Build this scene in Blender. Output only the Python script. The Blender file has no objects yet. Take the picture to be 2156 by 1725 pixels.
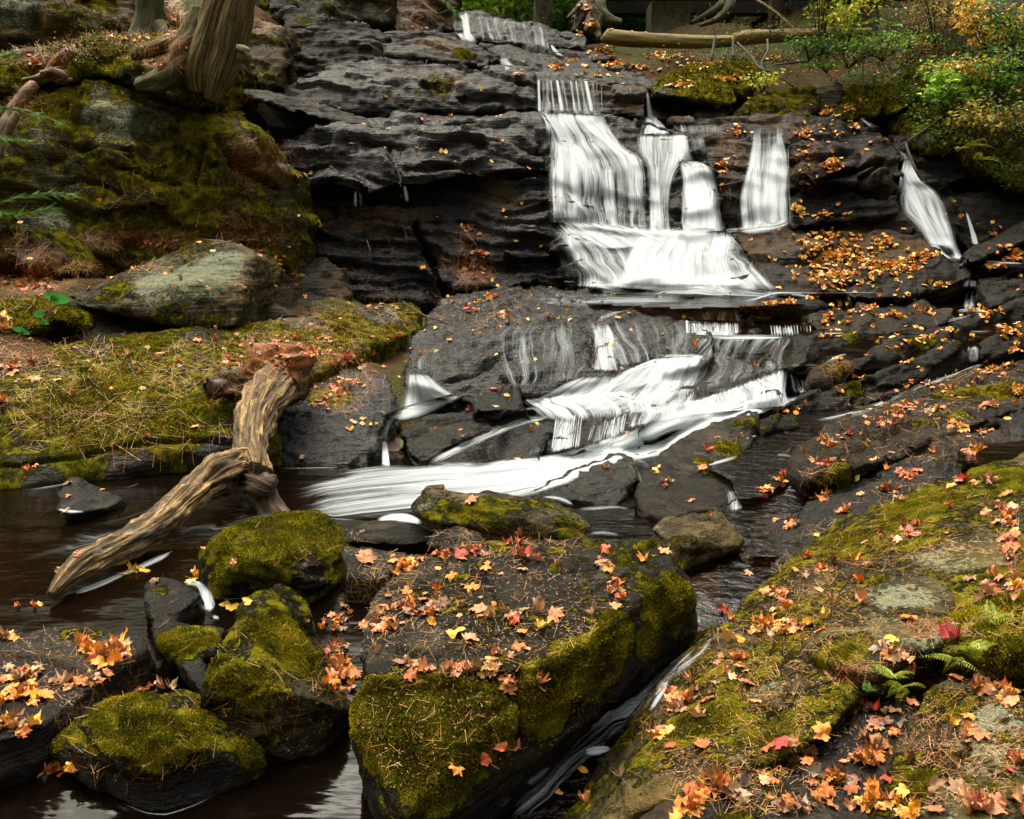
import bpy, bmesh, math, random, time
import numpy as np
from mathutils import Vector, Matrix, noise as mnoise
T0 = time.time()
rng = np.random.default_rng(7); random.seed(7)
sc = bpy.context.scene
col = sc.collection
# ------------------------------------------------------------------ camera, sky, sun
CAMZ, PITCH, FPX = 1.7, math.radians(12.0), 2116.0     # photo measured on a 2156 x 1725 picture
cam_d = bpy.data.cameras.new('camera'); cam = bpy.data.objects.new('camera', cam_d); col.objects.link(cam)
cam.location = (0, 0, CAMZ); cam.rotation_euler = (math.pi/2 - PITCH, 0, 0)
cam_d.sensor_width = 36; cam_d.lens = 36*FPX/2156; cam_d.clip_end = 500; cam_d.clip_start = 0.05
sc.camera = cam
SUN_EL, SUN_AZ = math.radians(70), math.radians(-30)   # azimuth measured from +Y towards +X
w = bpy.data.worlds.new('World'); sc.world = w; w.use_nodes = True
nt = w.node_tree; nt.nodes.clear()
wo = nt.nodes.new('ShaderNodeOutputWorld'); bg = nt.nodes.new('ShaderNodeBackground')
sky = nt.nodes.new('ShaderNodeTexSky'); sky.sky_type = 'NISHITA'; sky.sun_disc = False
sky.sun_elevation = SUN_EL; sky.sun_rotation = SUN_AZ; sky.air_density = 1.0; sky.dust_density = 4.0; sky.ozone_density = 1.0
bg.inputs[1].default_value = 0.15
hs = nt.nodes.new('ShaderNodeHueSaturation'); hs.inputs['Saturation'].default_value = 0.35
nt.links.new(sky.outputs[0], hs.inputs['Color'])
# forest all round: only the sky overhead is open, towards the horizon the light is that of dark trees
tc = nt.nodes.new('ShaderNodeTexCoord'); sx = nt.nodes.new('ShaderNodeSeparateXYZ'); rp = nt.nodes.new('ShaderNodeValToRGB'); mx = nt.nodes.new('ShaderNodeMix'); mx.data_type = 'RGBA'; mx.blend_type = 'MULTIPLY'; mx.inputs[0].default_value = 1
nt.links.new(tc.outputs['Generated'], sx.inputs[0]); nt.links.new(sx.outputs['Z'], rp.inputs[0]); e = rp.color_ramp.elements
e[0].position = .0; e[0].color = (.04, .044, .02, 1); e[1].position = .85; e[1].color = (1.0, .95, .82, 1); k_ = e.new(.2); k_.color = (.07, .072, .035, 1); k_ = e.new(.5); k_.color = (.17, .165, .1, 1); k_ = e.new(.68); k_.color = (.72, .68, .55, 1)
cn = nt.nodes.new('ShaderNodeTexNoise'); cn.inputs['Scale'].default_value = 4.5; cn.inputs['Detail'].default_value = 6; cn.inputs['Roughness'].default_value = .65; nt.links.new(tc.outputs['Generated'], cn.inputs['Vector'])
cr_ = nt.nodes.new('ShaderNodeValToRGB'); nt.links.new(cn.outputs[0], cr_.inputs[0]); cr_.color_ramp.elements[0].position = .42; cr_.color_ramp.elements[0].color = (.12, .13, .07, 1); cr_.color_ramp.elements[1].position = .58; cr_.color_ramp.elements[1].color = (1.6, 1.6, 1.6, 1)
m2 = nt.nodes.new('ShaderNodeMix'); m2.data_type = 'RGBA'; m2.blend_type = 'MULTIPLY'; m2.inputs[0].default_value = 1; nt.links.new(hs.outputs[0], m2.inputs[6]); nt.links.new(cr_.outputs[0], m2.inputs[7])     # gaps in the canopy overhead
nt.links.new(m2.outputs[2], mx.inputs[6]); nt.links.new(rp.outputs[0], mx.inputs[7]); nt.links.new(mx.outputs[2], bg.inputs[0]); nt.links.new(bg.outputs[0], wo.inputs[0])
sd = bpy.data.lights.new('sun', 'SUN'); sd.energy = .75; sd.angle = math.radians(50); sd.color = (1, .94, .82)
so = bpy.data.objects.new('sun', sd); col.objects.link(so)
so.rotation_euler = Vector((math.sin(SUN_AZ)*math.cos(SUN_EL), math.cos(SUN_AZ)*math.cos(SUN_EL), math.sin(SUN_EL))).to_track_quat('Z', 'Y').to_euler()
sc.view_settings.view_transform = 'Standard'; sc.view_settings.look = 'None'; sc.view_settings.gamma = 1
sc.view_settings.exposure = 2.5
# ------------------------------------------------------------------ picture measurements -> points in the place
CR = dict(a=(0, 0), b=(800, 0), c=(1600, 0), d=(0, 640), e=(800, 640), f=(1600, 640), g=(0, 1280), h=(800, 1280), i=(1600, 1280))
def disp(c, x, y):
    if c == 'o': return x, y
    ox, oy = CR[c]; return ox*.8624 + .36*x, oy*.8624 + .36*y
cp, sp = math.cos(PITCH), math.sin(PITCH)
def ray(px, py):
    u = (float(px)-1078)/FPX; v = (float(py)-862.5)/FPX
    return Vector((u, cp - v*sp, -sp - v*cp))
ORG = Vector((0, 0, CAMZ))
def atD(px, py, D): d = ray(px, py); return ORG + d*(float(D)/d.y)
def atZ(px, py, z): d = ray(px, py); return ORG + d*((z-CAMZ)/d.z)
def Dp(c, pts): return [atD(*disp(c, x, y), d) for x, y, d in pts]
def Zp(c, pts): return [atZ(*disp(c, x, y), z) for x, y, z in pts]
def project(P):                       # world (n,3) -> picture measure (n,2)
    q = P - np.array(ORG); zc = q[:, 1]*cp - q[:, 2]*sp; yc = q[:, 1]*sp + q[:, 2]*cp
    return np.stack([1078 + FPX*q[:, 0]/zc, 862.5 - FPX*yc/zc], 1)
# ------------------------------------------------------------------ numpy gradient noise
_pr = np.random.default_rng(3); _perm = _pr.permutation(512); _perm = np.concatenate([_perm, _perm])
_g = _pr.normal(size=(512, 3)); _g /= np.linalg.norm(_g, axis=1)[:, None]
def perlin(p):
    i = np.floor(p).astype(int); f = p - i; i &= 511; u = f*f*f*(f*(f*6-15)+10); out = 0
    for dx in (0, 1):
        for dy in (0, 1):
            for dz in (0, 1):
                h = _perm[(_perm[(_perm[(i[:, 0]+dx) & 511] + i[:, 1]+dy) & 511] + i[:, 2]+dz) & 511]
                g = _g[h & 511]; d = (g*(f - [dx, dy, dz])).sum(1)
                wt = (u[:, 0] if dx else 1-u[:, 0])*(u[:, 1] if dy else 1-u[:, 1])*(u[:, 2] if dz else 1-u[:, 2])
                out = out + d*wt
    return out*1.6
def fbm(p, o=4, g=.5):
    s = 0; a = 1; q = p.copy()
    for k in range(o): s = s + a*perlin(q + 17.3*k); a *= g; q = q*2.03
    return s
def facets(q, k):                     # broken, piecewise planar relief: every cell of the rock gets its own slope
    i0 = np.floor(q).astype(int); best = np.full(len(q), 1e9); out = np.zeros(len(q))
    for dx in (-1, 0, 1):
        for dy in (-1, 0, 1):
            for dz in (-1, 0, 1):
                c = i0 + [dx, dy, dz]; h = _perm[(_perm[(_perm[c[:, 0] & 511] + c[:, 1]) & 511] + c[:, 2]) & 511] & 511
                r = q - (c + .5 + _g[h]*.42); d = (r*r).sum(1); m = d < best; best[m] = d[m]; out[m] = ((r*_g[(h*7+k) & 511]).sum(1) + _g[(h*3+1) & 511, 0]*.7)[m]
    return out
def sst(a, b, x): t = np.clip((x-a)/(b-a), 0, 1); return t*t*(3-2*t)
# ------------------------------------------------------------------ object helpers
def setp(o, label=None, cat=None, group=None, kind=None):
    if label: o['label'] = label
    if cat: o['category'] = cat
    if group: o['group'] = group
    if kind: o['kind'] = kind
    return o
def mesh_np(name, V, F, mat=None, parent=None, smooth=True, loc=None):
    """V (n,3), F (m,k) with constant k, or a list"""
    me = bpy.data.meshes.new(name); V = np.asarray(V, dtype=np.float32)
    if loc is not None: V = V - np.array(loc, dtype=np.float32)
    if isinstance(F, np.ndarray):
        k = F.shape[1]; me.vertices.add(len(V)); me.vertices.foreach_set('co', V.ravel())
        me.loops.add(F.size); me.loops.foreach_set('vertex_index', F.astype(np.int32).ravel())
        me.polygons.add(len(F)); me.polygons.foreach_set('loop_start', np.arange(0, F.size, k, dtype=np.int32))
        me.update(calc_edges=True)
    else:
        me.from_pydata([tuple(v) for v in V.tolist()], [], [tuple(f) for f in F])
    me.polygons.foreach_set('use_smooth', np.full(len(me.polygons), smooth, dtype=bool)); me.update()
    o = bpy.data.objects.new(name, me); col.objects.link(o)
    if mat: me.materials.append(mat)
    if loc is not None: o.location = loc
    if parent: o.parent = parent; o.matrix_parent_inverse = Matrix.Identity(4)
    return o
def attr_col(me, name, arr):          # per-vertex rgba
    a = me.attributes.new(name, 'FLOAT_COLOR', 'POINT'); a.data.foreach_set('color', np.asarray(arr, dtype=np.float32).ravel())
def coords(me):
    a = np.empty(len(me.vertices)*3, dtype=np.float32); me.vertices.foreach_get('co', a); return a.reshape(-1, 3).astype(float)
def normals(me):
    a = np.empty(len(me.vertices)*3, dtype=np.float32); me.vertices.foreach_get('normal', a); return a.reshape(-1, 3).astype(float)
# ------------------------------------------------------------------ rock builder
ROCKS = []
def hull_bm(bm, pts):
    vs = [bm.verts.new(p) for p in pts]
    r = bmesh.ops.convex_hull(bm, input=vs)
    dead = [g for g in set(r['geom_interior']) | set(r['geom_unused']) if isinstance(g, bmesh.types.BMVert)]
    bmesh.ops.delete(bm, geom=list(set(dead)), context='VERTS')
def rock(name, label, hulls, vox=.02, smooth=4, amp=.02, freq=3., strata=(.15, .1, 1), samp=.012, sfreq=14., fine=.35,
         tint=(1, 1, 1), tmul=(1, 1, 1), moss=0., mtop=0., lich=0., brown=0., wet=0., blobs=(), cat='rock', kind=None, group=None, cracks=(), fac=.012, fsz=(.5, .5, .16), seed=None):
    """hulls: list of (points, ext) ; ext is a vector or list of vectors that the points are swept by to close the solid"""
    bm = bmesh.new()
    for pts, ext in hulls:
        allp = list(pts)
        if ext is not None:
            for e in (ext if isinstance(ext, list) else [ext]): allp += [p + Vector(e) for p in pts]
        t = bmesh.new(); hull_bm(t, allp); me = bpy.data.meshes.new('t'); t.to_mesh(me); t.free(); bm.from_mesh(me); bpy.data.meshes.remove(me)
    bmesh.ops.recalc_face_normals(bm, faces=bm.faces)
    me = bpy.data.meshes.new('t'); bm.to_mesh(me); bm.free()
    o = bpy.data.objects.new('t', me); col.objects.link(o)
    m = o.modifiers.new('r', 'REMESH'); m.mode = 'VOXEL'; m.voxel_size = vox
    s = o.modifiers.new('s', 'SMOOTH'); s.factor = .5; s.iterations = smooth
    dg = bpy.context.evaluated_depsgraph_get(); me2 = bpy.data.meshes.new_from_object(o.evaluated_get(dg))
    bpy.data.objects.remove(o); bpy.data.meshes.remove(me)
    P = coords(me2); N = normals(me2)
    sd_ = (hash(label) if False else sum(ord(ch)*(k+1) for k, ch in enumerate(label)) % 997)*1.37
    n = Vector(strata).normalized(); a = n.cross(Vector((0, 1, .02))).normalized(); b = n.cross(a)
    q = np.stack([P@np.array(a)*.55, P@np.array(b)*.55, P@np.array(n)*sfreq], 1) + sd_
    wv = fbm(P*1.5 + sd_, 2)
    q[:, 2] += wv*.9
    s1 = perlin(q); s2 = perlin(q*[2.4, 2.4, 3.1] + 9)
    st = -np.abs(s1)*2.2 + .7 + s2*.55
    big = fbm(P*freq + sd_, 4, .52); fr = (q[:, 2]*.42 + perlin(P*.9 + sd_ + 13)*.5) % 1.; st = st*.75 + (sst(0, .14, fr)*(1-fr) - .4)*1.5
    mod = .45 + .8*np.clip(perlin(P*1.1 + sd_ + 40) + .4, 0, 1)
    vf = min(.5/vox/1.6, 26)
    if fac: w3 = perlin(P*3. + sd_)*.25; big = big + facets(np.stack([P@np.array(a)/fsz[0] + w3, P@np.array(b)/fsz[1] - w3, P@np.array(n)/fsz[2] + wv*.5], 1) + sd_, 3)*fac/amp
    fin = fbm(P*vf + sd_, 2)*vox*fine
    ridge = -sst(.10, 0, np.abs(perlin(P*freq*.62 + sd_ + 71)))*amp*.55
    d = big*amp + st*samp*mod + fin + ridge
    for c, pl, wd, dp in cracks:      # grooves that follow cracks in the rock, measured along a line
        L = [disp(c, *q_) for q_ in pl]; pr = project(P); dd = np.full(len(P), 1e9)
        for (x0, y0), (x1, y1) in zip(L[:-1], L[1:]):
            ex, ey = x1-x0, y1-y0; t_ = np.clip(((pr[:, 0]-x0)*ex + (pr[:, 1]-y0)*ey)/(ex*ex+ey*ey), 0, 1)
            dd = np.minimum(dd, np.hypot(pr[:, 0]-x0-t_*ex, pr[:, 1]-y0-t_*ey))
        d -= dp*sst(wd, wd*.2, dd)*(N[:, 1] < .35)
    P2 = P + N*d[:, None]
    base = [float(P2[:, 0].mean()), float(P2[:, 1].mean()), float(P2[:, 2].min())]
    me2.vertices.foreach_set('co', (P2 - base).astype(np.float32).ravel()); me2.update()
    N2 = normals(me2)
    lo = fbm(P*2.3 + sd_ + 5, 3); lo2 = fbm(P*3.1 + sd_ + 55, 3)
    M = np.zeros((len(P), 4))
    M[:, 0] = moss + mtop*sst(.1, .75, N2[:, 2]) + lo*.30*(1 if moss+mtop > .01 else 0)
    M[:, 1] = lich + lo2*.25*(1 if lich > .01 else 0)
    M[:, 2] = brown + fbm(P*1.9 + sd_ + 77, 2)*.3*(1 if brown > .01 else 0)
    M[:, 3] = wet
    if blobs:
        from mathutils.bvhtree import BVHTree
        pol = [tuple(p.vertices) for p in me2.polygons]; bv = BVHTree.FromPolygons([tuple(v) for v in P2.tolist()], pol)
        for c, x, y, r, ch, val in blobs:
            px, py = disp(c, x, y); dd = ray(px, py).normalized(); h = bv.ray_cast(ORG, dd)
            if h[0] is None: h = bv.find_nearest(atD(px, py, float(P2[:, 1].mean())))
            rr = r*(.36 if c != 'o' else 1)*(h[0]-ORG).length/FPX
            q_ = P2 - np.array(h[0]); dist = np.sqrt((q_**2).sum(1)) + lo*.18*rr
            M[:, 'mlbw'.index(ch)] += val*sst(rr*1.15, rr*.55, dist)
    M = np.clip(M, 0, 1); attr_col(me2, 'mask', M)
    me2.polygons.foreach_set('use_smooth', np.full(len(me2.polygons), True)); me2.materials.clear(); me2.materials.append(MAT['rock'])
    me2.name = name; o = bpy.data.objects.new(name, me2); col.objects.link(o); o.location = base; o.color = (*(x_*y_ for x_, y_ in zip(tint, tmul)), 1)
    setp(o, label, cat if kind is None or True else None, group, kind)
    ROCKS.append(o); return o
# ------------------------------------------------------------------ materials
MAT = {}
class NT:
    def __init__(s, name):
        s.m = bpy.data.materials.new(name); s.m.use_nodes = True; s.t = s.m.node_tree; s.t.nodes.clear()
        s.out = s.t.nodes.new('ShaderNodeOutputMaterial'); MAT[name] = s.m
    def n(s, typ, ins=None, **kw):
        nd = s.t.nodes.new('ShaderNode'+typ)
        for k, v in kw.items(): setattr(nd, k, v)
        for k, v in (ins or {}).items():
            if isinstance(v, bpy.types.NodeSocket): s.t.links.new(v, nd.inputs[k])
            else: nd.inputs[k].default_value = v
        return nd
    def noise(s, vec, scale, detail=3, rough=.55, dist=0):
        return s.n('TexNoise', {'Vector': vec, 'Scale': scale, 'Detail': detail, 'Roughness': rough, 'Distortion': dist}).outputs[0]
    def math(s, op, a, b=0., c=None, clamp=False):
        ins = {0: a, 1: b}
        if c is not None: ins[2] = c
        return s.n('Math', ins, operation=op, use_clamp=clamp).outputs[0]
    def mapr(s, v, a, b, c=0., d=1.):
        return s.n('MapRange', {0: v, 1: a, 2: b, 3: c, 4: d}, interpolation_type='SMOOTHSTEP').outputs[0]
    def ramp(s, v, stops):
        nd = s.n('ValToRGB', {0: v}); el = nd.color_ramp.elements
        while len(el) < len(stops): el.new(.5)
        for e, (p, c) in zip(el, stops): e.position = p; e.color = (*c, 1)
        return nd.outputs[0]
    def mix(s, f, a, b, mode='MIX'):
        nd = s.n('Mix', data_type='RGBA', blend_type=mode)
        for k, v in ((0, f), (6, a), (7, b)):
            if isinstance(v, bpy.types.NodeSocket): s.t.links.new(v, nd.inputs[k])
            elif k == 0: nd.inputs[0].default_value = v
            else: nd.inputs[k].default_value = (*v, 1)
        return nd.outputs[2]
    def scale(s, vec, sc_): return s.n('VectorMath', {0: vec, 1: sc_}, operation='MULTIPLY').outputs[0]
    def bump(s, h, st, d, nrm=None):
        ins = {'Height': h, 'Strength': st, 'Distance': d}
        if nrm is not None: ins['Normal'] = nrm
        return s.n('Bump', ins).outputs[0]
    def end(s, sh): s.t.links.new(sh, s.out.inputs[0]); return s.m
def mk_rock():
    s = NT('rock'); P = s.n('NewGeometry').outputs['Position']
    at = s.n('Attribute', attribute_name='mask'); sep = s.n('SeparateColor', {0: at.outputs['Color']})
    mm, ml, mb, mw = sep.outputs[0], sep.outputs[1], sep.outputs[2], at.outputs['Alpha']
    tint = s.n('ObjectInfo').outputs['Color']
    n1 = s.noise(P, 4.5, 6, .65); n2 = s.noise(P, 30, 5, .7); n3 = s.noise(P, 140, 3, .7)
    st = s.noise(s.n('Mapping', {'Vector': P, 'Rotation': (0, .12, 0), 'Scale': (3, 3, 40)}).outputs[0], 1.5, 5, .6)
    s2 = s.noise(s.n('Mapping', {'Vector': P, 'Rotation': (.05, .13, 0), 'Scale': (.9, .9, 13)}).outputs[0], 1.2, 6, .62, .25)
    base = s.ramp(s.math('ADD', s.math('MULTIPLY', n1, .35), s.math('ADD', s.math('MULTIPLY', st, .3), s.math('MULTIPLY', s2, .35))),
                  [(.40, (.0022, .0018, .0013)), (.5, (.0105, .0086, .0058)), (.60, (.040, .032, .020))])
    base = s.mix(1., base, tint, 'MULTIPLY')
    base = s.mix(s.mapr(n3, .5, .8, 0, .3), base, (.06, .052, .036))
    # brown / rust staining
    fb = s.mapr(s.math('ADD', mb, s.math('MULTIPLY', s.math('SUBTRACT', n2, .5), 1.2)), .35, .75)
    base = s.mix(s.math('MULTIPLY', fb, .85), base, s.ramp(n3, [(.3, (.03, .017, .004)), (.7, (.14, .07, .014))]))
    # wet: darker
    base = s.mix(s.math('MULTIPLY', mw, .95), base, s.mix(1., base, (.26, .24, .22), 'MULTIPLY'))
    # lichen
    v = s.n('TexVoronoi', {'Vector': P, 'Scale': 55.}).outputs['Distance']
    fl = s.mapr(s.math('ADD', s.math('ADD', ml, s.math('MULTIPLY', s.math('SUBTRACT', n2, .5), 1.7)), s.math('MULTIPLY', s.math('SUBTRACT', .35, v), .5)), .48, .66)
    fl = s.math('MULTIPLY', fl, s.mapr(ml, .03, .2))
    base = s.mix(s.math('MULTIPLY', fl, .85), base, s.ramp(n3, [(.3, (.06, .065, .035)), (.7, (.20, .215, .15))]))
    # moss
    n4 = s.noise(P, 260, 2, .6); n5 = s.noise(P, 12, 4, .6)
    fm = s.mapr(s.math('ADD', s.math('ADD', mm, s.math('MULTIPLY', s.math('SUBTRACT', n2, .5), 1.1)), s.math('MULTIPLY', s.math('SUBTRACT', n5, .5), .9)), .22, .42)
    fm = s.math('MULTIPLY', fm, s.mapr(mm, .02, .15))
    mc = s.ramp(s.math('ADD', s.math('MULTIPLY', n4, .5), s.math('MULTIPLY', n5, .5)),
                [(.34, (.008, .009, .001)), (.45, (.04, .042, .003)), (.54, (.12, .108, .005)), (.65, (.25, .20, .010))])
    base = s.mix(fm, base, mc)
    rough = s.mix(mw, s.mapr(n2, .3, .7, .55, .8), s.mapr(n2, .3, .7, .10, .34))
    rough = s.mix(fm, rough, (.95, .95, .95)); rough = s.mix(s.math('MULTIPLY', fl, .8), rough, (.85, .85, .85))
    h = s.math('ADD', s.math('MULTIPLY', n2, .85), s.math('ADD', s.math('MULTIPLY', st, .7), s.math('MULTIPLY', n3, .22)))
    cr = s.n('TexVoronoi', {'Vector': s.n('Mapping', {'Vector': P, 'Rotation': (0, .3, .2), 'Scale': (4, 4, 13)}).outputs[0], 'Scale': 1.6, 'Randomness': 1.}, feature='DISTANCE_TO_EDGE').outputs[0]
    b0 = s.bump(s.math('ADD', s.math('ADD', s.math('MULTIPLY', s.noise(P, 13, 5, .68), .6), s2), s.math('MULTIPLY', s.mapr(cr, 0, .03, -.35, 0), s.mapr(n1, .5, .7))), .8, .05)
    b1 = s.bump(h, .9, .022, b0)
    b2 = s.bump(s.math('MULTIPLY', fm, s.math('ADD', .4, n4)), 1., .02, b1)
    spec = s.mix(fm, s.mix(mw, (.08, .08, .08), (.17, .17, .17)), (.03, .03, .03))
    p = s.n('BsdfPrincipled', {'Base Color': base, 'Roughness': rough, 'Normal': b2, 'Specular IOR Level': spec,
                               'Coat Weight': s.math('MULTIPLY', s.math('MULTIPLY', s.math('MULTIPLY', mw, mw), .22), s.math('SUBTRACT', 1., fm)), 'Coat Roughness': .07, 'Coat IOR': 1.4, 'Coat Normal': b1})
    s.end(p.outputs[0])
mk_rock()
def mk_ground():
    s = NT('ground'); P = s.n('NewGeometry').outputs['Position']
    n1 = s.noise(P, 1.4, 4, .6); n2 = s.noise(P, 9, 5, .7); n3 = s.noise(P, 60, 3, .7)
    litter = s.ramp(n3, [(.3, (.01, .005, .001)), (.5, (.06, .025, .006)), (.7, (.2, .08, .016))])
    mossc = s.ramp(n3, [(.3, (.01, .014, .001)), (.55, (.05, .066, .006)), (.72, (.12, .13, .01))])
    c = s.mix(s.mapr(s.math('ADD', n1, s.math('MULTIPLY', n2, .5)), .66, .86), litter, mossc)
    p = s.n('BsdfPrincipled', {'Base Color': c, 'Roughness': .85, 'Normal': s.bump(n3, 1., .05, s.bump(n2, .8, .12)), 'Specular IOR Level': .2})
    s.end(p.outputs[0])
mk_ground()
def mk_bed():
    s = NT('bed'); P = s.n('NewGeometry').outputs['Position']
    v = s.n('TexVoronoi', {'Vector': s.n('Mapping', {'Vector': P, 'Scale': (1, .6, 1)}).outputs[0], 'Scale': 9., 'Randomness': 1.})
    n3 = s.noise(P, 30, 4, .7)
    c = s.mix(s.mapr(v.outputs['Distance'], .1, .75), s.mix(.5, v.outputs['Color'], (.3, .13, .04), 'MULTIPLY'), (.01, .005, .002))
    c = s.mix(.55, s.mix(1., c, (.55, .32, .16), 'MULTIPLY'), s.ramp(n3, [(.3, (.02, .009, .003)), (.7, (.16, .06, .015))]))
    p = s.n('BsdfPrincipled', {'Base Color': c, 'Roughness': .8, 'Normal': s.bump(n3, .6, .02, s.bump(v.outputs['Distance'], .8, -.03))})
    s.end(p.outputs[0])
mk_bed()
def mk_leaf():
    s = NT('leaf'); P = s.n('TexCoord').outputs['Object']
    c0 = s.n('ObjectInfo').outputs['Color']
    n = s.noise(P, 60, 4, .7); n2 = s.noise(P, 18, 2, .5)
    c = s.mix(s.mapr(n, .42, .7, 0, .6), c0, s.mix(1., c0, (.38, .25, .2), 'MULTIPLY'))
    c = s.mix(s.mapr(n2, .5, .75, 0, .5), c, s.mix(1., c0, (1.25, 1.2, 1.1), 'MULTIPLY'))
    bf = s.n('NewGeometry').outputs['Backfacing']
    c = s.mix(s.math('MULTIPLY', bf, .3), c, (.36, .21, .12))
    p = s.n('BsdfPrincipled', {'Base Color': c, 'Roughness': .42, 'Specular IOR Level': .45, 'Normal': s.bump(n, .5, .004)})
    t = s.n('BsdfTranslucent', {'Color': c})
    s.end(s.n('MixShader', {0: .12, 1: p.outputs[0], 2: t.outputs[0]}).outputs[0])
mk_leaf()
def mk_vc(name, rough=.6, spec=.3, trans=.15, mul=1.):
    s = NT(name); c = s.n('Attribute', attribute_name='col').outputs['Color']
    n = s.noise(s.n('NewGeometry').outputs['Position'], 130, 2, .6)
    c = s.mix(s.mapr(n, .35, .7, 0, .45), c, s.mix(1., c, (.42, .34, .3), 'MULTIPLY'))
    p = s.n('BsdfPrincipled', {'Base Color': c, 'Roughness': rough, 'Specular IOR Level': spec})
    t = s.n('BsdfTranslucent', {'Color': c})
    s.end(s.n('MixShader', {0: trans, 1: p.outputs[0], 2: t.outputs[0]}).outputs[0])
mk_vc('litter', .45, .45, .1); mk_vc('foliage', .5, .3, .3); mk_vc('moss', .9, .08, .25)
def mk_water(nm_='water', rip=0.):
    s = NT(nm_); P = s.n('NewGeometry').outputs['Position']
    m = s.n('Mapping', {'Vector': P, 'Rotation': (0, 0, .42), 'Scale': (1.3, 4.2, 3)}).outputs[0]
    n = s.noise(m, 1.6, 3, .5); n2 = s.noise(m, 6, 2, .5)
    nm = s.bump(n, .22, .05, s.bump(n2, .2, .010))
    if rip: nm = s.bump(s.noise(s.n('Mapping', {'Vector': P, 'Rotation': (0, 0, .6), 'Scale': (9, 16, 3)}).outputs[0], 1.3, 4, .6, .6), rip, .03, nm)
    fr = s.n('Fresnel', {'IOR': 1.33, 'Normal': nm}).outputs[0]
    tr = s.n('BsdfTransparent', {'Color': (.20, .11, .05, 1)}); gl = s.n('BsdfGlossy', {'Color': (1, 1, 1, 1), 'Roughness': .09, 'Normal': nm})
    df = s.n('BsdfDiffuse', {'Color': (.004, .0022, .001, 1)})
    body = s.n('MixShader', {0: .50, 1: tr.outputs[0], 2: df.outputs[0]})
    s.end(s.n('MixShader', {0: s.math('MULTIPLY', fr, .65), 1: body.outputs[0], 2: gl.outputs[0]}).outputs[0])
mk_water(); mk_water('ripple', .55)
def mk_veil():
    s = NT('veil'); uv = s.n('UVMap', uv_map='UVMap').outputs[0]; de = s.n('Attribute', attribute_name='dens').outputs['Fac']
    a = s.noise(s.scale(uv, (52, 1.0, 0)), 1., 3, .6, .06); b = s.noise(s.scale(uv, (110, 1.6, 0)), 1., 2, .6); c = s.noise(s.scale(uv, (13, .8, 0)), 1., 2, .5, .12)
    al = s.math('ADD', s.math('ADD', s.math('MULTIPLY', s.math('SUBTRACT', a, .5), 1.0), s.math('MULTIPLY', s.math('SUBTRACT', b, .5), .9)), s.math('MULTIPLY', s.math('SUBTRACT', c, .5), 1.75))
    al = s.math('ADD', al, s.math('SUBTRACT', s.math('MULTIPLY', de, 1.2), .29))
    al = s.math('MULTIPLY', s.mapr(al, -.1, 1.1), s.mapr(de, 0, .45))
    nv = s.n('VectorMath', {0: s.n('VectorMath', {0: s.n('NewGeometry').outputs['Normal'], 1: (.06, .06, .06)}, operation='MULTIPLY').outputs[0], 1: (0, -.3, .85)}, operation='ADD').outputs[0]
    tr = s.n('BsdfTransparent', {}); df = s.n('BsdfDiffuse', {'Color': (.68, .72, .755, 1), 'Roughness': 1., 'Normal': nv}); tl = s.n('BsdfTranslucent', {'Color': (.68, .72, .755, 1)})
    w_ = s.n('MixShader', {0: .15, 1: df.outputs[0], 2: tl.outputs[0]})
    s.end(s.n('MixShader', {0: s.math('MULTIPLY', al, .92), 1: tr.outputs[0], 2: w_.outputs[0]}).outputs[0])
mk_veil()
def mk_bark(name, dark, mid, light, sc_=(14, 14, 1.6), moss=0., green=(.06, .075, .008), bd=.02):
    s = NT(name); uv = s.n('UVMap', uv_map='UVMap').outputs[0]; P = s.n('NewGeometry').outputs['Position']
    n = s.noise(s.scale(uv, sc_), 1., 5, .65, .6); n2 = s.noise(P, 60, 4, .7); n3 = s.noise(P, 5, 3, .6)
    c = s.ramp(s.math('ADD', s.math('MULTIPLY', n, .75), s.math('MULTIPLY', n2, .25)), [(.36, dark), (.5, mid), (.62, light)])
    fm = s.mapr(s.math('ADD', n3, s.math('ADD', moss, s.math('MULTIPLY', s.math('SUBTRACT', n2, .5), .6))), .85, 1.05)
    c = s.mix(fm, c, s.mix(n2, (.012, .018, .002), green))
    p = s.n('BsdfPrincipled', {'Base Color': c, 'Roughness': .72, 'Specular IOR Level': .3, 'Normal': s.bump(n2, .4, .006, s.bump(n, 1., bd))})
    s.end(p.outputs[0])
mk_bark('driftwood', (.006, .003, .001), (.075, .042, .013), (.36, .23, .085), (20, 2.6, 1), bd=.05)
mk_bark('wetwood', (.006, .003, .002), (.035, .018, .008), (.12, .068, .03), (12, 3, 1), bd=.05)
mk_bark('rottenwood', (.02, .006, .002), (.16, .042, .009), (.42, .15, .04), (18, 9, 1), bd=.05)
mk_bark('cedar', (.018, .012, .004), (.10, .072, .022), (.25, .19, .07), (42, 2.2, 1), .12, bd=.05)
mk_bark('bark', (.012, .009, .006), (.05, .038, .025), (.12, .095, .065), (10, 3, 1), .1, bd=.03)
mk_bark('mossbark', (.012, .010, .003), (.035, .032, .008), (.07, .065, .015), (14, 3, 1), .36, (.075, .085, .008), bd=.04)
mk_bark('logwood', (.02, .014, .003), (.12, .08, .014), (.28, .2, .04), (7, .9, 1), .1, (.10, .11, .01), bd=.02)
def mk_plain(name, c, r=.7, nz=.3):
    s = NT(name); P = s.n('NewGeometry').outputs['Position']; n = s.noise(P, 6, 6, .7); n2 = s.noise(P, 50, 3, .6)
    cc = s.mix(s.mapr(n, .35, .7), tuple(x*(1-nz) for x in c), tuple(x*(1+nz) for x in c))
    s.end(s.n('BsdfPrincipled', {'Base Color': cc, 'Roughness': r, 'Normal': s.bump(n2, .5, .01)}).outputs[0])
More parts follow.
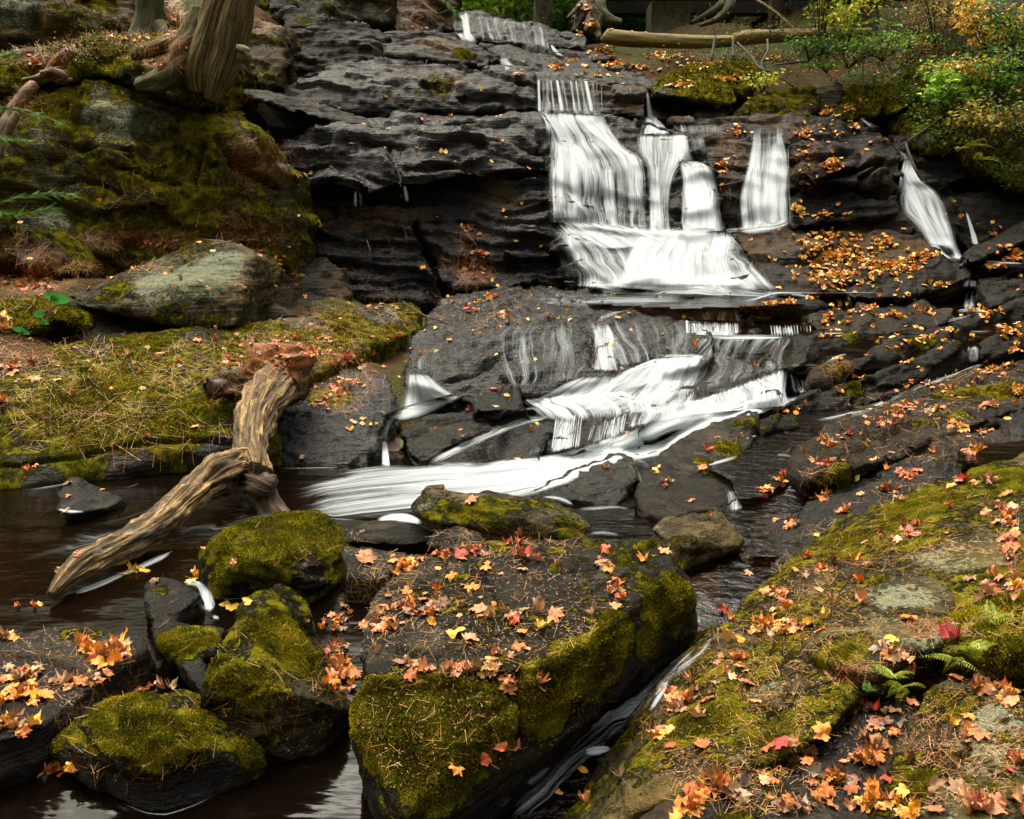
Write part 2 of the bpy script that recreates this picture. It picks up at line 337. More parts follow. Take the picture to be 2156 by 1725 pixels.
mk_plain('concrete', (.21, .195, .135), .85, .4); mk_plain('beam', (.02, .014, .01), .8); mk_plain('fungus', (.3, .26, .16)); mk_plain('hole_shade', (.02, .012, .008), .5)  # the last is a near-black painting the shade in the driftwood hole
mk_plain('darkwood', (.05, .025, .012), .8); mk_plain('roots', (.09, .045, .02), .8, .5)  # dark brown wood for the thin pier, reddish brown for roots
# ------------------------------------------------------------------ foreground rocks
DN = lambda h, y=.04, x=0.: (x, y, -h)
DIAG = (-.42, .12, 1)                 # bedding of the tilted ledges on the right
rock('flat_slab', 'big flat dark foreground slab strewn with maple leaves, its front thick with moss', [
    (Zp('h', [(450, 180, .36), (930, 115, .40), (1560, 80, .42), (1930, 80, .42), (2060, 230, .40), (1700, 560, .38), (1330, 790, .36), (1110, 850, .35), (640, 880, .34), (190, 900, .32), (170, 560, .34)]), DN(.3, .02)),
    (Zp('h', [(1080, 850, .345), (190, 900, .315), (110, 990, .28), (1330, 790, .35), (2080, 260, .37), (2140, 400, .30), (2150, 680, .02), (1650, 930, -.05), (1200, 1380, -.12), (900, 1725, -.15)])
     + Dp('h', [(700, 1250, 2.56), (520, 1560, 2.44), (420, 1725, 2.38), (330, 1725, 2.46), (200, 1450, 2.6), (120, 1150, 2.7), (800, 1725, 2.5)]), [DN(.45, .25), (.12, .5, -.3)])],
    vox=.0125, smooth=5, amp=.012, freq=3.5, strata=(0, .1, 1), samp=.004, sfreq=22, fine=.3, tint=(.92, .98, 1.02), moss=.1, lich=.0, wet=.1,
    cracks=[('h', [(800, 215), (860, 260), (900, 310), (940, 350), (970, 420), (985, 500)], 5, .02), ('h', [(1240, 130), (1270, 240), (1380, 280), (1560, 250), (1700, 235), (1780, 190), (1830, 140), (1920, 110)], 6, .03),
            ('h', [(1500, 540), (1520, 450), (1600, 370), (1690, 310), (1790, 280), (1800, 190)], 5, .02), ('h', [(1115, 870), (1125, 1000), (1120, 1110), (1105, 1250)], 6, .03)],
    blobs=[('h', 430, 1150, 330, 'm', .65), ('h', 200, 1050, 200, 'm', .6), ('h', 800, 1150, 320, 'm', .6), ('h', 640, 1450, 300, 'm', .55), ('h', 1250, 950, 200, 'm', .6), ('h', 1450, 830, 200, 'm', .6), ('h', 1700, 700, 230, 'm', .65),
           ('h', 1950, 500, 230, 'm', .65), ('h', 2080, 500, 200, 'm', .5), ('h', 2020, 330, 90, 'm', .5), ('h', 1330, 150, 60, 'm', .6), ('h', 1560, 110, 90, 'm', .4), ('h', 1880, 130, 70, 'm', .6), ('h', 1750, 210, 60, 'm', .6), ('h', 1330, 270, 60, 'm', .5), ('h', 1000, 130, 90, 'm', .3),
           ('h', 1300, 1050, 250, 'm', .5), ('h', 1600, 850, 250, 'm', .5), ('h', 1900, 640, 200, 'm', .5), ('h', 600, 1200, 400, 'm', .4), ('h', 1000, 1150, 200, 'm', .4), ('h', 1800, 430, 130, 'b', .25), ('h', 1950, 210, 90, 'l', .3), ('h', 1500, 900, 200, 'b', .3), ('h', 600, 1300, 300, 'b', .38), ('h', 1000, 1600, 300, 'w', .8), ('h', 400, 400, 200, 'b', .3), ('h', 420, 560, 150, 'b', .25)])
rock('mossy_boulder', 'oval boulder thickly capped with yellow green moss, standing in the pool below the driftwood', [
    (Dp('g', [(1150, 190, 4.3), (1200, 100, 4.32), (1300, 45, 4.34), (1430, 12, 4.35), (1600, 2, 4.36), (1780, 12, 4.35), (1930, 110, 4.3), (1990, 210, 4.25), (1965, 330, 4.15), (1170, 330, 4.2), (1270, 120, 4.1), (1800, 120, 4.08), (1550, 200, 3.98), (1320, 300, 4.0), (1800, 300, 3.98)])
     + Zp('g', [(1500, 440, -.02), (1260, 430, 0.), (1850, 400, 0.)]), [DN(.25, .1), (0, .35, -.05)])],
    vox=.013, smooth=12, amp=.022, freq=3, samp=.006, fine=.5, moss=.5, mtop=.35, blobs=[('g', 1850, 330, 160, 'm', -.55), ('g', 1850, 330, 150, 'w', .8), ('g', 1500, 420, 200, 'm', -.3), ('g', 1430, 90, 70, 'm', -.5), ('g', 1500, 50, 50, 'm', -.3)])
rock('angular_boulder', 'tall angular boulder with a bright moss patch, left of the flat slab', [
    (Dp('g', [(1500, 400, 3.45), (1580, 410, 3.45), (1350, 560, 3.28), (1230, 770, 3.08), (1165, 1000, 2.98), (1160, 1090, 2.98), (1310, 1195, 2.96), (1640, 1395, 2.95), (1900, 1385, 3.0), (1985, 1060, 3.03), (1500, 930, 2.93), (1200, 880, 3.0), (1700, 880, 3.1), (1560, 520, 3.33)]), (.05, .35, -.25)),
    (Dp('g', [(1500, 400, 3.45), (1580, 410, 3.45), (1690, 560, 3.38), (1890, 740, 3.3), (1880, 860, 3.2), (1640, 840, 3.08), (1400, 620, 3.2)]), (.04, .2, -.3))],
    vox=.012, smooth=2, amp=.010, samp=.005, strata=(-.5, .5, 1), fine=.4, moss=.16, mtop=.25, lich=.22, wet=.05, tint=(1.8, 1.8, 1.2),
    blobs=[('g', 1700, 720, 200, 'm', .8), ('g', 1580, 620, 120, 'm', .4), ('g', 1300, 850, 130, 'm', .4), ('g', 1450, 950, 200, 'm', .3), ('g', 1320, 800, 90, 'l', .5), ('g', 1650, 500, 80, 'l', .35), ('g', 1500, 1000, 300, 'b', .25), ('g', 1750, 1350, 200, 'w', .6), ('g', 1850, 1050, 100, 'b', .4)])
rock('upright_stone', 'small brown upright stone leaning behind the angular boulder', [
    (Dp('g', [(1570, 400, 3.6), (1640, 340, 3.62), (1790, 455, 3.6), (1800, 560, 3.55), (1780, 720, 3.5), (1600, 600, 3.5)]), (0, .12, -.2))], vox=.012, smooth=3, amp=.008, samp=.004, brown=.4, moss=.3)
rock('mossy_boulder', 'low mossy boulder lapped by dark water in the bottom left, under the angular boulder', [
    (Dp('g', [(640, 1000, 3.05), (800, 975, 3.08), (1060, 960, 3.08), (1170, 1020, 3.05), (1330, 1180, 3.0), (330, 1270, 2.95), (345, 1340, 2.93), (480, 1440, 2.88), (700, 1610, 2.82), (880, 1690, 2.76), (1000, 1695, 2.76), (1210, 1600, 2.8), (1550, 1400, 2.9), (1500, 1300, 2.93), (900, 1250, 2.76), (700, 1350, 2.76), (1150, 1300, 2.8), (560, 1080, 2.98)]), [(0, .2, -.3), DN(.3, .05)])],
    vox=.012, smooth=8, amp=.016, fine=.45, moss=.22, mtop=.25, wet=.15, blobs=[('g', 950, 1150, 280, 'm', .45), ('g', 650, 1200, 160, 'm', .2), ('g', 1050, 1060, 90, 'm', -.4), ('g', 900, 1650, 250, 'w', .8), ('g', 1350, 1450, 200, 'w', .6), ('g', 430, 1350, 120, 'w', .6)])
rock('leafy_slab', 'low wet slab at the left edge carrying a heap of wet maple leaves', [
    (Zp('g', [(-350, 620, .12), (0, 600, .11), (400, 600, .11), (830, 650, .10), (850, 720, .09), (600, 870, .08), (250, 1150, .06), (0, 1260, .05), (-350, 1330, .05)]), [DN(.14, 0), DN(.5, .25)])],
    vox=.012, smooth=5, amp=.01, samp=.006, fine=.3, tint=(.75, .78, .8), wet=.45, blobs=[('g', 500, 620, 150, 'm', .35)])
rock('curved_rock', 'saddle shaped dark rock with a mossy front between the pool and the angular boulder', [
    (Dp('g', [(860, 340, 4.0), (930, 310, 4.05), (1040, 350, 4.05), (1180, 400, 3.95), (1000, 560, 3.7), (880, 560, 3.7)]), DN(.25, .1)),
    (Dp('g', [(890, 560, 3.62), (960, 540, 3.7), (1310, 610, 3.55), (1250, 740, 3.4), (1130, 800, 3.38), (950, 740, 3.45), (900, 650, 3.5)]), DN(.25, .15)),
    (Dp('g', [(1000, 760, 3.4), (1180, 800, 3.38), (1220, 900, 3.3), (1180, 970, 3.2), (1050, 860, 3.35)]), DN(.25, .15))],
    vox=.012, smooth=6, amp=.012, moss=.05, wet=.4, tint=(.7, .7, .7), blobs=[('g', 1080, 670, 190, 'm', .75), ('g', 1200, 680, 100, 'm', .4), ('g', 920, 390, 80, 'm', .4)])
rock('flat_stone', 'small flat stone wedged between the oval mossy boulder and the flat slab', [
    (Zp('h', [(75, 110, .16), (250, 125, .17), (490, 160, .16), (450, 240, .13), (310, 310, .12), (110, 300, .12)]), DN(.2, .0))], vox=.014, smooth=4, amp=.01, wet=.35, brown=.2)
rock('flat_stone', 'long low grey stone on the near shore, just left of the leaning boulder', [
    (Dp('o', [(655, 1103, 4.62), (730, 1093, 4.7), (870, 1100, 4.7), (915, 1115, 4.6), (905, 1138, 4.5), (860, 1150, 4.48), (720, 1142, 4.5), (670, 1122, 4.55)]), DN(.12, .12))], vox=.014, smooth=4, amp=.012, samp=.008, tint=(1.2, 1.25, 1.3), blobs=[('o', 762, 1117, 9, 'l', .8)])
rock('small_boulder', 'small dark angular boulder under the leaning boulder', [
    (Dp('o', [(900, 1152, 4.33), (905, 1130, 4.38), (932, 1113, 4.42), (960, 1110, 4.42), (1010, 1125, 4.4), (1017, 1150, 4.33), (960, 1166, 4.28)]), DN(.1, .15))], vox=.013, smooth=3, amp=.012, tint=(.9, .9, .9))
rock('leaning_boulder', 'long lichen spotted boulder lying tilted in front of the white foam', [
    (Dp('o', [(861, 1074, 4.55), (897, 1034, 4.62), (935, 1034, 4.62), (1010, 1056, 4.62), (905, 1098, 4.42), (1010, 1128, 4.4)]), (0, .25, -.06)),
    (Dp('o', [(935, 1036, 4.62), (1010, 1054, 4.64), (1170, 1058, 4.64), (1222, 1085, 4.55), (1247, 1110, 4.48), (1230, 1136, 4.42), (1150, 1147, 4.38), (1010, 1128, 4.38), (930, 1100, 4.42), (1100, 1090, 4.38)]), (0, .25, -.06))],
    vox=.013, smooth=3, amp=.014, freq=5, samp=.008, strata=(.2, 0, 1), moss=.26, lich=.38, tint=(2., 1.9, 1.4), blobs=[('o', 1200, 1110, 40, 'm', .35), ('o', 900, 1070, 50, 'l', .3), ('o', 1050, 1135, 80, 'l', -.4)])
rock('wedge_stone', 'pointed dark stone standing alone in the pool at the left', [
    (Dp('o', [(122, 1040, 5.3), (140, 1005, 5.42), (165, 1003, 5.45), (215, 1030, 5.45), (268, 1050, 5.4), (215, 1070, 5.2), (150, 1083, 5.05), (118, 1075, 5.1)]), (0.05, .25, -.2))], vox=.016, smooth=2, amp=.012, wet=.5, tint=(1.1, 1.1, 1.1), blobs=[('o', 150, 1015, 18, 'b', .5)])
rock('lichen_block', 'blocky boulder with yellowish lichen overhanging the side channel right of the flat slab', [
    (Dp('o', [(1380, 1120, 4.4), (1400, 1092, 4.55), (1517, 1066, 4.62), (1535, 1092, 4.5), (1566, 1137, 4.38), (1560, 1152, 4.3), (1441, 1206, 4.12), (1400, 1180, 4.2), (1465, 1135, 4.15)]), [(0, .2, -.12)])], vox=.013, smooth=3, amp=.016, freq=4, lich=.36, moss=.22, tint=(2.4, 2.1, 1.4), blobs=[('o', 1530, 1110, 40, 'b', .4), ('o', 1420, 1110, 40, 'm', -.3)])
rock('streamside_slab', 'dark smooth slab with a few leaves sloping up on the right of the foam run', [
    (Dp('o', [(1338, 1065, 5.25), (1345, 1020, 5.5), (1387, 952, 5.95), (1470, 903, 6.2), (1596, 862, 6.5), (1598, 905, 6.2), (1564, 948, 5.8), (1480, 985, 5.5), (1535, 1010, 5.35), (1545, 1045, 5.2), (1524, 1067, 5.1), (1400, 1092, 5.05)]), [DN(.4, .1)])],
    vox=.018, smooth=4, amp=.02, samp=.014, strata=DIAG, sfreq=12, wet=.3, tint=(1.1, 1.1, 1.05), brown=.12, blobs=[('f', 430, 1080, 110, 'm', .7), ('f', 280, 1160, 60, 'm', .6), ('f', 520, 930, 90, 'm', .4), ('f', 300, 1250, 80, 'm', .3)])
rock('wet_wedge', 'dark wedge of rock with a glistening top parting the white foam', [
    (Dp('o', [(1118, 1040, 5.6), (1200, 988, 5.85), (1300, 953, 6.05), (1335, 965, 6.0), (1345, 1000, 5.75), (1300, 1062, 5.4), (1170, 1052, 5.45)]), DN(.4, .1))], vox=.018, smooth=5, amp=.012, samp=.006, fine=1., strata=DIAG, wet=.8, tint=(1.4, 1.4, 1.4))
# ------------------------------------------------------------------ right foreground slope
SL = dict(fac=.010, fsz=(.35, .35, .12), vox=.015, smooth=4, amp=.014, freq=3.2, samp=.010, sfreq=10, strata=DIAG, fine=.35)
rock('mossy_slope', 'broad mossy rock slope with pale lichen patches, highest at the right edge of the frame', [
    (Dp('o', [(1754, 1094, 4.35), (1860, 1068, 4.4), (1934, 1045, 4.45), (2064, 986, 4.55), (2156, 950, 4.6), (2400, 880, 4.8), (1693, 1187, 3.95), (1646, 1250, 3.7), (1560, 1262, 3.75), (1545, 1300, 3.6), (1480, 1420, 3.2), (1690, 1380, 2.98), (1830, 1420, 2.85), (2050, 1330, 2.9), (2400, 1260, 2.9)]), [DN(.5, .15)])],
    moss=.27, mtop=.1, lich=.22, brown=.35, tint=(2.5, 2.5, 1.4), blobs=[('o', 1800, 1130, 70, 'm', .4), ('o', 1950, 1060, 90, 'm', .4), ('o', 1900, 1100, 60, 'm', .3), ('o', 2040, 1170, 110, 'l', .45), ('o', 2040, 1170, 100, 'm', -.3), ('o', 2120, 1060, 60, 'l', .3), ('o', 1650, 1290, 60, 'm', .3), ('o', 1600, 1370, 70, 'b', .4), ('o', 2130, 1150, 40, 'b', .5)], **SL)
rock('lichen_plate', 'raised rock plate patched with grey lichen in the middle of the right slope', [
    (Dp('i', [(1130, 330, 3.35), (1400, 255, 3.42), (1560, 280, 3.4), (1750, 400, 3.15), (1830, 520, 2.95), (1690, 690, 2.62), (1420, 720, 2.6), (1250, 885, 2.5), (1050, 820, 2.62), (860, 740, 2.8), (980, 560, 3.0)]), [DN(.10, .05)])],
    moss=.10, mtop=.05, lich=.36, brown=.1, tint=(2.2, 2.3, 1.5), blobs=[('i', 1450, 420, 220, 'l', .35), ('i', 1450, 400, 200, 'm', -.25), ('i', 1100, 720, 200, 'm', .5), ('i', 1250, 330, 120, 'm', .3), ('i', 1600, 680, 120, 'l', .3)], **SL)
rock('mossy_ledge', 'long tilted ledge with green gold moss running down to the side channel at the bottom', [
    (Dp('i', [(400, 560, 3.25), (860, 745, 2.86), (1000, 800, 2.72), (1170, 890, 2.66), (1195, 1000, 2.56), (1100, 1110, 2.46), (1050, 1180, 2.42), (700, 1330, 2.36), (500, 1440, 2.34), (150, 1560, 2.32), (-60, 1660, 2.3), (-330, 1790, 2.32)])
     + Zp('i', [(260, 620, 0.), (60, 900, 0.), (-120, 1130, -.02), (-400, 1500, -.1), (-560, 1725, -.14)]), [DN(.4, .15)])],
    moss=.26, mtop=.08, brown=.35, lich=.16, tint=(2.4, 2.3, 1.3), blobs=[('i', 300, 1150, 220, 'm', .5), ('i', 150, 1200, 200, 'm', .3), ('i', 650, 1000, 200, 'l', .25), ('i', 700, 1000, 200, 'm', -.25), ('i', 500, 650, 200, 'm', -.2), ('i', 300, 700, 200, 'w', .5), ('i', -100, 1000, 200, 'w', .6), ('i', 700, 1250, 200, 'm', .2), ('i', -300, 1400, 200, 'w', .5), ('i', 100, 1550, 150, 'm', -.3)], **SL)
rock('lichen_slope', 'grey green lichen covered rock filling the bottom right corner', [
    (Dp('i', [(1600, 940, 2.55), (1780, 870, 2.6), (2000, 930, 2.5), (2156, 1040, 2.38), (2400, 1200, 2.2), (2400, 1900, 1.9), (1800, 1900, 1.88), (1250, 1800, 2.02), (1400, 1540, 2.12), (1380, 1300, 2.28), (1560, 1100, 2.45)]), [DN(.3, .1)])],
    moss=.14, mtop=.05, lich=.34, brown=.15, tint=(2.3, 2.3, 1.5), blobs=[('i', 1980, 1150, 200, 'l', .4), ('i', 2050, 1350, 250, 'l', .3), ('i', 1700, 1050, 200, 'm', .35), ('i', 1550, 1500, 160, 'm', .3), ('i', 1720, 1290, 90, 'l', .4), ('i', 1500, 1260, 150, 'm', -.2)],
    cracks=[('i', [(1840, 1230), (1830, 1340), (1720, 1470), (1600, 1600), (1500, 1700)], 9, .04), ('i', [(1400, 1230), (1600, 1180), (1720, 1195), (1840, 1230)], 5, .02)], **SL)
rock('shore_rock', 'dark leaf strewn rock low in the bottom middle of the right slope', [
    (Dp('i', [(-60, 1690, 2.26), (250, 1500, 2.30), (560, 1440, 2.30), (760, 1400, 2.32), (900, 1520, 2.2), (1000, 1700, 2.1), (1300, 1900, 1.95), (-300, 1900, 2.1)]), [DN(.3, .1)])], brown=.45, wet=.3, moss=.1, **SL)
rock('fern_hummock', 'mossy turf hummock with ferns overhanging a black hole at the right edge', [
    (Dp('i', [(1640, 600, 2.75), (1740, 480, 2.86), (1900, 440, 2.86), (2156, 400, 2.8), (2500, 400, 2.8), (1700, 700, 2.6), (1880, 720, 2.52), (2156, 740, 2.4), (2500, 780, 2.4)]), [(0, .1, -.14)])],
    moss=.45, brown=.5, **{**SL, 'smooth': 8, 'amp': .02})
rock('gully_rock', 'wet dark floor of the gully filled with soaked leaves between the bottom right rocks', [
    (Dp('i', [(1120, 1130, 2.52), (1200, 1000, 2.64), (1520, 980, 2.58), (1580, 1150, 2.5), (1420, 1350, 2.36), (1440, 1560, 2.2), (1300, 1800, 2.08), (900, 1800, 2.14), (760, 1440, 2.40), (1050, 1250, 2.48)]), [DN(.3, .1)])], wet=.85, brown=.4, **{**SL, 'amp': .03})
# ------------------------------------------------------------------ diagonal ledges, right middle
LG = dict(fac=.036, fsz=(.55, .4, .11), vox=.020, smooth=1, amp=.014, freq=2.6, samp=.032, sfreq=9, strata=DIAG, fine=.5, tmul=(.6, .54, .46))
rock('tilted_ledge', 'widest tilted ledge right of the pool, strewn with leaves and mossy towards its upper end', [
    (Dp('f', [(780, 1240, 5.2), (830, 1090, 5.6), (1090, 920, 6.0), (1450, 790, 6.5), (1900, 640, 7.0), (2200, 555, 7.3), (2500, 480, 7.6), (1900, 850, 5.9), (1720, 930, 5.6), (1500, 1080, 5.15), (1290, 1150, 5.0), (1120, 1200, 4.9), (900, 1280, 4.85), (2500, 720, 6.3), (2156, 760, 6.2)]), [DN(.3, .1)]),
    (Dp('f', [(1180, 1130, 5.2), (1400, 1000, 5.6), (1640, 900, 5.8), (1680, 960, 5.5), (1620, 1070, 5.45), (1300, 1180, 5.15)]), [DN(.2, .05)])],
    moss=.05, wet=.3, brown=.2, tint=(1.15, 1.15, 1.1), blobs=[('f', 1950, 740, 180, 'm', .75), ('f', 1700, 800, 140, 'm', .5), ('f', 1550, 960, 110, 'm', .5), ('f', 1250, 1080, 80, 'm', .3), ('f', 1780, 890, 100, 'm', .3), ('f', 1100, 1240, 120, 'm', .35)],
    cracks=[('f', [(1170, 1110), (1350, 1020), (1500, 950), (1640, 900)], 5, .04), ('f', [(1280, 960), (1400, 880), (1520, 860)], 4, .03)], **LG)
rock('wet_shelf', 'low wet rock shelf holding shallow amber puddles, above the mossy slope at the right', [
    (Dp('f', [(640, 1400, 5.05), (830, 1330, 5.1), (1150, 1290, 4.95), (1300, 1230, 5.05), (1500, 1120, 5.2), (1640, 1060, 5.3), (1900, 940, 5.6), (2156, 860, 6.0), (2500, 780, 6.4), (2500, 1000, 5.3), (2156, 1090, 4.95), (1800, 1230, 4.7), (1500, 1370, 4.5), (1250, 1460, 4.35), (1060, 1520, 4.48), (900, 1720, 4.24), (620, 1850, 4.16), (480, 1725, 4.28), (460, 1560, 4.62)]), [DN(.3, .1)])],
    wet=.75, tint=(1., 1., 1.02), brown=.2, blobs=[('f', 1700, 1150, 150, 'm', .2)], **{**LG, 'vox': .018, 'amp': .03})
rock('tilted_ledge', 'bare black ledge behind the thin white chute, next behind the tilted mossy ledge', [
    (Dp('f', [(700, 860, 6.85), (850, 770, 7.1), (1230, 700, 7.3), (1500, 590, 7.6), (1800, 475, 7.9), (1830, 550, 7.85), (1700, 670, 7.65), (1310, 810, 7.25), (1200, 870, 7.15), (850, 900, 6.95)]), [DN(.35, .15)])],
    wet=.35, blobs=[('f', 1150, 750, 90, 'm', .5)], cracks=[('f', [(1235, 700), (1240, 780), (1220, 860)], 5, .06)], **LG)
rock('small_ledge', 'short squared ledge block with mossy top beside the still brown pool', [
    (Dp('f', [(590, 930, 6.35), (760, 875, 6.6), (835, 865, 6.6), (843, 955, 6.45), (700, 1000, 6.3), (620, 1005, 6.25)]), [DN(.25, .1)])], wet=.2, mtop=.35, brown=.2, **LG)
rock('tilted_ledge', 'long brown ledge third from the front in the stack of tilted ledges, tufted with needles', [
    (Dp('f', [(920, 690, 7.3), (960, 630, 7.6), (1200, 540, 7.9), (1380, 470, 8.1), (1640, 390, 8.5), (1760, 385, 8.5), (1770, 440, 8.45), (1440, 560, 8.1), (1250, 650, 7.75), (960, 750, 7.35)]), [DN(.3, .15)])],
    wet=.25, brown=.3, blobs=[('f', 1060, 620, 120, 'm', .35), ('f', 1550, 450, 120, 'm', .4), ('f', 1100, 600, 90, 'b', .4)], **LG)
rock('ledge_block', 'mossy topped ledge block left of the small still pool among the tilted ledges', [
    (Dp('f', [(870, 500, 8.1), (1080, 430, 8.5), (1245, 402, 8.6), (1258, 470, 8.5), (1180, 530, 8.3), (1000, 585, 8.05), (880, 580, 8.)]), [DN(.3, .15)])], wet=.2, blobs=[('f', 1150, 440, 90, 'm', .7)], **LG)
rock('ledge_block', 'rounded brown ledge block at the right end of the white curtain of water', [
    (Dp('f', [(690, 570, 7.7), (700, 470, 8.1), (830, 430, 8.4), (985, 405, 8.6), (980, 450, 8.3), (885, 500, 8.0), (880, 590, 7.7), (760, 620, 7.5)]), [DN(.35, .15)])], wet=.4, brown=.3, **LG)
rock('upper_ledge', 'thin leaf edged ledge at the right edge, just above the stack of tilted ledges', [
    (Dp('f', [(1780, 365, 8.8), (1950, 300, 9.2), (2156, 215, 9.6), (2400, 120, 10.), (2400, 260, 9.8), (2156, 335, 9.4), (1980, 400, 9.0), (1800, 390, 8.75)]), [DN(.35, .2)])], wet=.3, **LG)
rock('upper_ledge', 'ledge with a leaf covered back running off the right edge below the thin black one', [
    (Dp('f', [(1900, 480, 8.3), (1960, 440, 8.5), (2156, 345, 8.9), (2400, 260, 9.3), (2400, 430, 9.0), (2156, 490, 8.55), (2010, 545, 8.2), (1910, 560, 8.1)]), [DN(.35, .2)])], wet=.3, brown=.2, **LG)
rock('dark_block', 'black overhanging block beside the small right hand waterspout', [
    (Dp('f', [(1885, 95, 10.), (1960, 80, 10.1), (2156, 78, 10.2), (2400, 70, 10.3), (2400, 215, 9.7), (2156, 205, 9.7), (1960, 265, 9.5), (1905, 170, 9.8)]), [DN(.3, .3)])], wet=.35, **LG)
rock('midstream_shelf', 'low leaf littered shelf between the main fall and the tilted ledges', [
    (Dp('f', [(900, 330, 9.0), (1000, 285, 9.4), (1250, 230, 9.8), (1480, 200, 10.), (1500, 260, 9.6), (1640, 250, 9.6), (1740, 265, 9.5), (1760, 330, 9.1), (1600, 390, 8.8), (1290, 420, 8.6), (1050, 410, 8.6), (940, 400, 8.7)]), [DN(.35, .1)])], wet=.4, brown=.35, **{**LG, 'amp': .05})
rock('midstream_ledge', 'slim black ledge under the yellow leaves, pointing down towards the midstream shelf', [
    (Dp('f', [(1450, 180, 10.1), (1560, 150, 10.3), (1740, 115, 10.5), (1765, 130, 10.4), (1760, 190, 10.3), (1650, 240, 10.1), (1500, 260, 9.9)]), [DN(.3, .1)])], wet=.4, **LG)
rock('midstream_stone', 'leaf covered stone in the shallow water right of the main fall foot', [
    (Dp('f', [(490, 265, 9.4), (620, 225, 9.7), (760, 200, 9.9), (830, 200, 9.9), (843, 285, 9.4), (700, 300, 9.2), (610, 330, 9.0), (520, 300, 9.2)]), [DN(.3, .1)])], wet=.4, brown=.3, **LG)
rock('midstream_stone', 'second leaf covered stone, touching the right of the first one below the main fall', [
    (Dp('f', [(830, 205, 9.9), (900, 185, 10.1), (1080, 190, 10.1), (1105, 225, 9.8), (1000, 265, 9.6), (850, 270, 9.5)]), [DN(.3, .1)])], wet=.4, brown=.3, **LG)
rock('midstream_stone', 'low black hump of rock right at the foot of the main fall', [
    (Dp('f', [(0, 190, 9.9), (120, 165, 10.2), (320, 148, 10.3), (420, 148, 10.3), (525, 200, 10.), (500, 230, 9.8), (300, 240, 9.6), (0, 240, 9.6)]), [DN(.3, .1)])], wet=.6, **LG)
rock('stepped_hump', 'rounded black hump of rock that the small row of white spouts pours over', [
    (Dp('f', [(100, 310, 9.2), (150, 245, 9.6), (300, 232, 9.8), (500, 262, 9.6), (600, 340, 9.2), (612, 425, 8.7), (480, 430, 8.6), (270, 420, 8.6)]), [DN(.35, .1)])], wet=.75, tint=(1.2, 1.2, 1.2), **{**LG, 'smooth': 8})
rock('curtain_ledge', 'smooth wet ledge with water sliding over it above the long white curtain', [
    (Dp('f', [(280, 500, 8.4), (560, 420, 8.8), (700, 460, 8.5), (720, 560, 7.9), (735, 640, 7.5), (700, 800, 6.9), (400, 850, 6.9), (150, 900, 6.9), (-80, 1000, 6.8), (-100, 860, 7.2), (190, 640, 7.8)]), [DN(.35, .2)])], wet=.8, tint=(1.1, 1.05, 1.), brown=.12, **{**LG, 'smooth': 9, 'amp': .025})
rock('cascade_slab', 'huge smooth tilted slab with water filming over it, below the pool of the main fall', [
    (Dp('o', [(870, 700, 8.6), (900, 660, 9.4), (960, 622, 10.4), (1040, 598, 11.), (1140, 596, 11.1), (1240, 622, 10.2), (1430, 640, 9.8), (1000, 668, 8.9), (1160, 655, 8.9), (1420, 668, 8.8), (1500, 705, 8.3), (1508, 745, 7.9), (850, 800, 7.6), (960, 838, 7.4), (1100, 848, 7.5), (1240, 830, 7.5), (1380, 780, 7.7), (1480, 765, 7.7)]), [DN(.5, .3)])],
    vox=.024, smooth=2, amp=.025, freq=1.8, samp=.028, sfreq=13, fac=.035, fsz=(1.1, .6, .13), strata=DIAG, fine=.9, wet=1., tint=(.62, .57, .52), blobs=[('o', 960, 660, 60, 'b', .3)],
    cracks=[('e', [(1500, 380), (1555, 490), (1540, 600)], 7, .08), ('e', [(700, 700), (860, 660), (1000, 560), (1200, 470)], 6, .09), ('e', [(900, 540), (1040, 470), (1150, 430), (1280, 400)], 5, .05)])
rock('cascade_block', 'wet black block bearing one yellow leaf below the cascade slab', [
    (Dp('e', [(800, 800, 7.2), (930, 760, 7.4), (1060, 718, 7.5), (1110, 735, 7.4), (1168, 855, 6.9), (930, 868, 6.8), (860, 850, 6.9)]), [DN(.3, .15)])], wet=.5, **LG)
rock('cascade_block', 'layered black block with a flat shiny top between the two small left hand spouts', [
    (Dp('e', [(430, 985, 6.7), (560, 930, 6.95), (760, 885, 7.1), (950, 872, 7.1), (965, 960, 6.7), (880, 1010, 6.5), (700, 1080, 6.35), (520, 1150, 6.2), (460, 1090, 6.35)]), [DN(.3, .15)])], wet=.55, **LG)
rock('wet_hump', 'smooth rounded hump of wet rock in front of the layered black block', [
    (Dp('e', [(580, 1180, 6.2), (640, 1110, 6.45), (760, 1040, 6.6), (960, 960, 6.8), (1170, 905, 7.), (1330, 890, 7.1), (1320, 960, 6.8), (1250, 1060, 6.5), (1200, 1140, 6.3), (900, 1160, 6.2), (700, 1190, 6.1)]), [DN(.3, .15)])], wet=.85, tint=(1.2, 1.2, 1.2), **{**LG, 'smooth': 9})
rock('cascade_ledge', 'ledge in the middle of the white water with small curtains falling from its rim', [
    (Dp('e', [(1290, 1120, 6.5), (1310, 960, 6.9), (1360, 890, 7.3), (1500, 830, 7.6), (1150, 820, 7.7), (1250, 780, 7.9), (1500, 660, 8.), (1700, 640, 8.1), (1850, 700, 7.9), (2000, 560, 8.2), (2150, 560, 8.2), (2150, 830, 7.2), (1900, 860, 7.1), (1850, 900, 7.), (1740, 1020, 6.6), (1560, 1080, 6.4), (1430, 1100, 6.4)]), [DN(.35, .15)])], wet=.7, **{**LG, 'smooth': 7})
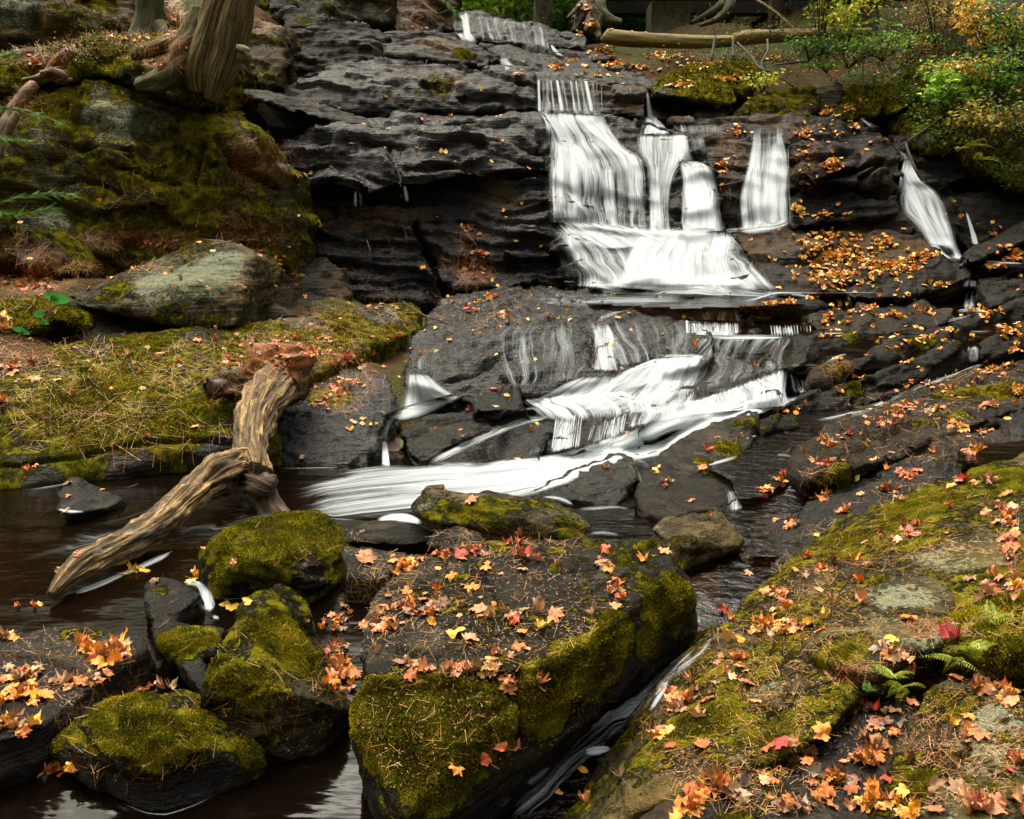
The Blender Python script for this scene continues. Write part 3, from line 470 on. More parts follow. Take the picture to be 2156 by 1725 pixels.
# ------------------------------------------------------------------ left bank
rock('whaleback_rock', 'very long log shaped mossy rock stretching from the left edge to the cascade', [
    (Dp('o', [(-200, 772, 6.9), (0, 748, 7.1), (180, 722, 7.3), (430, 700, 7.7), (640, 667, 8.3), (-200, 860, 6.3), (0, 850, 6.25), (300, 850, 6.35), (560, 830, 6.6), (0, 930, 6.0), (300, 930, 6.1), (570, 920, 6.25)]) + Zp('o', [(-200, 1050, -.02), (0, 1038, -.02), (300, 1008, -.02), (590, 985, -.02)]), [DN(.3, .3)]),
    (Dp('o', [(430, 700, 7.7), (640, 665, 8.3), (800, 637, 8.9), (860, 633, 9.2), (890, 652, 9.1), (885, 690, 8.7), (780, 720, 8.1), (680, 760, 7.5), (560, 830, 6.7), (400, 820, 6.7)]), [DN(.4, .2)])],
    fac=.0, vox=.024, smooth=6, amp=.03, freq=1.5, samp=.006, sfreq=8, strata=(.1, .2, 1), fine=.5, moss=.52, mtop=.0, brown=.3, lich=.06, tint=(1.6, 1.5, 1.2),
    cracks=[('o', [(0, 985), (150, 965), (300, 935), (400, 925), (500, 935)], 7, .06)],
    blobs=[('o', 780, 650, 90, 'l', .5), ('o', 780, 650, 80, 'm', -.4), ('o', 640, 680, 60, 'l', .3), ('o', 640, 680, 50, 'm', -.35), ('o', 430, 705, 50, 'm', -.3), ('o', 200, 724, 60, 'm', -.3), ('o', 50, 748, 40, 'm', -.3), ('o', 700, 700, 60, 'm', .2), ('o', 300, 1010, 70, 'm', -.5), ('o', 450, 990, 70, 'm', -.5), ('o', 100, 1040, 60, 'm', -.45), ('o', 300, 1000, 160, 'w', .6), ('o', 500, 970, 100, 'w', .6), ('o', 60, 1030, 120, 'w', .5), ('o', 200, 840, 140, 'm', .2), ('o', 350, 890, 70, 'm', .3)])
rock('wet_rock_face', 'black wet rock face with a scatter of red leaves on top, right behind the driftwood', [
    (Dp('o', [(590, 860, 6.8), (680, 800, 7.3), (760, 765, 7.7), (820, 790, 7.5), (832, 850, 7.0), (790, 880, 6.8), (770, 900, 6.6), (765, 975, 6.3), (570, 900, 6.5)]) + Zp('o', [(765, 988, -.02), (590, 988, -.02)]), [DN(.4, .25)])],
    vox=.018, smooth=2, amp=.02, freq=2.5, samp=.022, sfreq=15, fac=.03, strata=(.2, .1, 1), fine=1., wet=1., tint=(.62, .58, .55), blobs=[('o', 690, 800, 60, 'm', .5), ('o', 700, 840, 50, 'b', .5)])
rock('big_boulder', 'big boulder with a pale grey lichen face above the long mossy rock', [
    (Dp('o', [(140, 622, 7.95), (200, 600, 8.3), (252, 584, 8.4), (380, 530, 8.6), (440, 503, 8.7), (470, 500, 8.7), (510, 518, 8.6), (537, 537, 8.4), (538, 560, 8.3), (518, 583, 8.1), (517, 617, 7.95), (504, 674, 7.85), (495, 690, 7.8), (380, 694, 7.75), (355, 680, 7.7), (330, 655, 7.7), (290, 643, 7.75), (180, 648, 7.8), (420, 590, 7.85)]), [(0, .9, -.15)])],
    vox=.022, smooth=3, amp=.022, freq=2.2, samp=.008, fine=.6, moss=.16, lich=.36, tint=(3.2, 3.1, 2.3),
    blobs=[('o', 440, 570, 70, 'l', .55), ('o', 450, 590, 60, 'm', -.3), ('o', 350, 600, 70, 'l', .4), ('o', 480, 540, 40, 'l', .4), ('o', 400, 670, 80, 'm', .3), ('o', 240, 610, 50, 'm', .2), ('o', 300, 590, 60, 'l', .2)])
rock('under_boulder_rock', 'shaded brown rock that the big lichen boulder rests on', [
    (Dp('o', [(60, 690, 7.7), (90, 655, 7.9), (150, 640, 8.1), (300, 650, 8.2), (380, 690, 8.1), (300, 712, 7.7), (60, 735, 7.4)]), [(0, .4, -.2)]),
    (Dp('o', [(500, 690, 8.6), (515, 615, 8.9), (560, 625, 8.9), (635, 660, 8.8), (630, 668, 8.7)]), [(0, .4, -.2)])], vox=.025, smooth=4, amp=.03, brown=.35, moss=.15)
rock('shaded_rock', 'dark brown rock in the nook between the mossy cliff and the black wall', [
    (Dp('o', [(560, 560, 10.2), (690, 530, 10.5), (740, 640, 10.1), (640, 665, 9.7), (560, 650, 9.7)]), [(0, .6, -.3)])], vox=.03, smooth=3, amp=.05, brown=.4, wet=.3, moss=.15)
rock('lichen_boulder', 'rounded boulder with whitish lichen on its shoulder, behind the green hemlock sprig', [
    (Dp('o', [(30, 470, 8.9), (70, 425, 9.2), (115, 412, 9.3), (140, 440, 9.3), (166, 493, 9.2), (200, 545, 9.), (195, 575, 8.8), (70, 575, 8.7), (20, 540, 8.7)]), [(0, .6, -.2)])], vox=.026, smooth=6, amp=.04, brown=.25, moss=.3, lich=.15, blobs=[('o', 130, 470, 35, 'l', .6), ('o', 90, 440, 40, 'l', .3), ('o', 90, 540, 50, 'b', .4), ('o', 90, 540, 50, 'm', -.3)])
rock('mossy_mound', 'bright green moss mound with dry leaves at the left edge', [
    (Dp('o', [(-150, 640, 7.3), (0, 640, 7.4), (60, 630, 7.5), (100, 636, 7.5), (140, 650, 7.45), (135, 675, 7.3), (60, 690, 7.2), (-150, 720, 7.1)]), [(0, .5, -.12)])], vox=.022, smooth=8, amp=.03, moss=.85, brown=.1)
rock('mossy_cliff', 'great rounded cliff of mossy banded rock under the leaning trunk', [
    (Dp('o', [(-300, 200, 9.6), (0, 190, 9.9), (60, 175, 10.), (150, 158, 10.1), (260, 185, 10.), (-300, 330, 9.1), (0, 330, 9.25), (120, 320, 9.3), (280, 300, 9.4), (-300, 470, 9.1), (0, 470, 9.1), (200, 470, 9.2), (340, 420, 9.35), (200, 560, 9.1), (0, 560, 9.)]), [(0, 2., 0), (0, .6, -.6)]),
    (Dp('o', [(150, 160, 10.1), (300, 190, 10.), (400, 205, 10.1), (470, 230, 10.2), (620, 380, 10.3), (660, 470, 10.5), (640, 560, 10.3), (600, 650, 10.1), (440, 300, 9.7), (420, 420, 9.5), (450, 520, 9.5), (420, 600, 9.3), (250, 540, 9.3)]), [(0, 1.8, 0), (0, .5, -.5)]),
    (Dp('o', [(440, 230, 10.3), (480, 240, 10.3), (560, 300, 10.2), (625, 375, 10.3), (640, 430, 10.4), (540, 400, 10.1), (470, 330, 10.)]), [(0, 1., -.3)])],
    vox=.034, smooth=4, amp=.075, freq=1.15, samp=.045, sfreq=4.2, strata=(.22, .05, 1), fine=.7, moss=.26, mtop=.2, lich=.24, brown=.2, fac=.05, fsz=(.8, .8, .3), tint=(4.6, 4.4, 2.3),
    cracks=[('a', [(1200, 850), (1150, 930), (1120, 1060)], 9, .14), ('a', [(1260, 830), (1380, 960), (1500, 1030), (1650, 1100)], 8, .12), ('a', [(370, 1080), (470, 1050), (600, 1080), (700, 1130)], 6, .08), ('a', [(640, 960), (760, 990), (900, 1040), (1050, 1080)], 6, .08), ('a', [(330, 820), (480, 860), (620, 850), (780, 870)], 6, .08)],
    blobs=[('a', 620, 740, 190, 'l', .5), ('a', 900, 750, 150, 'l', .3), ('a', 600, 720, 160, 'm', -.3), ('a', 150, 820, 160, 'l', .4), ('a', 1130, 700, 120, 'l', .35), ('a', 1220, 760, 70, 'l', .5), ('a', 350, 620, 150, 'm', .55), ('a', 1000, 1150, 300, 'm', .25), ('a', 1100, 900, 200, 'm', .2), ('a', 450, 1070, 60, 'l', .5), ('a', 700, 1180, 80, 'l', .3), ('a', 1550, 900, 260, 'b', .35), ('a', 1500, 1400, 250, 'b', .35), ('a', 1650, 1000, 120, 'w', .2)])
# roof of turf and roots on the cliff
rock('turf_ledge', 'overhanging ledge of moss, needles and roots on top of the mossy cliff', [
    (Dp('o', [(-250, 150, 9.6), (0, 150, 9.7), (108, 118, 10.), (173, 92, 10.2), (230, 84, 10.3), (260, 105, 10.1), (200, 158, 9.85), (120, 172, 9.75), (0, 195, 9.6), (-250, 200, 9.5)]), [(0, 2.0, .1), (0, 1., -.15)]),
    (Dp('o', [(170, 95, 10.2), (270, 78, 10.4), (400, 66, 10.5), (440, 110, 10.), (438, 180, 9.85), (430, 205, 9.85), (380, 212, 9.8), (340, 205, 9.8), (300, 192, 9.8), (215, 160, 9.8), (150, 150, 9.85)]), [(0, 2.0, .1), (0, 1., -.1)])],
    vox=.03, smooth=7, amp=.08, freq=2., fine=.8, moss=.42, brown=.42, mtop=.1, blobs=[('a', 560, 250, 200, 'm', .3), ('a', 600, 330, 150, 'm', .3), ('a', 400, 300, 150, 'b', .2), ('a', 1000, 130, 120, 'b', .6), ('a', 1000, 130, 120, 'm', -.5)])
CL = dict(fac=.05, fsz=(.7, .7, .3), vox=.036, smooth=4, amp=.06, freq=1.3, samp=.035, sfreq=6, strata=(.16, .05, 1), fine=.6)
rock('background_boulder', 'lichen blotched brown boulder in the top left corner behind the turf ledge', [
    (Dp('o', [(-300, -60, 11.6), (0, -80, 11.8), (180, -40, 12.), (300, 0, 12.2), (292, 52, 11.9), (232, 80, 11.7), (90, 105, 11.4), (-300, 150, 11.2), (100, 20, 11.4)]), [(0, 2., 0)])], moss=.22, lich=.25, brown=.38, tint=(3, 2.6, 2), blobs=[('a', 60, 40, 120, 'l', .5), ('a', 500, 60, 120, 'l', .3), ('a', 450, 100, 200, 'b', .3)], **CL)
rock('background_boulder', 'squarish brown boulder directly right of the leaning trunk', [
    (Dp('o', [(505, 50, 12.2), (530, 38, 12.3), (592, 54, 12.2), (602, 92, 12.), (590, 185, 11.6), (560, 190, 11.5), (500, 150, 11.6)]), [(0, 1.2, 0)])], moss=.15, lich=.18, brown=.35, tint=(3, 2.6, 1.9), **CL)
rock('background_boulder', 'pale boulder at the top edge with a leafless dark cleft to its right', [
    (Dp('o', [(560, -30, 13.8), (600, -60, 13.9), (815, -60, 14.2), (826, 10, 14.), (818, 48, 13.8), (792, 50, 13.7), (740, 38, 13.6), (690, 20, 13.4), (600, 45, 13.2), (560, 20, 13.2)]), [(0, 1.5, 0)]),
    (Dp('o', [(590, 20, 13.2), (690, 15, 13.3), (750, 45, 13.4), (700, 60, 13.), (600, 60, 12.9)]), [(0, 1.5, 0)])], moss=.12, lich=.34, brown=.1, tint=(1.1, 1.15, 1.), **CL)
rock('background_boulder', 'shadowed boulder at the very top behind the squarish brown one', [
    (Dp('o', [(480, -90, 15.), (640, -90, 15.), (640, 60, 14.5), (480, 70, 14.5)]), [(0, 1.5, 0)])], moss=.3, brown=.4, **CL)
rock('soil_bank', 'dark bank of soil and roots left of the topmost fall', [
    (Dp('o', [(820, -60, 15.5), (955, -40, 15.6), (955, 30, 15.3), (958, 68, 15.), (900, 74, 14.6), (820, 72, 14.2)]), [(0, 1.5, 0)])], brown=.5, wet=.2, **CL)
# ------------------------------------------------------------------ the dark wall left of the fall
BL = dict(fac=.045, fsz=(.9, .7, .16), vox=.028, smooth=2, amp=.05, freq=1.2, samp=.032, sfreq=8, strata=(.10, .05, 1), fine=.7, tmul=(.5, .45, .39))
rock('upper_rock_band', 'dark banded rock with dull lichen right of the squarish boulder, top of the black wall', [
    (Dp('o', [(603, 50, 13.), (690, 44, 13.1), (770, 56, 13.2), (815, 78, 13.1), (812, 120, 12.8), (700, 150, 12.5), (612, 172, 12.3), (598, 108, 12.6)]), [(0, 1.8, 0)])], wet=.2, lich=.14, brown=.2, tint=(.9, .9, .8), blobs=[('o', 660, 70, 60, 'l', .2)], **BL)
rock('brown_layer', 'rounded brown mossy layer of rock below the topmost fall', [
    (Dp('o', [(808, 74, 13.3), (870, 72, 13.5), (942, 78, 13.5), (1014, 101, 13.3), (1056, 121, 13.1), (1040, 138, 12.8), (1014, 142, 12.7), (971, 128, 12.7), (812, 118, 12.7)]), [(0, 1.5, 0)])], wet=.35, brown=.4, blobs=[('o', 975, 112, 30, 'm', .5), ('o', 930, 90, 60, 'b', .3)], **{**BL, 'smooth': 6})
rock('black_bulge', 'massive black bulge of wet rock hanging over the dark wall', [
    (Dp('o', [(598, 172, 12.1), (690, 144, 12.5), (809, 120, 12.8), (964, 124, 12.9), (1032, 151, 12.6), (1124, 160, 12.5), (1131, 232, 12.1), (1040, 238, 12.1), (942, 246, 12.), (816, 250, 11.9), (700, 236, 11.8), (590, 205, 11.8), (800, 180, 12.), (1000, 190, 12.15)]), [(0, 1.8, .0)])],
    wet=.62, brown=.15, blobs=[('a', 0, 0, 1, 'm', 0), ('b', 640, 520, 130, 'm', .35), ('b', 700, 470, 100, 'b', .4)], cracks=[('b', [(340, 340), (560, 350), (780, 360), (930, 420)], 6, .1)], **BL)
rock('root_ledge', 'slim rounded ledge like a root slanting down from the leaning trunk to the black wall', [
    (Dp('o', [(482, 190, 11.1), (520, 186, 11.3), (580, 196, 11.4), (640, 214, 11.4), (620, 240, 11.1), (560, 216, 11.)]), [(0, .6, 0)]),
    (Dp('o', [(580, 196, 11.4), (640, 214, 11.4), (720, 242, 11.5), (813, 262, 11.6), (808, 277, 11.4), (740, 272, 11.3), (640, 240, 11.2)]), [(0, .6, 0)])],
    vox=.03, smooth=5, amp=.03, samp=.02, sfreq=10, wet=.2, lich=.2, brown=.2)
rock('dark_wall', 'wide black glistening rock wall left of the main fall with an overhanging lip across it', [
    (Dp('o', [(600, 280, 11.1), (700, 262, 11.5), (820, 258, 11.7), (900, 250, 11.8), (1040, 246, 11.9), (1145, 244, 11.9), (1165, 360, 11.3), (1100, 352, 11.1), (950, 372, 10.9), (850, 394, 10.8), (760, 404, 10.75), (690, 398, 10.8), (622, 384, 10.8), (580, 330, 10.9), (860, 300, 11.15), (1080, 290, 11.4)]), [(0, 1.8, .05)]),
    (Dp('o', [(620, 380, 11.2), (1160, 350, 11.4), (1180, 470, 11.), (1230, 590, 10.7), (1180, 612, 10.6), (920, 615, 10.6), (900, 430, 11.), (700, 430, 11.), (880, 560, 10.75), (760, 650, 10.4), (620, 660, 10.3), (600, 560, 10.6)]), [(0, 1.8, 0), (0, .5, -.3)]),
    (Dp('o', [(915, 470, 11.), (1170, 450, 10.9), (1235, 590, 10.6), (1200, 612, 10.5), (960, 612, 10.5), (925, 560, 10.6)]), [(0, .9, -.1)])],
    wet=.78, brown=.2, tint=(1.1, 1.08, 1.05), blobs=[('b', 900, 1130, 200, 'b', .35), ('b', 450, 1250, 200, 'b', .3), ('b', 180, 1260, 150, 'b', .3)],
    cracks=[('b', [(510, 1310), (560, 1440), (610, 1520), (640, 1640), (690, 1720)], 8, .22), ('b', [(360, 850), (390, 980), (440, 1080), (470, 1180)], 5, .06), ('b', [(560, 960), (760, 980), (860, 1000)], 5, .08), ('b', [(1240, 840), (1290, 960)], 6, .1)], **{**BL, 'samp': .06, 'amp': .06})
# ------------------------------------------------------------------ the fall's steps
rock('top_step', 'topmost black rock step, thin water running over its rim', [
    (Dp('o', [(956, 25, 15.2), (1003, 27, 15.3), (1072, 37, 15.2), (1147, 55, 15.), (1200, 68, 14.9), (1235, 78, 14.8), (1237, 108, 14.5), (1154, 104, 14.5), (1014, 88, 14.6), (950, 76, 14.7)]), [(0, 3, .0)])], wet=.7, **BL)
rock('upper_steps', 'flight of thin black rock steps under the topmost one, yellow leaves on them', [
    (Dp('o', [(1005, 88, 14.6), (1154, 104, 14.5), (1240, 106, 14.6), (1290, 130, 14.3), (1180, 128, 13.9), (1040, 112, 13.9), (1010, 100, 14.1)]), [(0, 1.5, -.05)]),
    (Dp('o', [(1036, 113, 13.8), (1180, 124, 13.9), (1330, 142, 13.8), (1352, 165, 13.5), (1230, 150, 13.2), (1070, 150, 13.1)]), [(0, 1.5, -.05)]),
    (Dp('o', [(1040, 150, 12.9), (1230, 148, 13.1), (1352, 162, 13.2), (1400, 185, 12.9), (1365, 190, 12.5), (1270, 174, 12.4), (1120, 162, 12.5)]), [(0, 1.5, -.1)])],
    wet=.65, brown=.2, **{**BL, 'vox': .03, 'amp': .04, 'samp': .035})
rock('fall_lip_rock', 'brown rock band behind the thin white jets heading the main fall', [
    (Dp('o', [(1110, 162, 12.5), (1270, 174, 12.4), (1362, 190, 12.3), (1364, 215, 12.15), (1355, 246, 12.1), (1270, 242, 12.1), (1125, 238, 12.1)]), [(0, 1.5, 0)])], wet=.5, brown=.45, **BL)
rock('fall_rock', 'stepped black rock buttress hidden behind the main white fall', [
    (Dp('o', [(1130, 240, 12.1), (1290, 244, 12.), (1345, 262, 11.9), (1420, 330, 11.6), (1150, 330, 11.5), (1150, 290, 11.7)]), [(0, 1.5, 0)]),
    (Dp('o', [(1155, 300, 11.6), (1380, 300, 11.7), (1440, 345, 11.4), (1160, 400, 11.2), (1440, 400, 11.2)]), [(0, 1.5, 0)]),
    (Dp('o', [(1160, 340, 11.3), (1440, 345, 11.4), (1505, 420, 11.15), (1165, 470, 10.8), (1520, 490, 10.85)]), [(0, 1.5, 0)]),
    (Dp('o', [(1340, 250, 12.), (1440, 280, 11.8), (1495, 330, 11.5), (1500, 480, 11.), (1360, 470, 11.)]), [(0, 1.5, 0)]),
    (Dp('o', [(1165, 455, 10.95), (1300, 480, 10.9), (1400, 495, 10.8), (1540, 485, 10.9), (1190, 610, 10.1), (1400, 612, 10.), (1600, 615, 10.), (1400, 540, 10.45)]), [(0, 1.5, -.3)])],
    wet=.75, **{**BL, 'amp': .07, 'freq': 1.7, 'samp': .06})
rock('fall_rock', 'black rock wall with leaves stuck to it between the two white falls', [
    (Dp('o', [(1412, 250, 12.), (1500, 252, 12.), (1560, 254, 12.), (1690, 250, 12.), (1500, 285, 11.7), (1580, 300, 11.7), (1700, 300, 11.7), (1495, 420, 11.3), (1500, 500, 11.1), (1700, 480, 11.1), (1690, 300, 11.65)]), [(0, 1.5, 0)])],
    wet=.6, brown=.45, **BL)
rock('leafy_buttress', 'craggy black buttress dotted with yellow beech leaves right of the second fall', [
    (Dp('o', [(1665, 252, 11.9), (1740, 245, 12.1), (1810, 240, 12.2), (1866, 290, 12.), (1660, 400, 11.2), (1690, 300, 11.4), (1860, 340, 11.4), (1900, 330, 11.5), (1900, 375, 11.3)]), [(0, 1.3, 0)]),
    (Dp('o', [(1690, 300, 11.35), (1860, 330, 11.3), (1870, 380, 11.1), (1690, 395, 11.), (1780, 350, 11.05)]), [(0, 1., 0)]),
    (Dp('o', [(1660, 390, 11.3), (1870, 380, 11.2), (1895, 400, 11.2), (1890, 450, 10.95), (1670, 480, 10.9)]), [(0, 1., 0)])],
    wet=.5, brown=.35, cracks=[('c', [(800, 1130), (950, 1060), (1150, 1010), (1330, 940)], 7, .15), ('c', [(980, 1150), (1150, 1080), (1330, 960)], 5, .1)], **{**BL, 'vox': .028, 'amp': .07, 'freq': 2})
rock('leafy_apron', 'wide dark rock apron below the buttress, its lower half gold with fallen leaves', [
    (Dp('o', [(1546, 493, 11.), (1640, 475, 11.1), (1704, 461, 11.2), (1855, 437, 11.3), (1927, 450, 11.2), (1930, 500, 10.8), (1620, 545, 10.5), (1600, 600, 10.1)]), [(0, 1., -.3)]),
    (Dp('o', [(1590, 530, 10.6), (1830, 495, 10.9), (1956, 500, 10.9), (1976, 542, 10.5), (1800, 595, 10.), (1632, 612, 9.9), (1600, 600, 10.)]), [(0, .8, -.3)]),
    (Dp('o', [(1620, 560, 10.3), (1900, 545, 10.4), (1780, 618, 9.7), (1640, 622, 9.7)]), [(0, .8, -.3)])],
    wet=.5, brown=.5, **{**BL, 'vox': .028, 'amp': .05, 'freq': 2})
rock('apron_ledge', 'dark tilted ledge edged with gold leaves at the foot of the leafy apron', [
    (Dp('o', [(1780, 618, 9.7), (1860, 570, 10.1), (1974, 542, 10.4), (2046, 562, 10.2), (2044, 583, 10.), (1992, 605, 9.8), (1902, 624, 9.6), (1800, 628, 9.55)]), [DN(.4, .3)])], wet=.4, brown=.2, **LG)
rock('right_wall', 'black shadowed rocks behind the small right hand fall', [
    (Dp('o', [(1880, 290, 12.), (1950, 300, 12.2), (2038, 320, 12.), (2038, 375, 11.5), (1990, 400, 11.4), (1900, 380, 11.6)]), [(0, 1.5, 0)]),
    (Dp('o', [(1890, 390, 11.5), (1990, 400, 11.3), (2030, 470, 11.), (2010, 530, 10.7), (1890, 500, 10.9)]), [(0, 1.5, 0)]),
    (Dp('o', [(1985, 400, 11.5), (2090, 400, 11.5), (2200, 390, 11.5), (2300, 560, 10.8), (2060, 545, 10.7), (1990, 480, 11.)]), [(0, 1.5, 0)])],
    wet=.55, brown=.25, **BL)
rock('square_slab', 'squared black slab lying slanted at the foot of the small right hand fall', [
    (Dp('o', [(2022, 540, 10.2), (2090, 500, 10.5), (2160, 468, 10.8), (2250, 440, 11.), (2250, 480, 10.6), (2156, 506, 10.3), (2050, 551, 10.)]), [DN(.15, .2)])], wet=.45, **{**LG, 'samp': .008, 'amp': .01})
rock('leafy_ledge', 'ledge thick with gold leaves at the right edge under the squared black slab', [
    (Dp('o', [(2080, 550, 10.2), (2160, 515, 10.5), (2300, 480, 10.8), (2300, 550, 10.3), (2156, 560, 10.1), (2060, 565, 10.)]), [DN(.3, .3)])], wet=.3, brown=.4, **LG)
# ------------------------------------------------------------------ right bank, upper
MB = dict(fac=.03, fsz=(.5, .5, .3), tint=(2.2, 2.1, 1.5), vox=.032, smooth=6, amp=.05, freq=1.6, samp=.02, sfreq=6, strata=(.1, .1, 1), fine=.7)
rock('bank_boulder', 'flat topped boulder with gold green moss overhanging the stream above the fall', [
    (Dp('o', [(1391, 165, 12.7), (1452, 140, 13.1), (1500, 128, 13.3), (1560, 121, 13.4), (1590, 135, 13.3), (1597, 155, 13.1), (1575, 198, 12.7), (1500, 185, 12.5), (1400, 180, 12.4)]), [(0, 1.2, -.05)]),
    (Dp('o', [(1380, 180, 12.4), (1450, 168, 12.6), (1540, 178, 12.5), (1553, 215, 12.2), (1540, 222, 12.1), (1490, 205, 12.1), (1420, 198, 12.1), (1375, 200, 12.1)]), [(0, 1., -.02)])],
    moss=.5, mtop=.3, wet=.1, blobs=[('o', 1400, 192, 35, 'm', -.5), ('o', 1400, 192, 35, 'w', .4)], **MB)
rock('bank_boulder', 'black undercut rocks in the shade beneath the gold green boulder', [
    (Dp('o', [(1360, 200, 12.8), (1440, 205, 12.8), (1550, 220, 12.6), (1535, 255, 12.2), (1370, 252, 12.3)]), [(0, 1., 0)]), (Dp('o', [(1470, 225, 12.4), (1510, 222, 12.4), (1530, 252, 12.1), (1460, 252, 12.1)]), [(0, .5, 0)])], wet=.4, **MB)
rock('bank_boulder', 'low square boulder with brown moss directly over the second fall', [
    (Dp('o', [(1550, 245, 12.2), (1575, 212, 12.5), (1610, 196, 12.6), (1718, 184, 12.7), (1722, 225, 12.4), (1700, 248, 12.1), (1660, 253, 12.), (1560, 256, 12.)]), [(0, 1., 0)])], moss=.3, mtop=.2, brown=.3, blobs=[('o', 1600, 248, 40, 'm', -.4)], **MB)
rock('bank_boulder', 'dark cubic boulder next to the low square one, half hidden by twigs', [
    (Dp('o', [(1715, 182, 12.9), (1765, 172, 12.9), (1780, 190, 12.8), (1772, 222, 12.5), (1740, 236, 12.4), (1718, 235, 12.4)]), [(0, 1., 0)])], moss=.12, brown=.25, **MB)
rock('bank_boulder', 'small leaf topped stone at the crest of the leafy buttress', [
    (Dp('o', [(1755, 232, 12.2), (1790, 226, 12.3), (1812, 232, 12.3), (1813, 248, 12.1), (1790, 258, 12.), (1758, 250, 12.)]), [(0, .4, 0)])], moss=.2, lich=.2, wet=.2, **{**MB, 'amp': .02})
rock('tilted_boulder', 'striped green boulder tilted up over a black cleft on the right bank', [
    (Dp('o', [(1858, 222, 12.3), (1862, 205, 12.5), (1900, 165, 12.8), (1920, 146, 12.9), (1974, 127, 13.), (1994, 144, 12.9), (1976, 172, 12.5), (1930, 210, 12.2), (1891, 240, 12.)]), [(0, .9, -.1)])], moss=.36, mtop=.2, lich=.3, blobs=[('o', 1930, 180, 30, 'l', .3)], **{**MB, 'strata': (.7, 0, 1), 'samp': .02})
rock('bank_boulder', 'mossy shoulder of rock between the striped boulder and the twigs', [
    (Dp('o', [(1775, 240, 12.2), (1780, 205, 12.5), (1830, 185, 12.8), (1870, 180, 12.9), (1870, 215, 12.5), (1850, 245, 12.1), (1800, 245, 12.)]), [(0, .8, 0)])], moss=.55, mtop=.2, brown=.15, **MB)
rock('bank_rock', 'shaded mossy rock with a pale lichen streak under the ferns of the right bank', [
    (Dp('o', [(1900, 260, 12.), (1960, 190, 12.3), (2010, 200, 12.1), (2040, 270, 11.8), (2030, 320, 11.6), (1960, 325, 11.6), (1920, 310, 11.8)]), [(0, 1., 0)])], moss=.42, lich=.2, brown=.1, blobs=[('o', 1968, 285, 22, 'l', .6), ('o', 1968, 285, 22, 'm', -.3)], **MB)
rock('bank_rock', 'bulky mossy overhang at the right edge above the dark recess', [
    (Dp('o', [(2020, 230, 12.), (2100, 180, 12.2), (2300, 150, 12.3), (2350, 420, 11.), (2156, 400, 11.1), (2080, 370, 11.3), (2040, 330, 11.5)]), [(0, 1.2, 0)])], moss=.45, brown=.3, **{**MB, 'amp': .09})
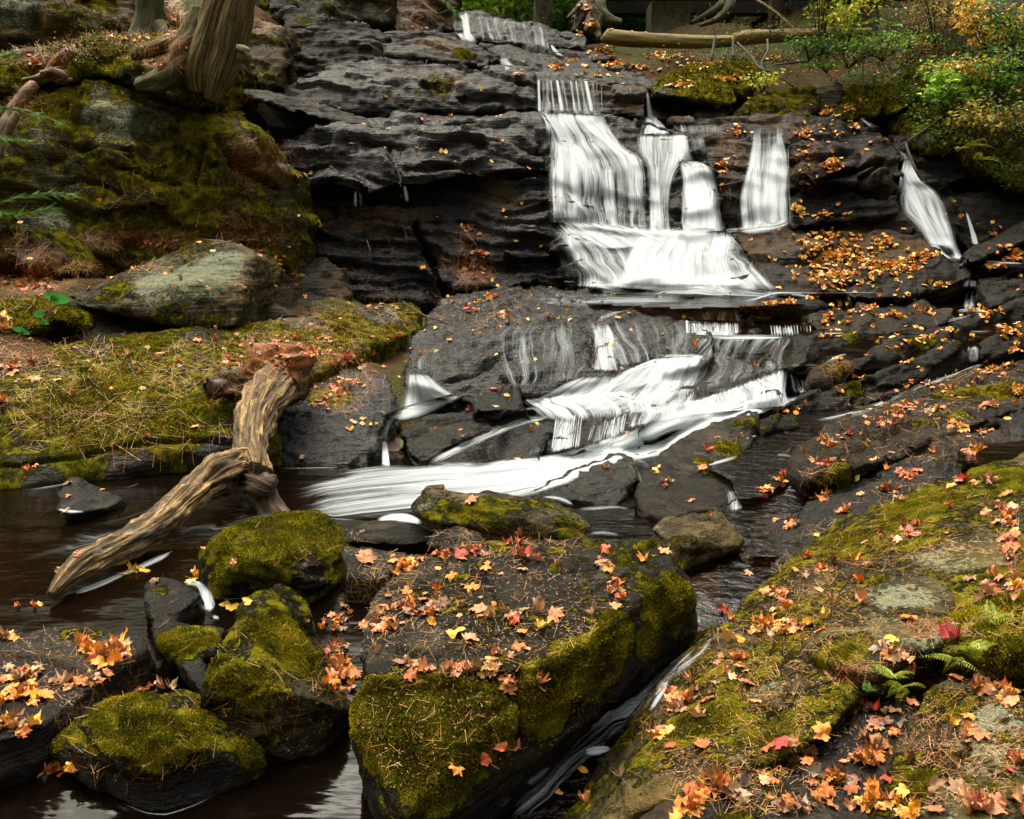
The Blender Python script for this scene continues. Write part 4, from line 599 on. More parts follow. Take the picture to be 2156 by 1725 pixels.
# ------------------------------------------------------------------ terrain under and behind everything
def make_ground():
    C = []
    def g(*a):
        for px, py, D in a: C.append(atD(px, py, D))
    def z(*a): 
        for x, y, zz in a: C.append(Vector((x, y, zz)))
    z((-3, 2, -.5), (0, 2, -.5), (2, 1.5, -.2), (3, 2, .1), (4, 3, .3), (-1, 4, -.35), (-3, 5, -.3), (-2, 5.5, -.3), (0, 5.2, -.3), (-5, 4, -.3), (1, 4, -.3), (1.6, 4.4, -.15), (2.5, 4.2, -.1), (4, 5, .1), (-1, 0, -.5), (2, 0, 0), (5, 1, .5), (7, 4, .8), (-6, 0, -.2), (-8, 5, .3))
    z((0, 7, -.1), (1.5, 7.5, 0), (0, 9, .25), (2, 9.5, .4), (3.5, 8, .1), (5, 9, .3), (-1, 10.5, .5), (2, 10.8, .5), (-3, 8, .3), (-4, 8.2, .85), (-5, 7.8, .95), (-2, 9, .4), (7, 8, 1.2))
    g((0, 560, 9.4), (80, 590, 8.9), (200, 590, 8.9), (60, 640, 8.1), (-100, 600, 8.6), (130, 610, 8.5), (0, 620, 8.3))
    z((-6.5, 11, 3), (-4, 12, 3.4), (-2, 12, 2.4), (0, 13, 2.4), (1, 13, 2.6), (2.4, 12.8, 2.6), (-4, 14, 4.2), (-8, 13, 4.2), (-1.5, 16, 4.0), (0, 16.5, 3.9), (1, 16, 3.9), (-4, 20, 4.6), (0, 22, 4.2), (3, 25, 4.4), (-8, 20, 5.5), (-6, 30, 5), (3, 40, 5), (-12, 30, 6))
    g((1290, 95, 16.2), (1340, 80, 17), (1400, 118, 14.8), (1420, 150, 14), (1500, 95, 16.), (1600, 105, 15.), (1700, 150, 13.8), (1500, 55, 18.5), (1650, 60, 17), (1800, 90, 15.5), (1800, 150, 13.8), (1900, 100, 15.), (2000, 100, 14.8), (2000, 40, 16.5), (2156, 100, 14.2), (2156, 10, 16), (2156, 220, 12.8), (2300, 150, 13), (1850, 20, 18), (1700, 0, 21), (1950, -60, 21), (2300, -60, 18))
    z((4, 10.4, .4), (5, 10.4, .5), (6, 10.4, .6), (3.4, 11.2, .6), (4.2, 11.3, .6), (5, 11.3, .8), (5.8, 11.3, 1.), (6.6, 11.2, 1.2), (4.2, 12.3, .9), (5, 12.4, 1.1), (5.8, 12.4, 1.4), (3.2, 12.4, 1.2)); z((8, 10.5, 1.8), (10, 12, 4), (12, 20, 8), (8, 26, 8), (14, 30, 11), (4, 30, 5), (9, 6, 2.2))
    C = np.array([tuple(v) for v in C])
    xs = np.arange(-14, 15.01, .14); ys = np.concatenate([np.arange(-1.5, 20, .14), np.arange(20, 60, .6)])
    X, Y = np.meshgrid(xs, ys); Q = np.stack([X.ravel(), Y.ravel()], 1); Zs = np.empty(len(Q))
    for i0 in range(0, len(Q), 4000):
        q = Q[i0:i0+4000]; d = ((q[:, None, :] - C[None, :, :2])**2).sum(2); wt = 1/(d**1.7 + .01); Zs[i0:i0+4000] = (wt*C[None, :, 2]).sum(1)/wt.sum(1)
    P = np.column_stack([Q, Zs]); P[:, 2] += fbm(P*1.1, 4)*.09 + fbm(P*4, 2)*.02
    nx = len(xs); idx = np.arange(len(P)).reshape(len(ys), nx)
    F = np.stack([idx[:-1, :-1], idx[:-1, 1:], idx[1:, 1:], idx[1:, :-1]], -1).reshape(-1, 4)
    bedm = (P[F].mean(1)[:, 2] < .1) & (P[F].mean(1)[:, 1] < 7)
    o = mesh_np('ground', P, F, MAT['ground']); o.data.materials.append(MAT['bed'])
    o.data.polygons.foreach_set('material_index', bedm.astype(np.int32)); setp(o, kind='structure'); return o
GROUND = make_ground()
print('rocks', len(ROCKS), 'verts', sum(len(o.data.vertices) for o in ROCKS), time.time()-T0)
# ------------------------------------------------------------------ water lying in the pools
def inpoly(px, py, poly):
    ins = np.zeros(len(px), bool); n = len(poly); j = n-1
    for i in range(n):
        xi, yi = poly[i]; xj, yj = poly[j]
        c = ((yi > py) != (yj > py)) & (px < (xj-xi)*(py-yi)/((yj-yi) or 1e-9)+xi); ins ^= c; j = i
    return ins
def pool(label, c, poly, zf, step=3):
    poly = [disp(c, *p) for p in poly]; xs = np.array([p[0] for p in poly]); ys = np.array([p[1] for p in poly])
    gx = np.arange(xs.min(), xs.max()+step, step); gy = np.arange(ys.min(), ys.max()+step, step)
    X, Y = np.meshgrid(gx, gy); P = np.array([tuple(atZ(x, y, zf(x, y) if callable(zf) else zf)) for x, y in zip(X.ravel(), Y.ravel())])
    ix = np.arange(len(P)).reshape(len(gy), len(gx)); F = np.stack([ix[1:, :-1], ix[1:, 1:], ix[:-1, 1:], ix[:-1, :-1]], -1).reshape(-1, 4)
    cx = X.ravel()[F].mean(1); cy = Y.ravel()[F].mean(1); F = F[inpoly(cx, cy, poly)]
    use = np.unique(F); mp = np.zeros(len(P), int); mp[use] = np.arange(len(use)); P = P[use]; F = mp[F]
    P[:, 2] += perlin(np.column_stack([P[:, 0]*1.5, P[:, 1]*5, P[:, 2]*0]))*.006
    o = mesh_np('water', P, F, MAT['water']); setp(o, label, None, None, 'structure'); return o
lin = lambda pts: (lambda x, y: float(np.interp(y, [p[0] for p in pts], [p[1] for p in pts])))
WATERS = [
 pool('dark brown pool at the foot of the cascade, running on to the bottom left', 'o', [(-80, 970), (600, 950), (1120, 950), (1420, 960), (1440, 1130), (1250, 1160), (1000, 1300), (830, 1800), (-80, 1800)], lin([(1250, 0.), (1450, -.06), (1725, -.15)])),
 pool('side channel beside the flat slab', 'o', [(1500, 1078), (1548, 1050), (1600, 1030), (1640, 960), (1800, 1000), (1850, 1060), (1720, 1200), (1640, 1260), (1560, 1300), (1500, 1420), (1400, 1560), (1250, 1800), (900, 1800), (1000, 1640), (1150, 1560), (1380, 1340), (1440, 1225), (1560, 1150), (1535, 1095)], lin([(1000, .17), (1100, .14), (1180, .10), (1260, .06), (1330, .0), (1450, -.05), (1600, -.1), (1725, -.13)])),
 pool('pool at the foot of the main fall', 'o', [(1150, 590), (1660, 590), (1700, 640), (1440, 650), (1240, 640), (1120, 620)], .74),
 pool('shallow water among the midstream stones', 'o', [(1400, 630), (1700, 600), (2100, 560), (2170, 640), (2150, 700), (2090, 720), (1960, 770), (1640, 790), (1560, 760), (1480, 720), (1400, 700)], lin([(600, .74), (700, .54), (760, .42), (800, .34)])),
 pool('still brown pool behind the tilted mossy ledge', 'o', [(1592, 905), (1680, 870), (1790, 860), (1780, 900), (1690, 1000), (1600, 1045), (1552, 1052), (1540, 1012), (1490, 985), (1560, 958)], .20),
 pool('amber puddle on the wet shelf near the right edge', 'f', [(1780, 1080), (2250, 1030), (2250, 1120), (2000, 1190), (1760, 1180)], .452),
 pool('amber puddle in the middle of the wet shelf', 'f', [(800, 1300), (1300, 1260), (1350, 1400), (1050, 1560), (800, 1720), (560, 1720), (560, 1560)], lin([(1000, .26), (1030, .215), (1100, .165), (1170, .135), (1220, .09)])),
 pool('black pool in the hole under the fern hummock', 'i', [(1880, 780), (2300, 740), (2300, 1080), (2000, 960)], .30),
]
for k_ in (1, 4, 6): WATERS[k_].data.materials[0] = MAT['ripple']
bpy.context.view_layer.update(); DG = bpy.context.evaluated_depsgraph_get()
def hit(px, py, skip=()):
    d = ray(px, py).normalized(); o = ORG.copy()
    for k in range(6):
        r = sc.ray_cast(DG, o, d)
        if not r[0]: return None
        if r[4].name.split('.')[0] in skip: o = r[1] + d*.004; continue
        n = r[2]
        return r[1], (n if n.dot(d) < 0 else -n), r[4]
    return None
# ------------------------------------------------------------------ tubes: trunks, limbs, roots, logs
def tube(name, pts, rad, mat, parent=None, seg=14, step=.05, bump=.12, ridge=.10, nr=9, close=True, seed=0., uvs=1., sq=1.):
    pts = [Vector(p) for p in pts]; L = [0.]
    for a, b in zip(pts[:-1], pts[1:]): L.append(L[-1] + (b-a).length)
    n = max(3, int(L[-1]/step)+1); T = np.linspace(0, L[-1], n)
    def cr(arr):                      # smooth interpolation along the path
        arr = np.asarray(arr, float); out = []
        for t in T:
            i = min(max(np.searchsorted(L, t)-1, 0), len(L)-2); u = (t-L[i])/max(L[i+1]-L[i], 1e-6)
            p0 = arr[max(i-1, 0)]; p1 = arr[i]; p2 = arr[i+1]; p3 = arr[min(i+2, len(arr)-1)]
            out.append(.5*((2*p1)+(-p0+p2)*u+(2*p0-5*p1+4*p2-p3)*u*u+(-p0+3*p1-3*p2+p3)*u**3))
        return np.array(out)
    C = cr([tuple(p) for p in pts]); R = cr(rad); V = []; uv = []
    up = Vector((0.13, .9, .4)).normalized(); fr = []
    for i in range(n):
        t = Vector(C[min(i+1, n-1)] - C[max(i-1, 0)]).normalized(); a = (up - t*up.dot(t)).normalized(); up = a; fr.append((a, t.cross(a)))
    ang = np.arange(seg+1)/seg*2*math.pi
    for i in range(n):
        a, b = fr[i]; ring = np.array(C[i])[None] + (np.cos(ang)[:, None]*np.array(a) + np.sin(ang)[:, None]*np.array(b)*sq)*max(R[i], .0015); V.append(ring)
    V = np.concatenate(V); Cc = np.repeat(C, seg+1, 0); Rr = np.repeat(np.maximum(R, .001), seg+1)
    A = np.tile(ang, n); tt = np.repeat(T, seg+1); dirn = (V-Cc)/np.maximum(np.linalg.norm(V-Cc, axis=1), 1e-6)[:, None]
    q = np.column_stack([np.cos(A)*1.1, np.sin(A)*1.1, tt/np.maximum(Rr.mean(), .01)*.45]) + seed
    q2 = np.column_stack([np.cos(A)*nr/3, np.sin(A)*nr/3, tt/max(Rr.mean(), .01)*.35]) + seed + 5
    V = V + dirn*(Rr*(fbm(q, 3)*bump - np.abs(perlin(q2))*ridge*1.6))[:, None]
    F = []; w = seg+1
    i, j = np.meshgrid(np.arange(n-1), np.arange(seg), indexing='ij'); i = i.ravel(); j = j.ravel()
    F = np.stack([i*w+j, i*w+j+1, (i+1)*w+j+1, (i+1)*w+j], 1)
    u = A/(2*math.pi)*uvs; v = tt
    if close:
        Vc = len(V); V = np.vstack([V, C[0], C[-1]]); ca = np.array([[Vc, k+1, k, k] for k in range(seg)]); cb = np.array([[Vc+1, (n-1)*w+k, (n-1)*w+k+1, (n-1)*w+k+1] for k in range(seg)])
        u = np.append(u, [0, 0]); v = np.append(v, [0, T[-1]])
        Fl = [tuple(f) for f in F.tolist()] + [tuple(f[:3]) for f in ca.tolist()] + [tuple(f[:3]) for f in cb.tolist()]
    else: Fl = F
    loc = None if parent is not None else tuple(C[0])
    if parent is not None: V = V - np.array(parent.location)
    o = mesh_np(name, V, Fl, mat, parent, True, loc)
    me = o.data; ul = me.uv_layers.new(name='UVMap'); li = np.empty(len(me.loops), dtype=np.int32); me.loops.foreach_get('vertex_index', li)
    ul.data.foreach_set('uv', np.column_stack([u[li], v[li]]).astype(np.float32).ravel()); return o
def thing(name, label, cat, loc, group=None):
    o = bpy.data.objects.new(name, None); col.objects.link(o); o.location = loc; o.empty_display_size = .1; return setp(o, label, cat, group)
def px(c, r, D): return r*(.36 if c != 'o' else 1)*D*1.02/FPX
def ctube(name, c, rows, mat, parent=None, **k):      # rows (x, y, D, r) measured on the picture
    return tube(name, Dp(c, [(x, y, d) for x, y, d, r in rows]), [px(c, r, d) for x, y, d, r in rows], mat, parent, **k)
# driftwood
dw = thing('driftwood', 'forked pale driftwood trunk with a rotten orange top, propped across the pool', 'driftwood', atD(520, 980, 5.4))
ctube('trunk', 'd', [(1760, 560, 7.0, 90), (1690, 650, 6.75, 135), (1590, 760, 6.4, 120), (1500, 900, 6.0, 112), (1470, 1020, 5.75, 104), (1460, 1130, 5.5, 108), (1490, 1240, 5.32, 95)], MAT['driftwood'], dw, seg=80, step=.012, bump=.28, ridge=.17, nr=24, seed=3.)
ctube('limb', 'd', [(1500, 1170, 5.42, 85), (1400, 1190, 5.38, 108), (1250, 1260, 5.22, 112), (1100, 1380, 5.0, 95), (960, 1510, 4.8, 95), (760, 1640, 4.5, 100), (600, 1715, 4.32, 94), (450, 1800, 4.18, 84), (360, 1880, 4.08, 66), (300, 1950, 4.02, 34)], MAT['driftwood'], dw, seg=80, step=.012, bump=.30, ridge=.18, nr=24, seed=11.)
ctube('leg', 'd', [(1470, 1160, 5.5, 80), (1500, 1260, 5.38, 88), (1550, 1360, 5.28, 82), (1600, 1470, 5.2, 88), (1660, 1560, 5.12, 92), (1700, 1610, 5.08, 90)], MAT['wetwood'], dw, seg=34, step=.018, bump=.26, ridge=.2, nr=12, seed=23.)
ctube('hollow_stub', 'd', [(1215, 735, 6.35, 62), (1300, 720, 6.42, 78), (1420, 710, 6.5, 80), (1560, 730, 6.5, 80), (1640, 740, 6.5, 60)], MAT['wetwood'], dw, seg=30, step=.02, bump=.5, ridge=.4, nr=11, seed=31., close=False)
ctube('hollow_shade', 'd', [(1240, 738, 6.33, 50), (1300, 728, 6.4, 55)], MAT['hole_shade'], dw, seg=20, step=.02)  # dark plug painting the shade inside the stub's open end
ctube('rotten_top', 'd', [(1420, 700, 6.5, 40), (1500, 650, 6.55, 78), (1590, 600, 6.62, 112), (1690, 590, 6.68, 125), (1780, 590, 6.75, 95), (1830, 580, 6.8, 40)], MAT['rottenwood'], dw, seg=40, step=.016, bump=.6, ridge=.5, nr=12, seed=41.)
ctube('twig_stub', 'd', [(1350, 1200, 5.25, 18), (1330, 1290, 5.2, 14), (1350, 1330, 5.18, 8)], MAT['wetwood'], dw, step=.02)
ctube('leg_knot', 'd', [(1430, 1280, 5.36, 60), (1520, 1300, 5.24, 90), (1600, 1330, 5.22, 60)], MAT['wetwood'], dw, seg=26, step=.02, bump=.5, ridge=.4, nr=9, seed=2.)
for k_, rw_ in enumerate([[(1560, 620, 6.6, 26), (1530, 540, 6.62, 18), (1540, 490, 6.65, 5)], [(1640, 590, 6.6, 30), (1610, 520, 6.65, 20), (1625, 480, 6.7, 6)], [(1740, 590, 6.65, 28), (1790, 540, 6.7, 16), (1840, 530, 6.75, 5)], [(1500, 660, 6.5, 24), (1450, 640, 6.5, 15), (1400, 650, 6.5, 5)], [(1700, 650, 6.55, 22), (1740, 690, 6.5, 14), (1750, 760, 6.5, 4)]]):
    ctube('splinter', 'd', rw_, MAT['rottenwood'], dw, seg=14, step=.02, bump=.5, ridge=.4, seed=k_*3.)
# leaning cedar
ced = thing('leaning_cedar', 'large leaning cedar trunk with shaggy bark and mossy base on top of the cliff', 'tree', atD(450, 200, 9.7))
ctube('trunk', 'a', [(1370, -160, 9.6, 118), (1330, 0, 9.62, 120), (1290, 150, 9.65, 125), (1250, 300, 9.7, 140), (1210, 430, 9.72, 128), (1200, 540, 9.74, 90)], MAT['cedar'], ced, seg=90, step=.03, bump=.12, ridge=.06, nr=34, seed=1.)
ctube('bare_wood', 'a', [(1440, -160, 9.5, 80), (1405, 0, 9.5, 85), (1370, 150, 9.52, 92), (1335, 300, 9.55, 88), (1285, 440, 9.58, 80), (1240, 590, 9.6, 42)], MAT['cedar'], ced, seg=80, step=.03, bump=.1, ridge=.07, nr=34, seed=8.)
ctube('root', 'a', [(1180, 60, 9.75, 60), (1150, 200, 9.7, 85), (1090, 330, 9.68, 90), (1000, 430, 9.66, 75), (900, 480, 9.66, 60), (800, 500, 9.7, 30)], MAT['mossbark'], ced, seg=26, step=.03, bump=.3, seed=5.)
ctube('root', 'a', [(1120, 200, 9.8, 40), (1000, 250, 9.8, 45), (880, 290, 9.85, 40), (780, 330, 9.9, 25)], MAT['mossbark'], ced, seg=20, step=.03, bump=.3, seed=15.)
ctube('bracket_fungus', 'a', [(1390, 275, 9.4, 16), (1430, 285, 9.36, 18), (1465, 298, 9.36, 7)], MAT['fungus'], ced, step=.02)
ctube('snag', 'a', [(1400, 330, 9.45, 30), (1445, 345, 9.42, 34), (1450, 375, 9.42, 10)], MAT['cedar'], ced, step=.02)
t1 = thing('mossy_tree', 'straight mossy trunk behind the leaning cedar at the top left', 'tree', atD(312, 80, 11.))
ctube('trunk', 'a', [(880, -160, 11., 72), (878, 0, 11., 74), (872, 100, 11., 78), (865, 190, 11., 100), (865, 250, 11., 130)], MAT['mossbark'], t1, seg=32, step=.04, bump=.12)
ctube('root', 'a', [(930, 150, 10.9, 40), (970, 210, 10.8, 30), (1010, 240, 10.8, 15)], MAT['mossbark'], t1, step=.04)
for i, (lab, rows) in enumerate([
    ('thick reddish root crawling down the left end of the turf ledge', [(420, 300, 9.65, 30), (350, 350, 9.6, 34), (290, 420, 9.6, 30), (240, 450, 9.6, 20), (130, 470, 9.6, 10)]),
    ('long weathered root hanging down the left edge of the frame', [(200, 490, 9.3, 28), (130, 570, 9.2, 36), (60, 680, 9.1, 36), (20, 760, 9., 32), (-20, 860, 8.95, 20)]),
    ('grey dead root beside the long weathered one at the left edge', [(100, 660, 9.05, 20), (60, 740, 9., 26), (20, 830, 8.95, 20), (-10, 920, 8.9, 12)]),
    ('small twisted root under the mossy edge of the turf ledge', [(240, 430, 9.5, 14), (320, 420, 9.48, 22), (380, 450, 9.48, 16), (330, 480, 9.5, 14), (420, 465, 9.5, 10)])]):
    setp(ctube('exposed_root', 'a', rows, MAT['roots'], seg=14, step=.03, bump=.25, seed=i*3.), lab, 'root')
# fallen log, posts, bridge
lg = thing('fallen_log', 'long yellowish fallen log lying level across the bank behind the fall', 'log', atD(1400, 85, 14.2))
ctube('log', 'b', [(1615, 200, 14.3, 34), (1640, 215, 14.3, 42), (1800, 232, 14.2, 42), (2156, 246, 14., 36), (2380, 240, 13.9, 30)], MAT['logwood'], lg, seg=24, step=.06, bump=.06, ridge=.08)
ctube('log', 'c', [(460, 250, 13.9, 26), (500, 225, 13.9, 40), (700, 212, 13.9, 36), (1000, 195, 14., 30), (1250, 190, 14.2, 20)], MAT['logwood'], lg, seg=20, step=.06, bump=.1, seed=4.)
for lab, rows in [('thin weathered stake leaning against the middle of the fallen log', [(350, 215, 13.6, 8), (338, 290, 13.5, 9), (330, 350, 13.4, 7)]), ('second weathered stake, upright, where the two halves of the log meet', [(455, 225, 13.6, 8), (455, 290, 13.5, 9), (458, 335, 13.4, 7)]),
                  ('slender broken stick standing upright on the far right bank', [(1885, 180, 12.8, 7), (1890, 280, 12.6, 8), (1900, 380, 12.4, 6)])]:
    setp(ctube('stake', 'c', rows, MAT['bark'], step=.05), lab, 'stake')
setp(ctube('broken_trunk', 'c', [(2250, -40, 12.6, 34), (2156, 110, 12.4, 32), (2100, 220, 12.3, 30), (2050, 300, 12.2, 20)], MAT['bark'], seg=20, step=.06), 'grey leaning dead trunk at the top right edge', 'tree trunk')
setp(ctube('slanting_pole', 'c', [(560, -20, 16., 8), (700, 70, 15.6, 8), (820, 175, 15.2, 7)], MAT['logwood'], seg=10, step=.08), 'thin yellowish pole slanting down under the dark bridge beam', 'pole')
br = thing('footbridge', 'dark timber bridge beam on a stained concrete pier crossing behind the fall', 'bridge', atD(1415, 40, 19.))
def box(name, x0, x1, y0, y1, z0, z1, mat, parent, bev=.02):
    bm = bmesh.new(); bmesh.ops.create_cube(bm, size=1); 
    for v in bm.verts: v.co = Vector(((x0, x1)[v.co.x > 0], (y0, y1)[v.co.y > 0], (z0, z1)[v.co.z > 0]))
    bmesh.ops.bevel(bm, geom=bm.edges[:], offset=bev, segments=2, affect='EDGES')
    me = bpy.data.meshes.new(name); bm.to_mesh(me); bm.free(); o = bpy.data.objects.new(name, me); col.objects.link(o); me.materials.append(mat)
    o.parent = parent; me.transform(Matrix.Translation(-parent.location)); return o
pa, pb = atD(1372, 50, 19.), atD(1453, 50, 19.)
box('pier', pa.x, pb.x, 19., 19.9, 3.2, atD(0, -2, 19.).z, MAT['concrete'], br, .03)
ba = atD(1250, -2, 18.7); bb = atD(1650, -2, 18.7)
box('beam', ba.x, bb.x + 2.5, 18.6, 18.9, ba.z+.0, ba.z+.5, MAT['beam'], br)
box('beam', ba.x, bb.x + 2.5, 19.9, 20.2, ba.z-.05, ba.z+.5, MAT['beam'], br)
box('pier', atD(1630, 50, 18.).x, atD(1648, 50, 18.).x, 18.2, 18.5, 3.4, atD(0, -2, 18.6).z-.02, MAT['darkwood'], br)
# ------------------------------------------------------------------ plants
def leafcloud(C, size, colr, rnd, elong=1.6, up=.5):
    """C (n,3) centres -> four-vertex folded leaves, returns V,F,colours"""
    n = len(C); th = rnd.uniform(0, 2*np.pi, n); el = rnd.normal(0, .5, n); L = size*rnd.uniform(.6, 1.3, n)
    d = np.stack([np.cos(th)*np.cos(el), np.sin(th)*np.cos(el), np.sin(el)], 1); nn = np.stack([rnd.normal(0, .5, n), rnd.normal(0, .5, n), np.full(n, up+.3)], 1)
    s = np.cross(d, nn); s /= np.linalg.norm(s, axis=1)[:, None]+1e-6; nn = np.cross(s, d)
    W = (L/elong/2)[:, None]; L = L[:, None]
    V = np.stack([C, C+d*L*.45+s*W+nn*W*.3, C+d*L-nn*L*.12, C+d*L*.45-s*W+nn*W*.3], 1).reshape(-1, 3)
    i = np.arange(n)*4; F = np.stack([i, i+1, i+2, i+3], 1)
    k = rnd.integers(0, len(colr), n); cc = np.array(colr)[k]*rnd.uniform(.6, 1.25, n)[:, None]
    return V, F, np.repeat(cc, 4, 0)
def put(name, V, F, cc, mat, parent=None, loc=None, uvless=True):
    if parent is not None: V = V - np.array(parent.location)
    o = mesh_np(name, V, F, mat, parent, False, loc); attr_col(o.data, 'col', np.column_stack([cc, np.ones(len(cc))])); return o
GREENS = [(.10, .22, .015), (.14, .28, .02), (.22, .30, .02), (.06, .14, .015)]
YGREEN = [(.24, .30, .02), (.36, .34, .02), (.16, .26, .02), (.45, .34, .02)]
DKGREEN = [(.04, .09, .012), (.06, .14, .016), (.03, .07, .012), (.10, .18, .02)]
AUT = [(.45, .27, .03), (.55, .30, .03), (.42, .17, .02), (.30, .24, .03), (.55, .38, .06)]
def tree_bg(lab, pxx, py, D, h, r, rndseed, cols, trunk_r=.12, n=5200, leaf=.16, mat='bark', crown_h=(.12, 1.)):
    b = atD(pxx, py, D); rnd = np.random.default_rng(rndseed); t = thing('forest_tree', lab, 'tree', b)
    pts = [b + Vector((rnd.normal(0, .06)*k, rnd.normal(0, .06)*k, h*k/6)) for k in range(7)]
    tube('trunk', [b + Vector((0, 0, -.4))] + pts, [trunk_r*1.5, trunk_r*1.15] + [trunk_r*(1-k*.13) for k in range(1, 7)], MAT[mat], t, seg=14, step=.3, seed=rndseed)
    m = 90; z = (crown_h[0] + (crown_h[1]-crown_h[0])*rnd.random(m)**(2.4 if D > 21 else 1))*h; a = rnd.uniform(0, 2*np.pi, m); rr = r*(1.05 - (z/h)*.6)*rnd.uniform(.25, 1, m)
    cl = np.stack([np.cos(a)*rr, np.sin(a)*rr, z], 1); k = rnd.integers(0, m, n); q = rnd.normal(0, 1, (n, 3))*[.34, .34, .12]*r*.55
    C = np.array(b) + cl[k] + q; C[:, 2] -= .25*np.hypot(q[:, 0], q[:, 1]) 
    V, F, cc = leafcloud(C, leaf, cols, rnd, 2.2); put('crown', V, F, cc*1.3, MAT['foliage'], t)
    for j in range(7):
        zz = h*rnd.uniform(crown_h[0], .8); aa = rnd.uniform(0, 6.28); p0 = b + Vector((0, 0, zz)); tube('branch', [p0, p0 + Vector((math.cos(aa)*r*.5, math.sin(aa)*r*.5, .1)), p0 + Vector((math.cos(aa)*r*.95, math.sin(aa)*r*.95, -.1))], [.03, .02, .008], MAT['bark'], t, seg=6, step=.4)
FT = [(860, 70, 24, 9, 2.0, GREENS, .2, 'tree with a straight dark trunk in the green wood just left of the topmost fall'),
      (1000, 45, 27, 10, 2.6, YGREEN, .10, 'slim tree with bright yellow green leaves right behind the topmost fall'),
      (1075, 45, 22, 9, 1.9, GREENS, .12, 'thin dark stemmed tree second from the left above the rim of the topmost fall'),
      (1142, 55, 19, 8, 1.7, DKGREEN, .17, 'brown trunked tree over the right end of the topmost step'),
      (1185, 45, 30, 11, 3., YGREEN, .14, 'pale leaved tree deep in the wood behind the brown trunk'),
      (1255, 60, 25, 9, 2.2, GREENS, .16, 'green tree between the brown trunk and the root tangle'),
      (1305, 50, 22, 9, 1.8, DKGREEN, .15, 'dark trunked tree next to the root tangle, left of the pier'),
      (1332, 50, 25, 9, 1.8, GREENS, .19, 'thick trunked tree standing close to the left side of the pier'),
      (1480, 40, 24, 9, 2., DKGREEN, .2, 'shaded tree just right of the pier under the beam'),
      (930, 30, 34, 12, 3.4, YGREEN, .16, 'far pale green tree high above the soil bank'),
      (1110, 40, 36, 12, 3.6, YGREEN, .16, 'farthest yellow green tree seen through the gap over the fall'),
      (1290, 40, 38, 12, 3.6, YGREEN, .16, 'far light green tree seen between trunks left of the pier'),
      (1822, 45, 16.5, 8, 1.7, DKGREEN, .17, 'grey barked tree on the upper right bank'),
      (1975, 30, 17., 8, 1.9, GREENS, .14, 'slim tree with moss on its bark at the top right'),
      (1700, 10, 22, 9, 2.6, DKGREEN, .2, 'dark evergreen behind the bridge beam at the top right'),
      (1580, 15, 24, 9, 2.4, DKGREEN, .2, 'dark evergreen in the shade behind the bridge')]
for i, (a, b, D, h, r, cs, tr, lab) in enumerate(FT): tree_bg(lab, a, b, D, h, r, 100+i, cs, tr, leaf=.11+.004*D, n=6000, crown_h=(.0 if D > 21 else .30, 1.))
mt = thing('mossy_tree', 'big moss covered tree base with spreading roots at the top right corner', 'tree', atD(2085, 60, 13.6))
ctube('trunk', 'c', [(2030, -200, 13.7, 95), (2000, -40, 13.6, 95), (1980, 60, 13.5, 100), (1950, 150, 13.4, 125), (1940, 200, 13.4, 130)], MAT['mossbark'], mt, seg=30, step=.06, bump=.2)
ctube('root', 'c', [(1930, 40, 13.4, 60), (1880, 110, 13.3, 50), (1830, 160, 13.2, 25)], MAT['mossbark'], mt, step=.05); ctube('root', 'c', [(2010, 60, 13.3, 50), (2080, 120, 13.2, 45), (2150, 150, 13.1, 30)], MAT['mossbark'], mt, step=.05)
st = thing('root_tangle', 'upturned stump of tangled roots hung with dead leaves above the fallen log', 'stump', atD(1240, 60, 15.5))
for i, rows in enumerate([[(1550, 0, 15.6, 40), (1500, 60, 15.4, 45), (1470, 130, 15.3, 35), (1440, 190, 15.2, 18)], [(1580, -20, 15.6, 45), (1590, 60, 15.4, 40), (1640, 110, 15.3, 30), (1720, 130, 15.3, 16)], [(1540, 50, 15.3, 35), (1540, 130, 15.2, 40), (1520, 200, 15.1, 25)], [(1600, 90, 15.3, 25), (1570, 170, 15.2, 28), (1590, 230, 15., 14)], [(1480, 20, 15.3, 14), (1430, 80, 15.2, 12), (1400, 110, 15.2, 7)]]):
    ctube('root', 'b', rows, MAT['mossbark' if i % 2 else 'bark'], st, seg=14, step=.05, bump=.4, seed=i*2.)
for i, rows in enumerate([[(220, 130, 17, 12), (320, 80, 16.8, 22), (400, 20, 16.8, 30)], [(260, 150, 16.6, 10), (370, 110, 16.5, 20), (430, 50, 16.5, 30), (440, 0, 16.6, 30)]]):
    setp(ctube('mossy_root', 'c', rows, MAT['mossbark'], step=.08, seed=i*4.), ['mossy root arching to the pier from the shaded stump', 'lower mossy root beside the arching one right of the pier'][i], 'root')
def shrub(lab, c, x, y, D, rx, rz, n, cols, leaf, stems=4, seed=0, name='shrub', cat='shrub'):
    b = atD(*disp(c, x, y), D); rnd = np.random.default_rng(seed); t = thing(name, lab, cat, b); cs = []
    for k in range(stems):
        a = rnd.uniform(0, 6.28); e = b + Vector((math.cos(a)*rx*.8, math.sin(a)*rx*.6, rz*rnd.uniform(.6, 1.05))); m = b + (e-b)*.5 + Vector((rnd.normal(0, .04), 0, rz*.15))
        tube('stem', [b, m, e], [.009, .006, .003], MAT['bark'], t, seg=6, step=.1, bump=0, ridge=0)
        for j in range(max(3, n//stems//7)):
            f = rnd.uniform(.35, 1.05); cs.append(np.array(b.lerp(m, f*2) if f < .5 else m.lerp(e, f*2-1)) + rnd.normal(0, 1, 3)*[rx*.22, rx*.22, rz*.10])
    cs = np.array(cs); C = cs[rnd.integers(0, len(cs), n)] + rnd.normal(0, 1, (n, 3))*[.06, .06, .018]
    V, F, cc = leafcloud(C, leaf, cols, rnd, 1.7, 1.1); put('leaves', V, F, cc*1.35, MAT['foliage'], t); return t
